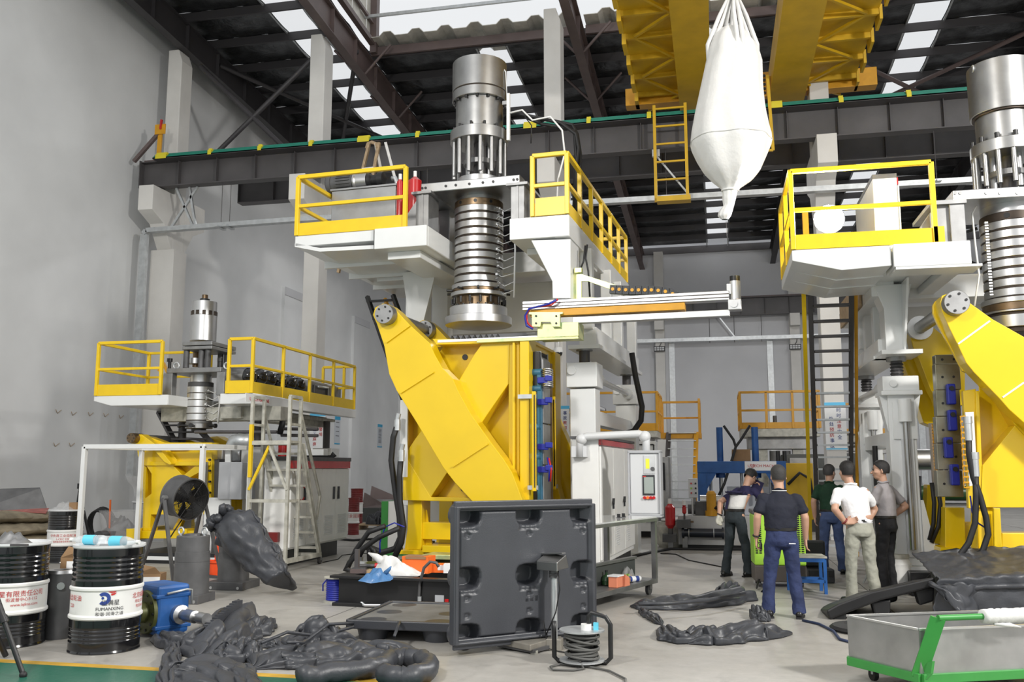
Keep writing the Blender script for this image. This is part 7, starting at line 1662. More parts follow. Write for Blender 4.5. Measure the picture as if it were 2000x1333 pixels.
def fleshed(name, mb, mt, parent, vox, smooth=3, folds=0.):
    """one continuous surface grown over the primitives"""
    o = part(name, mb, mt, parent)
    r = o.modifiers.new('remesh', 'REMESH'); r.mode = 'VOXEL'; r.voxel_size = vox; r.use_smooth_shade = True
    s_ = o.modifiers.new('smooth', 'SMOOTH'); s_.iterations = smooth; s_.factor = .5
    if folds: d = o.modifiers.new('folds', 'DISPLACE'); d.texture = clouds; d.strength = folds; d.mid_level = .5; d.texture_coords = 'LOCAL'
    return o
def hand(mb, w, d, thumb, curl=.4, s_=1.):
    """palm, four unequal bent fingers, thumb from the side; d: direction of the fingers, thumb: direction of the thumb side"""
    d = Vector(d).normalized(); t = Vector(thumb); t = (t-d*t.dot(d)).normalized(); nrm = d.cross(t).normalized()
    w = Vector(w); c = w+d*.045*s_
    for k in range(-2, 3): capsule(mb, w+d*.012+t*.006*k, w+d*.085*s_+t*.0175*k*.95, .015, .012)
    for i, (off, L) in enumerate(((.030, .066), (.010, .075), (-.011, .070), (-.031, .054))):
        b = w+d*.088*s_+t*off; spread = t*off*.55
        k1 = b+(d*math.cos(curl*.6)+nrm*math.sin(curl*.6)+spread*3).normalized()*L*.5; k2 = k1+(d*math.cos(curl*1.8)+nrm*math.sin(curl*1.8)+spread*2).normalized()*L*.5
        capsule(mb, b-d*.01, k1, .0095, .0088, 10); capsule(mb, k1, k2, .0088, .0075, 10)
    b = w+d*.028+t*.026; k1 = b+(t*.75+d*.65+nrm*.3).normalized()*.038; k2 = k1+(d+t*.25+nrm*.35).normalized()*.03
    capsule(mb, b, k1, .0125, .011, 10); capsule(mb, k1, k2, .011, .009, 10)
def person(label, loc, rz, S, top, bottom, skin='skin', hair='hair', girth=1., lean=V(0, 0, 0), head_turn=0., head_tilt=0., arms=None, feet=None, knees=None, lift=0., collar=None, twist=0., hair_len=.0, sleeve=.62, balding=False, shirt_hem=.985):
    """S: height. Local axes: facing +y, x to the person's right. lean: offset of the neck from upright. Arms: (elbow, wrist, finger dir, thumb dir, curl) for left and right."""
    o = thing('person', label, 'person', loc, rz); k = S/1.70
    z = lambda h: h*k
    g = girth
    pel = V(0, 0, z(.93)); chest = V(lean.x*.62, lean.y*.62, z(1.25)+lean.z*.6); neck = V(lean.x, lean.y, z(1.42)+lean.z)
    ct, st = math.cos(twist), math.sin(twist)
    sh = [neck+V(s_*.178*ct*g**.6, s_*.178*st, -.082) for s_ in (-1, 1)]
    hips = [pel+V(s_*.085, 0, -.02) for s_ in (-1, 1)]
    feet = feet or [V(-.14, 0, 0), V(.14, 0, 0)]
    ank = [V(f.x, f.y, .09) for f in feet]
    kn = knees or [h.lerp(a, .5)+V(0, .03, .0) for h, a in zip(hips, ank)]
    hc = neck+V(lean.x*.35+math.sin(-head_turn)*.02, .025+lean.y*.35, z(.165)+min(0, lean.z)*.3)
    ht = head_turn; f = V(-math.sin(ht)*math.cos(head_tilt), math.cos(ht)*math.cos(head_tilt), -math.sin(head_tilt)); r = V(math.cos(ht), math.sin(ht), 0); u = r.cross(f); kh = k*1.07
    H = lambda x, y, zz_: hc+r*x*kh+f*y*kh+u*zz_*kh
    b = MB()
    loft(b, [(pel+V(0, 0, -.1), .12*g, .10*g, 0), (pel, .145*g, .105*g, 0), (pel.lerp(chest, .5), .13*g, .10*g, twist*.5), (chest, .15*g, .105*g, twist), (neck+V(0, 0, -.10), .14, .075, twist), (neck, .06, .055, twist)])
    capsule(b, neck+V(0, -.01, -.06), H(0, -.015, -.06), .058*k, .054*k)
    for c_, rr_ in (((0, -.012, .045), (.074, .092, .075)), ((0, .012, -.015), (.068, .082, .085)), ((0, .032, -.062), (.050, .052, .048))):
        m0 = len(b.v); b.sphere((0, 0, 0), 1, 20, 14)
        for i in range(m0, len(b.v)): v = b.v[i]; b.v[i] = tuple(H(c_[0]+v[0]*rr_[0], c_[1]+v[1]*rr_[1], c_[2]+v[2]*rr_[2]))
    capsule(b, H(0, .088, .0), H(0, .108, -.028), .010, .015, 8); 
    for s_ in (-1, 1):
        capsule(b, H(s_*.072, -.005, .018), H(s_*.080, -.015, -.022), .013, .011, 8)
        capsule(b, H(s_*.045, .07, -.018), H(s_*.055, .045, -.02), .014, .014, 8)
    for s_, S_, arm in zip((-1, 1), sh, arms):
        el, wr, fd, td, cu = arm
        capsule(b, S_, el, .051*k*g**.3, .043*k); capsule(b, el, el.lerp(wr, .35), .044*k, .043*k); capsule(b, el.lerp(wr, .35), wr, .043*k, .029*k); hand(b, wr, fd, td, cu)
    for h_, kk, a in zip(hips, kn, ank): capsule(b, h_, kk, .075*k, .05*k); capsule(b, kk, a, .05*k, .035*k)
    fleshed('body', b, skin, o, .0075, 3)
    # face details
    for s_ in (-1, 1): part('eye', MB().sphere(H(s_*.031, .083, .012), .0105*k, 8, 6), 'black_gloss', o); part('eyebrow', MB().tube([H(s_*.018, .094, .032), H(s_*.045, .082, .034)], .004, 5), hair, o)
    part('mouth', MB().tube([H(-.022, .086, -.055), H(0, .092, -.056), H(.022, .086, -.055)], .0045, 5), 'lips', o)
    # hair
    m = MB(); nu_, nv_ = 40, 22
    def hf(uu, vv_):
        th = 2*PI*uu; hl = math.cos(th)          # +1 at the face
        low = -.72 if hl < -.2 else (-.72+(hl+.2)/.45*.50 if hl < .25 else -.22+(hl-.25)/.75*(.80-hair_len*6))
        e = PI/2-(PI/2-low)*vv_; ce = math.cos(e) if e > 0 else math.cos(e*.5)
        q = V(ce*math.sin(th)*.080, ce*math.cos(th)*.100, math.sin(e)*(.090 if e > 0 else .115))
        n_ = 1.03+(.018*nz(q.x*60, q.y*60, q.z*60)+.5*hair_len*(.6+.4*nz(q.x*25, q.y*25, 3)))*(1-vv_**6)-.05*vv_**8
        return H(q.x*n_, q.y*n_-.010, q.z*n_+.042)
    part('hair', m.grid(hf, nu_, nv_), hair, o)
    # shirt with sleeves
    c = MB(); hem = pel+V(0, 0, z(shirt_hem-.93)+lift)
    d_ = chest-hem
    loft(c, [(hem, .158*g, .122*g, 0), (hem+V(0, 0, .04), .162*g, .124*g, 0), (hem.lerp(chest, .5), .160*g, .122*g, twist*.4), (chest, .172*g, .122*g, twist), (neck+V(0, 0, -.115), .172*g**.5, .105, twist), (neck+V(0, 0, -.05), .125, .085, twist), (neck+V(0, 0, .012), .068, .064, twist)], 28)
    for S_, arm in zip(sh, arms):
        e = S_.lerp(arm[0], sleeve); capsule(c, S_+(neck-S_)*.12, S_.lerp(arm[0], .1), .058*g**.3, .058*g**.3); capsule(c, S_, e, .058*g**.3, .060*g**.3); c.cyl(S_.lerp(arm[0], sleeve*.6), S_.lerp(arm[0], sleeve+.12), .058*g**.3, .065*g**.3, 18)
    so = fleshed('shirt', c, top, o, .012, 12, .024)
    if collar:
        cc = neck+V(0, 0, .018)+lean*.03; part('collar', MB().tube([cc+V(math.cos(t*PI/10)*.066, math.sin(t*PI/10)*.062+.0, .006*math.sin(t)) for t in range(20)], .014, 7, closed=True), top, o)
        if collar != top: part('collar_stripe', MB().tube([cc+V(math.cos(t*PI/10)*.078, math.sin(t*PI/10)*.074, -.012) for t in range(20)], .004, 5, closed=True), collar, o)
    # trousers, belt, shoes
    c = MB(); loft(c, [(pel+V(0, 0, -.13), .135*g, .115*g, 0), (pel+V(0, -.01, -.08), .158*g, .125*g, 0), (pel+V(0, 0, .05), .150*g, .115*g, 0), (pel+V(0, 0, .075), .148*g, .113*g, 0)])
    for h_, kk, a in zip(hips, kn, ank):
        capsule(c, h_+V(0, -.01, -.05), kk, .088*g**.7, .070*g**.4); capsule(c, kk, kk.lerp(a, .85), .070*g**.4, .066); c.cyl(kk.lerp(a, .6), a+V(0, 0, -.045), .066, .074, 16)
    fleshed('trousers', c, bottom, o, .012, 3, .028)
    bo = part('belt', MB().lathe((0, 0, 0), [(1, 0), (1.03, .004), (1.03, .034), (1, .038)], 30), 'belt', o)
    for v in bo.data.vertices: v.co.x *= .153*g; v.co.y *= .118*g; v.co.z += pel.z+.04
    for ft, s_ in zip(feet, (-1, 1)):
        t = V(s_*.25, 1, 0).normalized(); n_ = V(t.y, -t.x, 0); c = MB()
        capsule(c, ft+t*-.05+V(0, 0, .045), ft+t*.07+V(0, 0, .045), .042, .044); capsule(c, ft+t*.07+V(0, 0, .04), ft+t*.17+V(0, 0, .034), .044, .034); capsule(c, ft+t*-.04+V(0, 0, .05), ft+t*-.02+V(0, 0, .085), .042, .045)
        fleshed('shoe', c, 'shoe', o, .009, 2)
        part('sole', MB().prism([ft+t*a_+n_*w_+V(0, 0, .0) for a_, w_ in ((-.1, -.03), (-.1, .03), (0, .038), (.1, .048), (.19, .03), (.215, 0), (.19, -.03), (.1, -.048), (0, -.038))], (0, 0, .022)), 'black_rubber', o)
    return o, H, neck, pel, sh
mat('lips', (.36, .14, .11), .5)
D_ = V(0, 0, -1)
# man in navy polo, seen from behind, phone in hand
o, H, nk, pel, sh = person('man in navy polo and dark blue jeans standing with his back turned, phone in hand', floor_at(1532, 1207), YAW*.3, 1.635, 'navy_cloth', 'jeans', hair='grey_hair', girth=1.12, collar='paper', feet=[V(-.17, .0, 0), V(.16, -.02, 0)],
    arms=[(V(-.252, -.03, 1.08), V(-.262, .05, .85), (-.02, .18, -1), (.1, 1, 0), .75), (V(.262, -.02, 1.08), V(.268, .06, .85), (.02, .15, -1), (-.1, 1, 0), .55)], head_turn=.15)
part('wrist_watch', MB().torus((-.262, .043, .875), .034, .010, (0, .3, -1)), 'black_paint', o)
q = thing('phone', 'black phone held in the hand of the man in navy polo', 'phone', o.location+Matrix.Rotation(YAW*.3, 3, 'Z') @ V(-.215, .10, .725), YAW*.3); part('phone_body', MB().prism([(-.01, -.03, -.03), (.0, -.04, .06), (.0, .04, .08), (-.01, .05, -.01)], (.014, 0, 0)), 'black_gloss', q, bev=.003); part('phone_screen', MB().prism([(.0145, -.025, -.02), (.0145, -.035, .055), (.0145, .036, .072), (.0145, .043, 0)], (.001, 0, 0)), 'black_paint', q)
part('pocket', MB().box((.06, -.155, .80), (.13, -.15, .81)), 'paper', o)
# man bending, wiping his face with his shirt
rz = -.95
o, H, nk, pel, sh = person('man in indigo shirt pulled up over a white back support, wiping his bowed face', floor_at(1440, 1127), rz+YAW, 1.70, 'indigo_cloth', 'slate_trousers', lean=V(0, .26, -.08), head_tilt=.75, lift=.26, girth=1.0, feet=[V(-.13, -.12, 0), V(.13, .10, 0)],
    arms=[(V(-.27, -.02, 1.10), V(-.20, -.13, .90), (.0, -.25, -1), (.3, 1, 0), .6), (V(.24, .36, 1.13), V(.10, .50, 1.30), (-.4, -.1, .9), (-.5, .5, 0), 1.0)])
m = MB(); loft(m, [(pel+V(0, .0, .07), .145, .112, 0), (pel+V(0, .03, .13), .146, .112, 0), (pel+V(0, .07, .24), .150, .112, 0), (pel+V(0, .09, .29), .150, .113, 0)]); part('back_support', m, 'white_cloth', o, label='white lumbar support belt')
part('support_strap', MB().prism([(-.10, -.112, pel.z+.07), (-.05, -.118, pel.z+.07), (-.05, -.045, pel.z+.28), (-.10, -.04, pel.z+.28)], (0, -.008, 0)), 'indigo_cloth', o)
part('raised_hem', MB().prism([V(.02, .30, 1.25), V(.16, .36, 1.20), V(.14, .50, 1.36), V(.0, .46, 1.42)], (.0, .03, .03)), 'indigo_cloth', o)
m = MB(); hand(m, V(-.20, -.13, .90), (.0, -.25, -1), (.3, 1, 0), .6)
g_ = fleshed('work_glove', m, 'dirty_white', o, .008, 2); dpm = g_.modifiers.new('swell', 'DISPLACE'); dpm.strength = .012; dpm.mid_level = 0
part('wrist_watch', MB().torus((-.20, -.125, .915), .034, .010, (.2, .4, 1)), 'black_paint', o)
# man in green polo
person('man in dark green polo and blue jeans by the tall ladder, back turned', floor_at(1628, 1121), YAW*.6-.1, 1.66, 'green_cloth', 'jeans_light', hair='grey_hair', girth=1.02, collar='green_cloth', head_turn=-.75, feet=[V(-.13, .05, 0), V(.14, -.02, 0)],
    arms=[(V(-.25, -.02, 1.10), V(-.235, .04, .86), (.02, .1, -1), (.1, 1, 0), .5), (V(.25, .04, 1.12), V(.18, .2, .95), (-.3, .6, -.5), (0, .5, 1), .8)])
# man in white shirt, hands on hips
o, H, nk, pel, sh = person('man in untucked white polo and khaki trousers with hands on hips', floor_at(1686, 1181), YAW*.5+.15, 1.70, 'white_shirt', 'khaki', hair='hair', girth=1.04, collar='white_shirt', hair_len=.016, lean=V(-.07, .02, -.01), twist=.1, head_turn=.15, feet=[V(-.12, .03, 0), V(.16, -.02, 0)], shirt_hem=.95,
    arms=[(V(-.33, -.10, 1.13), V(-.20, -.09, .965), (.85, -.2, .25), (0, .3, 1), .5), (V(.27, .16, 1.12), V(.17, .12, .98), (-.7, .2, -.3), (0, .3, 1), .6)])
part('bead_bracelet', MB().torus((-.215, -.092, .985), .036, .011, (-.7, 0, .6)), 'dark_red', o)
m = MB(); loft(m, [(pel+V(.05, -.02, .07), .11, .10, 0), (pel+V(.05, -.02, .13), .11, .10, 0)]); fleshed('bare_waist', m, 'skin', o, .012, 1)
# man in grey shirt, profile
o, H, nk, pel, sh = person('man in pale grey shirt and black trousers looking sideways, hand on hip', floor_at(1706, 1172)+V(.28, .55, 0), YAW+.75, 1.70, 'grey_shirt', 'black_cloth', hair='hair', girth=1.08, collar='grey_shirt', hair_len=.012, head_turn=.55, feet=[V(-.12, 0, 0), V(.13, 0, 0)],
    arms=[(V(-.24, .06, 1.12), V(-.15, .16, .98), (.6, .3, -.2), (0, .3, 1), .5), (V(.31, -.14, 1.12), V(.21, .03, .965), (-.35, .9, -.1), (-.5, .2, .8), .6)])
# person in teal, mostly hidden
person('person in dark teal top half hidden behind the man in grey shirt', floor_at(1706, 1172)+V(.78, 1.7, 0), YAW+.5, 1.66, 'teal_cloth', 'jeans', girth=1.0, head_turn=.4,
    arms=[(V(-.25, .0, 1.10), V(-.24, .06, .86), (.02, .1, -1), (.1, 1, 0), .5), (V(.25, .0, 1.10), V(.24, .06, .86), (0, .1, -1), (-.1, 1, 0), .5)])
# ================================================================ things round the people
c = floor_at(1526, 1148)
o = thing('air_cooler', 'lime green evaporative air cooler with brown base behind the man in navy polo', 'air cooler', c, YAW*.3)
hw = width_at(1475, 1577, 1148, c.y)/2; h = W.p(1526, 997, y=c.y).z; zb3 = h*.28
part('cooler_body', MB().box((-hw, -.02, zb3), (hw, .5, h-.06)), 'lime', o, bev=.02); part('cooler_top', MB().box((-hw-.01, -.03, h-.06), (hw+.01, .51, h)), 'cast_grey', o, bev=.015); part('cooler_base', MB().box((-hw, -.02, .07), (hw, .5, zb3)), 'brown_grey', o, bev=.015)
for sx in (-1, 1):
    m = MB()
    for j in range(22):
        for i in range(2): m.box((sx*hw*.82-.045+i*.05, -.026, zb3+.16+j*.028), (sx*hw*.82-.045+i*.05+.034, -.02, zb3+.177+j*.028))
    part('vent_slots', m, 'black_paint', o)
part('drain_plug', MB().cyl((-hw*.5, -.02, zb3+.05), (-hw*.5, -.035, zb3+.05), .02, n=10), 'black_paint', o)
for x in (-hw+.06, hw-.06):
    for y in (.04, .44): part('castor', MB().cyl((x-.015, y, .035), (x+.015, y, .035), .035, n=12).box((x-.02, y-.02, .03), (x+.02, y+.02, .08)), 'cast_grey', o)
m = MB().tube([floor_at(*p)+V(0, 0, z) for p, z in (((1478, 1154), .03), ((1482, 1148), .1), ((1490, 1146), .1), ((1497, 1152), .03), ((1488, 1158), .012), ((1505, 1156), .012))], .012, 6); single('floor_cable', m, 'black_rubber', 'coiled black power cord at the corner of the green cooler', 'cable')
a = floor_at(1607, 1165); b = floor_at(1548, 1160)
o = thing('work_stool', 'blue steel stool with white worn top beside the man in navy polo', 'stool', b, YAW*.3)
ws = .42; hs_ = W.p(1607, 1090, y=a.y).z
for x in (0, ws):
    for y in (0, .34): part('leg', MB().box((x-.02, y-.02, 0), (x+.02, y+.02, hs_-.05)), 'blue_paint', o)
part('seat_frame', MB().path([(0, 0, hs_-.05), (ws, 0, hs_-.05), (ws, .34, hs_-.05), (0, .34, hs_-.05)], .045, .05, True), 'blue_paint', o); part('seat_top', MB().box((-.03, -.03, hs_-.025), (ws+.03, .37, hs_)), 'dirty_white', o, bev=.004)
for y in (0, .34): part('stretcher', MB().beam((0, y, .16), (ws, y, .16), .04), 'blue_paint', o)
part('stretcher', MB().beam((ws, 0, .16), (ws, .34, .16), .04), 'blue_paint', o)
c = floor_at(1612, 1143)+V(-.05, .15, 0)
o = thing('equipment_case', 'black hard equipment case standing open behind the blue stool', 'case', c, YAW*.4)
part('case_shell', MB().box((-.16, -.02, .0), (.2, .3, .2)), 'black_plastic', o, bev=.02); part('case_lid', MB().box((-.2, .2, .2), (.13, .32, .58)), 'black_plastic', o, bev=.03); part('latch', MB().box((-.02, -.035, .1), (.05, -.02, .17)).box((.12, -.035, .1), (.17, -.02, .17)), 'black_paint', o)
c = floor_at(1757, 1158); r = width_at(1730, 1784, 1140, c.y)/2; h = W.p(1757, 1083, y=c.y).z
o = thing('plastic_drum', 'white plastic drum with screw lid standing beside the man in black trousers', 'drum', c)
part('drum_body', MB().lathe((0, 0, 0), [(0, 0), (r*.9, 0), (r, .05), (r, h*.62), (r*.97, h*.75), (r*.85, h*.86), (r*.80, h*.90), (0, h*.9)], 32), 'white_plastic', o); part('drum_lid', MB().lathe((0, 0, 0), [(r*.80, h*.88), (r*.86, h*.9), (r*.86, h*.99), (r*.82, h), (0, h)], 32), 'dirty_white', o)
o = thing('camera_tripod', 'slim camera tripod with black head behind the white plastic drum', 'tripod', c+V(-.02, .55, 0)); hp = W.p(1735, 1030, y=c.y+.55).z
part('tripod_column', MB().cyl((0, 0, .5), (0, 0, hp), .022, n=10), 'galv', o); part('tripod_head', MB().box((-.06, -.05, hp), (.06, .05, hp+.1)), 'black_paint', o, bev=.01); part('mounted_device', MB().box((-.04, -.06, hp+.1), (.1, .06, hp+.35)), 'blue_paint', o, bev=.01)
for t in (.3, 2.4, 4.5): part('leg', MB().cyl((0, 0, hp-.05), (math.cos(t)*.42, math.sin(t)*.42, .01), .015, n=8), 'galv', o)
# draped black moulding and black pallets
Pq = floor_at(1628, 1222)
py = Pq.y+.3
q = lambda px, py_, y: W.p(px, py_, y=y)
o = thing('black_tray', 'big black moulded tray leaning at an angle behind the steel cart', 'plastic part', V(0, 0, 0))
tl_, tr_ = q(1614, 1193, py+.05), q(1826, 1128, py+.05); dd = tr_-tl_
out = [(0, 0), (.06, .045), (.22, .06), (.45, .13), (.62, .10), (1, .02)]
part('tray_top', MB().prism([tl_, tl_+dd*.12+V(0, 0, .03), tl_+dd*.42+V(0, 0, .05), tr_, tr_+V(0, 0, -.1), tl_+dd*.5+V(0, 0, -.07), tl_+dd*.1+V(0, 0, -.1), tl_+V(0.03, 0, -.1)], (0, 1.0, -.14)), 'black_tray', o, bev=.02)
for u_, w_ in ((.05, .13), (.42, .17), (.82, .17)):
    p = tl_+dd*u_; part('tray_foot', MB().prism([p+V(0, .05, -.06), p+V(w_*1.2, .05, -.03), p+V(w_*1.1, .05, -.19), p+V(w_*.25, .05, -.24)], (0, .16, 0)), 'black_tray', o, bev=.02)
for u_ in (.2, .6): p = tl_+dd*u_; part('tray_foot', MB().prism([p+V(0, .7, -.16), p+V(.2, .7, -.03), p+V(.18, .7, -.2), p+V(.05, .7, -.24)], (0, .16, 0)), 'black_tray', o, bev=.02)
o = thing('draped_moulding', 'large black plastic moulding slumped over a block at the edge of the hall', 'plastic part', V(0, 0, 0))
m = MB()
def dr(u, v):
    x0, x1 = q(1828, 1130, py).x, q(2080, 1130, py).x; x = x0+(x1-x0)*u
    zt_ = q(1828, 1130, py).z+(q(2000, 1115, py).z-q(1828, 1130, py).z)*u
    a = v*3.0
    if a < 1: y_, z_ = py-.12+.03*nz(u*9, a*3), zt_*a
    elif a < 1.35: t = (a-1)/.35; y_, z_ = py-.12+.16*t, zt_+.02*math.sin(t*3)
    else: t = (a-1.35)/1.65; y_, z_ = py+.04+1.15*t, zt_+.16*t+.03*nz(u*5, t*4, 3)
    return V(x+.03*nz(a*6, u*3, 5)-.10*(a < 1)*(1-a)*(u < .1), y_, z_+.02*nz(u*12, a*6, 9))
part('draped_skin', m.grid(dr, 60, 60), 'film_plastic', o, solid=.01)
def lip(u, v): return q(1828, 1130, py)+V(-.05-.2*v*(1-v)+.45*u+.05*nz(u*6, v*6, 2), -.1-.14*math.sin(PI*u)-.05*v, -.03-.62*v*u+.06*nz(u*5, v*4, 7))
part('curled_flap', MB().grid(lip, 24, 24), 'film_plastic', o, solid=.01)
part('hem_fold', MB().tube([dr(u/20, .27)+V(0, -.02, 0) for u in range(21)], .03, 8), 'film_plastic', o)
part('support_block', MB().box((q(1860, 1150, py).x, py+.15, 0), (q(2050, 1150, py).x, py+1.0, .5)), 'black_paint', o)
c = floor_at(1668, 1236); single('rubber_mat', MB().lathe((0, 0, 0), [(0, .07), (.22, .07), (.33, .05), (.36, .025), (.33, 0), (0, 0)], 24), 'black_rubber', 'flat round black moulding lying behind the steel cart corner', 'plastic part', c+V(.14, .12, 0))
# steel cart
zc = .13
Lp, Fp, Rp = W.p(1659, 1291, z=zc), W.p(1800, 1326, z=zc), W.p(2000, 1316, z=zc)
ex = (Rp-Fp).normalized(); ey = (Lp-Fp).normalized(); Ly = (Lp-Fp).length; Lx = 1.35
CT = Frame((Fp.x, Fp.y, 0), 0); g2 = lambda x, y, z: Fp*1+ex*x+ey*y+V(0, 0, z-zc)-V(Fp.x, Fp.y, 0)
zr3 = W.p(1795, 1230, y=Fp.y).z
o = thing('steel_cart', 'stainless steel tub cart on a green frame with wrapped push handle', 'cart', (Fp.x, Fp.y, 0))
m = MB()
fl2 = .0
crn = [(0, 0), (Lx, 0), (Lx, Ly), (0, Ly)]
for (x0, y0), (x1, y1) in zip(crn, crn[1:]+crn[:1]):
    m = MB().add([g2(x0, y0, zc+.03), g2(x1, y1, zc+.03), g2(x1, y1, zr3), g2(x0, y0, zr3)], [(0, 1, 2, 3)]); part('tub_wall', m, 'tub_steel', o, solid=.006)
    part('tub_rim', MB().beam(g2(x0, y0, zr3), g2(x1, y1, zr3), .025, .014), 'aluminium', o)
part('tub_floor', MB().prism([g2(x, y, zc+.03) for x, y in crn], (0, 0, .006)), 'tub_steel', o)
for (x0, y0), (x1, y1) in zip(crn, crn[1:]+crn[:1]): part('frame_rail', MB().beam(g2(x0-.0, y0, zc), g2(x1, y1, zc), .06, .065), 'green_frame', o, bev=.004)
hA_ = g2(.02, -.05, zc); hT = W.p(1832, 1208, y=(Fp+ex*.15).y-.1)-V(Fp.x, Fp.y, 0)
part('handle_post', MB().beam(g2(.0, .03, zc), hT, .10, .02, (0, 1, 0)), 'green_frame', o); part('post_foot', MB().prism([g2(0, -.035, zc), g2(0, Ly*.36, zc+.02), hA_.lerp(hT, .3), hA_.lerp(hT, .1)], ex*.02), 'green_frame', o)
hE = hT+ex*1.25
part('handle_post', MB().beam(g2(Lx, .03, zc), hE, .10, .02, (0, 1, 0)), 'green_frame', o)
part('handle_bar', MB().cyl(hT, hE, .022, n=14), 'green_frame', o)
m = MB(); p0 = hT+ex*.36; p1 = hE-ex*.08
m.tube([p0.lerp(p1, i/30) for i in range(31)], [.05+.008*nz(i*.6, 2)+.004*(i % 2) for i in range(31)], 14); part('handle_wrap', m, 'white_cloth', o, label='white film wrapped round the handle')
m = MB(); pw = p0.lerp(p1, .1)+V(0, -.03, -.05); m.tube([pw, pw+ex*.12+V(0, -.01, -.01), pw+ex*.22+V(0, 0, -.03)], [.01, .018, .004], 6); part('wrap_tail', m, 'white_cloth', o)
for x, y in ((.1, Ly-.12), (.15, .1), (Lx-.1, .1), (Lx-.1, Ly-.1)): w = part('castor', MB().cyl(g2(x, y, .045)-ex*.018, g2(x, y, .045)+ex*.018, .045, n=14), 'black_rubber', o); part('castor_fork', MB().beam(g2(x, y, .05), g2(x, y, .1), .04, .05), 'galv', w)
# tripod leg at the frame edge
o = thing('tripod', 'black tripod leg reaching into the corner in front of the drums', 'tripod', (0, 0, 0))
yt = 6.4; a, b = W.p(-40, 1080, y=yt), W.p(45, 1322, y=yt); b = V(b.x, b.y, max(b.z, .02))
part('upper_leg', MB().cyl(a, a.lerp(b, .55), .028, n=12), 'black_paint', o); part('lower_leg', MB().cyl(a.lerp(b, .5), b, .02, n=12), 'black_paint', o); part('leg_lock', MB().cyl(a.lerp(b, .53), a.lerp(b, .58), .036, n=12), 'black_paint', o); part('rubber_foot', MB().sphere(b, .03, 12, 8), 'black_rubber', o)
part('tripod_head', MB().box((a.x-.35, yt-.1, a.z-.02), (a.x-.05, yt+.1, a.z+.12)), 'black_paint', o, bev=.02); part('second_leg', MB().cyl(V(a.x-.2, yt, a.z), V(a.x-.65, yt, .02), .024, n=12), 'black_paint', o); part('second_leg', MB().cyl(V(a.x-.2, yt, a.z), V(a.x-.2, yt+.6, .02), .024, n=12), 'black_paint', o)

# ================================================================ junk by the side wall
def sack_at(px, py, z, rz, sc, lab):
    p = W.p(px, py, z=z); m = MB()
    m.grid(lambda u, v: V(math.cos(2*PI*u)*sc*.55*(math.sin(PI*v)**.45)*(1+.08*nz(u*9, v*5, px)), (v-.5)*sc*.8, .13+.13*math.sin(2*PI*u)*(math.sin(PI*v)**.5)*(1+.3*nz(math.cos(6.28*u)*2, math.sin(6.28*u)*2, v*6+px))), 28, 18)
    o = thing('sack', lab, 'sack', p, rz, None); part('sack_body', m, 'sack', o); part('tied_mouth', MB().cyl((0, sc*.38, .13), (0, sc*.46, .14), .05, .08, n=10), 'sack', o)
for i, (px, py, z, lab) in enumerate(((20, 1072, 0, 'bottom brown sack of the stack by the side wall'), (62, 1070, 0, 'bottom sack next to the black drum with white band'), (22, 1049, .24, 'middle brown sack lying under the red board'), (60, 1046, .24, 'creased olive sack second from the top by the drum'), (18, 1024, .48, 'top sack partly covered by the red board'), (58, 1024, .46, 'top creased sack beside the standing black drum'))): sack_at(px, py, z, .8+.2*(i % 3), 1.15, lab)
p = W.p(12, 992, z=.8); o = thing('board', 'faded red board lying on top of the sacks', 'board', p, .6); part('board_sheet', MB().prism([(-.7, -.25, 0), (.8, -.45, -.12), (.8, .1, -.05), (-.6, .25, .15)], (0, 0, .02)), 'faded_red', o)
p = W.p(10, 985, z=.95)+V(0, .4, 0); o = thing('board', 'dark grey sheet leaning above the red board', 'board', p, .6); part('board_sheet', MB().prism([(-.8, 0, -.15), (.45, 0, -.1), (.3, .1, .28), (-.7, .2, .25)], (.0, .02, .015)), 'cast_grey', o)
c = floor_at(118, 1062)+V(-.3, .9, 0); hp = W.p(116, 955, y=c.y).z
o = thing('light_stand', 'black tripod light stand folded against the side wall behind the drum', 'tripod', c); part('centre_post', MB().cyl((0, 0, .1), (0, 0, hp), .03, n=8), 'black_paint', o); part('top_knob', MB().cyl((0, 0, hp), (0, 0, hp+.12), .06, n=10), 'black_paint', o)
for dx in (-.12, .3): part('leg', MB().beam((0, 0, hp-.05), (dx, .05, .02), .07, .03), 'black_paint', o)
p = floor_at(170, 1062); o = thing('cable_coil', 'coil of black cable lying behind the white tube frame post', 'cable', p+V(-.2, .6, 0))
for k in range(4): part('cable_loop', MB().torus((0, .06*k, .34), .33+.02*k, .03, (.25, 1, .1), 24, 6), 'black_rubber', o)
p = floor_at(205, 1068); o = thing('clear_bin', 'smoky clear plastic bin full of scraps inside the white tube frame', 'bin', p+V(0, .5, 0), .2)
part('bin_wall', MB().lathe((0, 0, 0), [(.32, 0), (.45, .7), (.46, .72), (.44, .72)], 24), 'clear_film', o); part('bin_scraps', MB().grid(lambda u, v: V((u-.5)*.6, (v-.5)*.6, .3+.25*math.sin(PI*u)*math.sin(PI*v)*(1+nz(u*6, v*6))), 12, 12), 'grey_steel', o); part('scrap_strip', MB().beam((-.15, -.2, .1), (-.2, -.15, .95), .03), 'orange', o)
p = floor_at(228, 1050)+V(.1, .7, 0); o = thing('film_sheet', 'creased clear plastic film slumped against the grey tank', 'plastic film', p)
part('film', MB().grid(lambda u, v: V((u-.5)*1.0+.5*v, .15*math.sin(v*3)+.1*nz(u*5, v*5), 1.45-1.3*v*(.8+.3*u)+.12*nz(u*4, v*7, 3)), 20, 20), 'clear_film', o)
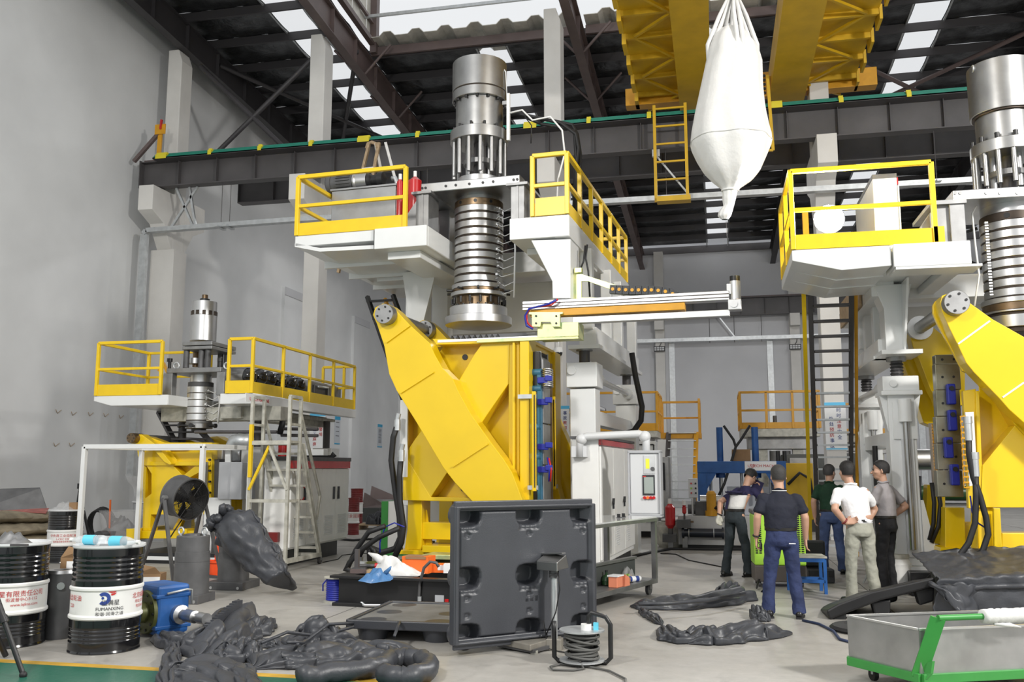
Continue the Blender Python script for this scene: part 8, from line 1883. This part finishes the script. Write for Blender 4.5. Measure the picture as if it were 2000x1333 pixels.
p = floor_at(250, 1062)+V(.0, .9, 0); o = thing('grey_bin', 'large pale grey bin behind the creased plastic film', 'bin', p); part('bin_body', MB().lathe((0, 0, 0), [(.0, 0), (.42, 0), (.46, .85), (.48, .87), (.44, .87), (.42, .1), (0, .1)], 28), 'cabinet_grey', o); part('bin_lid_rim', MB().torus((0, 0, .86), .47, .02, n=28), 'light_plastic', o)
p = floor_at(268, 1050)+V(0, 1.2, 0); o = thing('metal_locker', 'pale metal duct box standing beside the smaller yellow clamp', 'cabinet', p); part('box_body', MB().box((-.25, 0, 0), (.3, .5, W.p(268, 905, y=p.y).z)), 'light_plastic', o, bev=.01); part('box_seam', MB().box((-.26, -.01, 1.0), (.31, .0, 1.02)), 'galv', o)
p = floor_at(188, 1070); o = thing('red_jack', 'dark red trolley jack frame on the floor inside the tube frame', 'jack', p+V(.2, .3, 0)); part('jack_frame', MB().box((-.5, -.1, .05), (.45, .1, .16)), 'dark_red', o, bev=.01); part('jack_wheel', MB().cyl((-.3, -.12, .2), (-.3, .1, .2), .12, n=16), 'cast_grey', o); part('jack_handle', MB().cyl((.4, 0, .15), (.9, .1, .35), .02, n=8), 'dark_red', o)
for px, py, lab, s3 in ((292, 1128, 'open brown carton with white flap behind the blue gearbox', 1.), (112, 1122, 'small brown carton standing on the dark steel sleeve', .9)):
    z0 = 0 if px > 200 else W.p(112, 1113, y=floor_at(112, 1246).y).z-.12
    p = floor_at(px, py+28) if px > 200 else floor_at(112, 1246)+V(-.03, .3, z0)
    o = thing('carton', lab, 'box', p, .3); part('box_body', MB().box((-.17*s3, -.12*s3, 0), (.17*s3, .14*s3, .24*s3)), 'cardboard', o, bev=.004); part('box_flap', MB().prism([(-.17*s3, -.12*s3, .24*s3), (.17*s3, -.12*s3, .24*s3), (.1*s3, -.16*s3, .33*s3), (-.1*s3, -.1*s3, .36*s3)], (0, .006, 0)), 'cardboard', o); part('label_strip', MB().box((-.1*s3, -.125*s3, .13*s3), (.16*s3, -.12*s3, .2*s3)), 'paper', o)
p = floor_at(405, 1128); o = thing('orange_crate', 'bright orange plastic crate between the two ram cylinders', 'box', p+V(0, .1, 0), .1); part('crate_body', MB().box((-.16, -.1, 0), (.14, .1, .22)), 'orange_red', o, bev=.01); part('crate_back', MB().box((.0, .1, .1), (.12, .13, .62)), 'orange_red', o); part('crate_rim', MB().path([(-.17, -.11, .22), (.15, -.11, .22), (.15, .11, .22), (-.17, .11, .22)], .02, .03, True), 'orange_red', o)
p = floor_at(503, 1092); o = thing('hose_reel', 'coiled grey hose reel lying by the ladder base', 'hose', p); 
for k in range(3): part('hose_loop', MB().torus((0, k*.07, .22), .2-.012*k, .045, (.5, 1, .1), 22, 8), 'cast_grey', o)
# far wall junk beyond the cabinet
for px, py, w_, h_, mt, nm, lab in ((722, 1020, .55, .42, 'slate_grey', 'tool_chest', 'dark chest with brown lid against the far side wall'), (742, 1008, .8, .55, 'grey_steel', 'storage_bin', 'grey storage bin beside the dark chest')):
    p = floor_at(px, py); o = thing(nm, lab, 'box', p, .1); part('chest_body', MB().box((-w_/2, 0, 0), (w_/2, .6, h_)), mt, o, bev=.01); part('chest_lid', MB().prism([(-w_/2, .1, h_), (w_/2, .3, h_), (w_/2, .5, h_+.1), (-w_/2, .3, h_+.45)], (0, .1, 0)), 'brown_steel', o)
p = floor_at(735, 1036); o = thing('timber_pallet', 'timber pallet with black scrap piled on it by the side wall', 'pallet', p, .1)
for k in range(5): part('slat', MB().box((-.6, .05+k*.17, .11), (.6, .17+k*.17, .13)), 'wood', o)
for x in (-.55, 0, .5): part('runner', MB().box((x, .03, 0), (x+.08, .9, .11)), 'wood', o)
p = floor_at(735, 1036)+V(0, .1, 0); single('scrap_heap', lump(MB(), [V(-.45, .3, .128), V(0, .35, .128), V(.45, .3, .128)], [.25, .3, .25], [.4, .6, .4], 4), 'film_plastic', 'heap of dark scraps on the timber pallet', 'scrap', p)
# ================================================================ hydraulic unit, blue press and far machines
c = floor_at(1365, 1073); q = lambda px, py, y=None: W.p(px, py, y=c.y if y is None else y)
a, b = q(1325, 1066), q(1415, 1009)
o = thing('hydraulic_tank', 'grey hydraulic tank with black cooler tube across its front', 'tank', (a.x, c.y, 0)); w_ = b.x-a.x
part('tank_body', MB().box((0, 0, .08), (w_+.5, .8, b.z)), 'grey_paint', o, bev=.01); part('tank_plinth', MB().box((.1, .05, 0), (w_+.4, .75, .08)), 'black_paint', o)
zc4 = q(1370, 1041).z; part('cooler_tube', MB().cyl((.08, -.1, zc4), (w_-.02, -.1, zc4), .09, n=18), 'black_navy', o)
for x in (.09, w_-.06): part('tube_flange', MB().cyl((x, -.1, zc4), (x+.04, -.1, zc4), .12, n=18), 'black_navy', o)
for x in (.22, w_-.22): part('tube_strap', MB().torus((x, -.1, zc4), .093, .01, (1, 0, 0)), 'galv', o)
part('brass_valve', MB().cyl((.2, -.1, zc4+.08), (.2, -.1, zc4+.2), .03, n=10).beam((.08, -.1, zc4+.22), (.32, -.1, zc4+.22), .05, .04), 'bronze', o)
part('pump_cluster', MB().box((.35, .2, b.z), (.75, .5, b.z+.28)).cyl((.2, .3, b.z+.12), (.35, .3, b.z+.12), .1, n=12).cyl((.75, .3, b.z+.15), (.9, .3, b.z+.15), .13, n=14), 'cast_grey', o, bev=.01); part('pump_motor', MB().cyl((.45, .35, b.z+.3), (.95, .35, b.z+.3), .11, n=16), 'machined', o)
part('orange_filter', MB().lathe((.68, .1, b.z+.08), [(0, 0), (.1, 0), (.1, .36), (.06, .42), (0, .43)], 16), 'orange_rail', o); part('filter_base', MB().cyl((.68, .1, b.z), (.68, .1, b.z+.1), .13, n=14), 'orange_rail', o)
part('hose', MB().tube([(.95, .1, zc4+.1), (.96, .05, b.z+.1), (.9, .05, b.z+.2), (.72, .05, b.z+.15)], .035, 8), 'black_rubber', o); part('pipe_stub', MB().cyl((.3, .1, b.z), (.3, .1, b.z+.35), .02, n=8), 'galv', o)
def acc(px, y0, y1, rpx, lab):
    p0, p1 = q(px, y1), q(px, y0); r = width_at(px-rpx, px+rpx, (y0+y1)/2, c.y)/2; h = p1.z-p0.z
    o = thing('accumulator', lab, 'bottle', (p0.x, c.y-.1, 0)); part('shell', MB().lathe((0, 0, p0.z), [(0, 0), (r*.5, .01), (r, r*.8), (r, h-r*.7), (r*.6, h-.03), (.04, h), (0, h)], 20), 'red_paint', o); part('cap', MB().cyl((0, 0, p1.z), (0, 0, p1.z+.1), .04, n=10), 'white_plastic', o)
    part('valve_block', MB().box((-.16, -.12, p0.z-.26), (.12, .12, p0.z-.1)).cyl((0, 0, p0.z-.12), (0, 0, p0.z+.02), r*.5, n=12), 'cast_grey', o); part('support_post', MB().box((-.05, -.05, 0), (.05, .05, p0.z-.2)), 'grey_steel', o)
acc(1310, 984, 1033, 10, 'large red accumulator bottle standing beside the hydraulic tank'); acc(1337, 987, 1005, 4, 'small red accumulator bottle above the hydraulic tank corner')
p = floor_at(1310, 1071)+V(0, .25, 0); o = thing('plastic_barrel', 'off-white plastic barrel behind the large red accumulator', 'drum', p); part('barrel_body', MB().lathe((0, 0, 0), [(0, 0), (.25, 0), (.3, .08), (.3, .42), (.26, .52), (0, .54)], 24), 'dirty_white', o); part('barrel_lid', MB().cyl((0, 0, .54), (0, 0, .57), .2, n=20), 'white_plastic', o)
p = q(1355, 960); o = thing('switch_box', 'small grey push-button box on a post above the hydraulic tank', 'switch box', (p.x, c.y+.6, 0)); a, b = q(1345, 973, c.y+.6), q(1362, 935, c.y+.6)
part('box_body', MB().box((a.x-p.x, 0, a.z), (b.x-p.x, .12, b.z)), 'light_plastic', o, bev=.01); part('box_post', MB().box((-.03, .04, 0), (.03, .1, a.z)), 'grey_steel', o)
for i in range(3):
    for j in range(2): part('push_button', MB().cyl((a.x-p.x+.06+j*.09, 0, a.z+.1+i*.1), (a.x-p.x+.06+j*.09, -.02, a.z+.1+i*.1), .02, n=8), ('red_paint', 'lime', 'red_paint')[i] if j == 0 else 'black_paint', o)
# blue press
yb4 = c.y+1.6; q = lambda px, py, y=yb4: W.p(px, py, y=y)
a, b = q(1362, 925), q(1535, 901)
o = thing('blue_press', 'blue four-post press with twin cylinders and a white name plate', 'press', (a.x, yb4, 0)); w_ = b.x-a.x; X = lambda px: q(px, 950).x-a.x
part('crosshead', MB().box((0, 0, a.z), (w_, .7, b.z)), 'blue_paint', o, bev=.015)
for px0, px1 in ((1363, 1381), (1516, 1535)): part('side_leg', MB().box((X(px0), 0, 0), (X(px1), .6, a.z)), 'blue_paint', o, bev=.01)
part('gusset', MB().prism([(X(1381), 0, a.z), (X(1400), 0, a.z), (X(1381), 0, a.z-.35)], (0, .08, 0)), 'blue_paint', o); part('gusset', MB().prism([(X(1516), 0, a.z), (X(1497), 0, a.z), (X(1516), 0, a.z-.35)], (0, .08, 0)), 'blue_paint', o)
for px0, px1, yt in ((1402, 1415, 834), (1472, 1486, 834)):
    r = (X(px1)-X(px0))/2; x = (X(px0)+X(px1))/2; part('press_cylinder', MB().cyl((x, .35, b.z), (x, .35, q(1400, yt).z), r, n=18), 'blue_paint', o); part('cylinder_flange', MB().cyl((x, .35, a.z-.1), (x, .35, a.z), r*1.5, n=18), 'blue_paint', o); part('press_rod', MB().cyl((x, .35, .9), (x, .35, a.z-.05), r*.55, n=14), 'brushed', o)
    part('oil_hose', MB().tube([(x+(.1 if px0 < 1440 else -.1), .3, q(0, 845).z), (x+(.3 if px0 < 1440 else -.3), .25, q(0, 868).z), (X(1440), .2, q(0, 880).z), (X(1436), .1, q(0, 890).z), (X(1415), .0, q(0, 940).z), (X(1400), -.1, q(0, 965).z)], .03, 7), 'black_rubber', o)
for px in (1388, 1450, 1508): part('guide_bar', MB().cyl((X(px), .5, .3), (X(px), .5, a.z), .035, n=10), 'galv', o)
s_ = part('name_plate', MB().box((X(1456), -.012, q(0, 919).z), (X(1518), -.002, q(0, 904).z)), 'paper', o, label='white name plate with red lettering')
text('lettering', 'U TECH MACHINE', .085, 'txt_red', o, (X(1494), -.016, (q(0, 904).z+q(0, 919).z)/2), (PI/2, 0, 0)); text('logo', 'U', .12, 'txt_red', o, (X(1471), -.016, (q(0, 904).z+q(0, 919).z)/2), (PI/2, 0, 0))
part('press_bed', MB().box((.1, -.1, .25), (w_-.1, .7, .55)), 'blue_paint', o, bev=.01); part('bed_foot', MB().box((.1, 0, 0), (w_-.1, .6, .15)), 'slate_grey', o); part('backing_sheet', MB().box((X(1420), .62, .55), (X(1515), .66, a.z-.3)), 'light_plastic', o)
p = q(1524, 898); part('air_valves', MB().cyl((p.x-a.x-.04, .1, b.z), (p.x-a.x-.04, .1, b.z+.22), .045, n=10).cyl((p.x-a.x+.1, .1, b.z), (p.x-a.x+.1, .1, b.z+.22), .045, n=10), 'black_paint', o)
p = q(1438, 893, yb4+.6); o = thing('carton', 'brown carton between the blue press cylinders', 'box', (p.x, yb4+.3, b.z+.0)); part('box_body', MB().box((-.1, -.1, 0), (.3, .2, .22)), 'cardboard', o); part('box_flap', MB().box((-.1, -.1, .22), (.3, -.09, .26)), 'cardboard', o)
# far platforms
def far_platform(lab, y, x0, x1, ytop, ymid, ytoe0, ytoe1, ydeck, depth, side=None, flip=False):
    A, B = W.p(x0, ytoe1, y=y), W.p(x1, ytoe1, y=y); z = A.z; h = W.p(x0, ytop, y=y).z-z
    o = thing('extruder_platform', lab, 'platform', (A.x, y, 0)); w_ = B.x-A.x; zd = W.p(x0, ydeck, y=y).z
    part('deck', MB().box((0, 0, zd), (w_, depth, z)), 'dirty_white', o, bev=.01); part('under_beam', MB().box((.2, .3, zd-.35), (w_-.2, depth-.3, zd)), 'grey_steel', o, bev=.01)
    railing(o, [(0, depth, z), (0, 0, z), (w_, 0, z), (w_, depth, z)], h, 'orange_rail', toe=W.p(x0, ytoe0, y=y).z-z, posts=[1, 2, 2], w=.07)
    for x in (.6, w_-.6): part('leg', MB().box((x-.15, .4, 0), (x+.15, .7, zd-.3)), 'dirty_white', o)
    part('extruder_barrel', MB().cyl((.3, depth*.5, zd-.8), (w_-.3, depth*.5, zd-.8), .12, n=12), 'cast_grey', o); part('die_body', MB().lathe((w_*.5, .5, zd-1.5), [(0, 0), (.3, 0), (.3, .25), (.26, .27), (.26, .55), (.3, .57), (.3, 1.1), (0, 1.1)], 20), 'grey_steel', o)
    return o, w_, z, zd, h
o, w_, z, zd, h = far_platform('far platform with ochre railing and dark gear motor behind the middle machine', 27.5, 800, 1284, 775, 802, 832, 846, 858, 2.2)
part('gear_motor', MB().lathe((w_-2.6, 1.0, z+.45), [(0, 0), (.35, 0), (.38, .1), (.38, .8), (.3, .95), (0, 1.0)], 18, (1, 0, 0)), 'cast_grey', o); part('gear_case', MB().box((w_-4.6, .6, z), (w_-2.6, 1.6, z+.75)), 'cast_grey', o, bev=.03)
xs0 = w_; yy = 1.6
part('landing', MB().box((xs0, yy, z-.18), (xs0+1.25, yy+1.2, z)), 'orange_rail', o)
railing(o, [(xs0, yy+1.2, z), (xs0+1.2, yy+1.2, z), (xs0+1.2, yy+.1, z)], h*.9, 'orange_rail', w=.07)
for x in (xs0+.25, xs0+1.1): part('stair_stringer', MB().beam((x, yy, z), (x-.1, yy-1.8, .02), .14, .05), 'dark_steel' if x < xs0+.5 else 'orange_rail', o)
for k in range(11): u = k/11; part('stair_tread', MB().box((xs0+.25-.1*u, yy-1.8*u-.1, z*(1-u)-.03), (xs0+1.1-.1*u, yy-1.8*u+.12, z*(1-u))), 'galv', o)
o, w_, z, zd, h = far_platform('far platform with ochre railing above the blue press', 27.5, 1447, 1602, 767, 795, 826, 838, 854, 2.0)
part('gauge_cluster', MB().box((.9, .5, z), (1.4, .8, z+.2)).cyl((1.0, .6, z+.2), (1.0, .6, z+.4), .06, n=10), 'cast_grey', o)
o, w_, z, zd, h = far_platform('far platform with orange railing beyond the tall ladder', 30, 1640, 1760, 790, 815, 838, 850, 864, 1.6)
for x in (.0, .8): part('stair_stringer', MB().beam((x-.2, -.1, z), (x+.4, -1.8, .02), .12, .05), 'orange_rail', o)
for k in range(10): u = k/10; part('stair_tread', MB().box((-.2+.6*u, -.1-1.7*u, z*(1-u)), (.6+.6*u, .1-1.7*u, z*(1-u)+.03)), 'dark_steel', o)
o = thing('far_cabinet', 'grey cabinet with long black handle behind the operator panel', 'cabinet', floor_at(1296, 1050)); 
a, b = W.p(1284, 1045, y=o.location.y), W.p(1306, 893, y=o.location.y); part('cabinet_body', MB().box((a.x-o.location.x-.7, 0, .2), (b.x-o.location.x, .8, b.z)), 'grey_steel', o, bev=.01); part('door_handle', MB().cyl((b.x-o.location.x-.12, -.05, 1.1), (b.x-o.location.x-.12, -.05, 1.75), .02, n=8), 'black_paint', o); part('plinth', MB().box((a.x-o.location.x-.6, .05, 0), (b.x-o.location.x-.05, .75, .2)), 'black_paint', o)
o = thing('far_cabinet', 'white cabinet with black edged window behind the wheeled table', 'cabinet', floor_at(1262, 1052)); yv = o.location.y; a, b = W.p(1238, 1045, y=yv), W.p(1280, 862, y=yv)
part('cabinet_body', MB().box((a.x-o.location.x, .1, .15), (b.x-o.location.x, .8, b.z)), 'cabinet_white', o, bev=.01); part('window_frame', MB().path([(a.x-o.location.x+.05, .09, b.z-.5), (b.x-o.location.x-.05, .09, b.z-.5), (b.x-o.location.x-.05, .09, b.z-.08), (a.x-o.location.x+.05, .09, b.z-.08)], .03, .03, True), 'black_paint', o)
m = MB()
for j in range(10): m.box((.0, .088, .35+j*.035), (.25, .1, .365+j*.035))
part('vent_louvres', m, 'cabinet_grey', o)
p = floor_at(1600, 1040); o = thing('far_machine', 'dark machine body with pipes seen through the ladder rungs', 'machine', p+V(.2, 1.5, 0))
part('machine_body', MB().box((-.9, 0, .2), (1.4, 1.2, 2.0)), 'slate_grey', o, bev=.02); part('side_panel', MB().box((-.75, -.05, .5), (.0, 0, 1.9)), 'grey_steel', o, bev=.01); part('pipe', MB().tube([(.2, -.1, .3), (.3, -.15, 1.2), (.7, -.1, 1.6), (1.2, -.1, 1.4)], .04, 8), 'black_rubber', o); part('pipe', MB().tube([(-.5, -.1, .2), (.2, -.2, .1), (.9, -.15, .25)], .03, 8), 'red_paint', o); part('machine_foot', MB().box((-.8, .1, 0), (1.3, 1.1, .2)), 'black_paint', o)
p = W.p(1563, 975, y=25.); o = thing('far_clamp', 'dark yellow clamp plate with black hoses beyond the blue press', 'clamp', (p.x, 25, 0)); part('clamp_plate', MB().box((-.35, 0, .3), (.35, .5, 1.75)), 'crane_yellow', o, bev=.02); part('clamp_hose', MB().tube([(-.3, -.1, 1.2), (0, -.15, 1.5), (.25, -.1, 1.35), (.3, -.12, .9)], .04, 7), 'black_rubber', o); part('clamp_foot', MB().box((-.4, 0, 0), (.4, .5, .3)), 'dark_steel', o)
m = MB()
p = RM.p(1795, 960, y=2.6)
o = thing('far_extruder', 'grey extruder body with cables behind the white lifting column', 'machine', RM.loc+V(p.x, 3.2, 0)); part('extruder_body', MB().box((-.5, 0, .3), (1.2, .6, 1.1)), 'grey_steel', o, bev=.02); part('green_barrel', MB().cyl((-.5, -.1, 1.25), (1.0, -.1, 1.25), .12, n=14), 'dark_green', o); part('motor', MB().cyl((-.3, -.15, 1.75), (.4, -.15, 1.75), .16, n=16), 'machined', o); part('stand', MB().box((-.4, .1, 0), (1.1, .5, .3)), 'black_paint', o)
part('cables', MB().tube([(-.3, -.2, 1.6), (-.1, -.3, 1.2), (-.2, -.3, .7), (.2, -.3, .3)], .03, 6).tube([(.1, -.2, 1.5), (.05, -.3, .9), (.3, -.3, .5), (.2, -.3, .2)], .025, 6).tube([(-.4, -.2, 1.1), (-.3, -.3, .5), (.1, -.3, .2)], .03, 6), 'black_rubber', o, kind='stuff')

# ================================================================ wall signs
def sign(lab, x0, x1, y0, y1, y, cols, tsz):
    a, b = W.p(x0, y1, y=y), W.p(x1, y0, y=y); o = thing('safety_sign', lab, 'sign', (a.x, y, a.z)); w_, h = b.x-a.x, b.z-a.z
    part('board', MB().box((0, 0, 0), (w_, .012, h)), 'paper', o); part('blue_header', MB().box((0, -.003, h*.93), (w_, 0, h)), 'sky_blue', o); part('blue_footer', MB().box((0, -.003, h*.015), (w_, 0, h*.04)), 'sky_blue', o)
    for ux, uy, chars in cols:
        for k, (ch, col) in enumerate(chars): text('lettering', ch, tsz, col, o, (w_*ux, -.004, h*(uy)-k*tsz*1.18), (PI/2, 0, 0))
    return o
B_, R_2 = 'txt_blue', 'txt_red'
yv = 21.98
sign('tall white safety sign with red and blue characters seen through the tall ladder', 1614, 1651, 786, 880, yv, [(.66, .83, [('时', B_), ('时', B_), ('注', R_2), ('意', R_2), ('安', B_), ('全', B_)]), (.3, .65, [('处', B_), ('处', B_), ('预', R_2), ('防', R_2), ('事', B_), ('故', B_)])], .105)
sign('white safety sign on the column beside the white cabinet, partly hidden', 1078, 1112, 793, 880, yv, [(.75, .83, [('事', B_), ('故', B_), ('教', R_2), ('训', R_2), ('是', B_), ('镜', B_)])], .10)
sign('white safety sign on the column behind the rolling ladder handrail', 603, 636, 808, 890, yv, [(.72, .84, [('来', B_), ('于', B_), ('警', R_2), ('惕', R_2)]), (.34, .84, [('事', B_), ('故', B_), ('出', B_), ('于', B_), ('麻', R_2), ('痹', R_2)])], .105)
def wall_poster(lab, x0, x1, y0, y1, n):
    a, b = W.p(x0, y1, x=XW+.02), W.p(x1, y0, x=XW+.02); o = thing('wall_notice', lab, 'sign', (XW, a.y, a.z)); L, h = b.y-a.y, b.z-a.z
    part('board', MB().box((.005, 0, 0), (.02, L, h)), 'notice_paper', o); part('blue_header', MB().box((.02, 0, h*.88), (.024, L, h)), 'sign_blue', o); part('blue_footer', MB().box((.02, 0, 0), (.024, L, h*.04)), 'sign_blue', o)
    for k in range(n): part('print_line', MB().box((.02, L*.2, h*(.78-.65*k/n)), (.022, L*.8, h*(.80-.65*k/n))), 'txt_dark', o)
wall_poster('narrow notice with blue header hanging far along the side wall', 737, 747, 830, 874, 12)
wall_poster('wall notice with coloured lines beyond the smaller machine platform', 653, 665, 815, 868, 4)
wall_poster('wall notice half hidden behind the rolling ladder rail', 589, 596, 815, 866, 4)
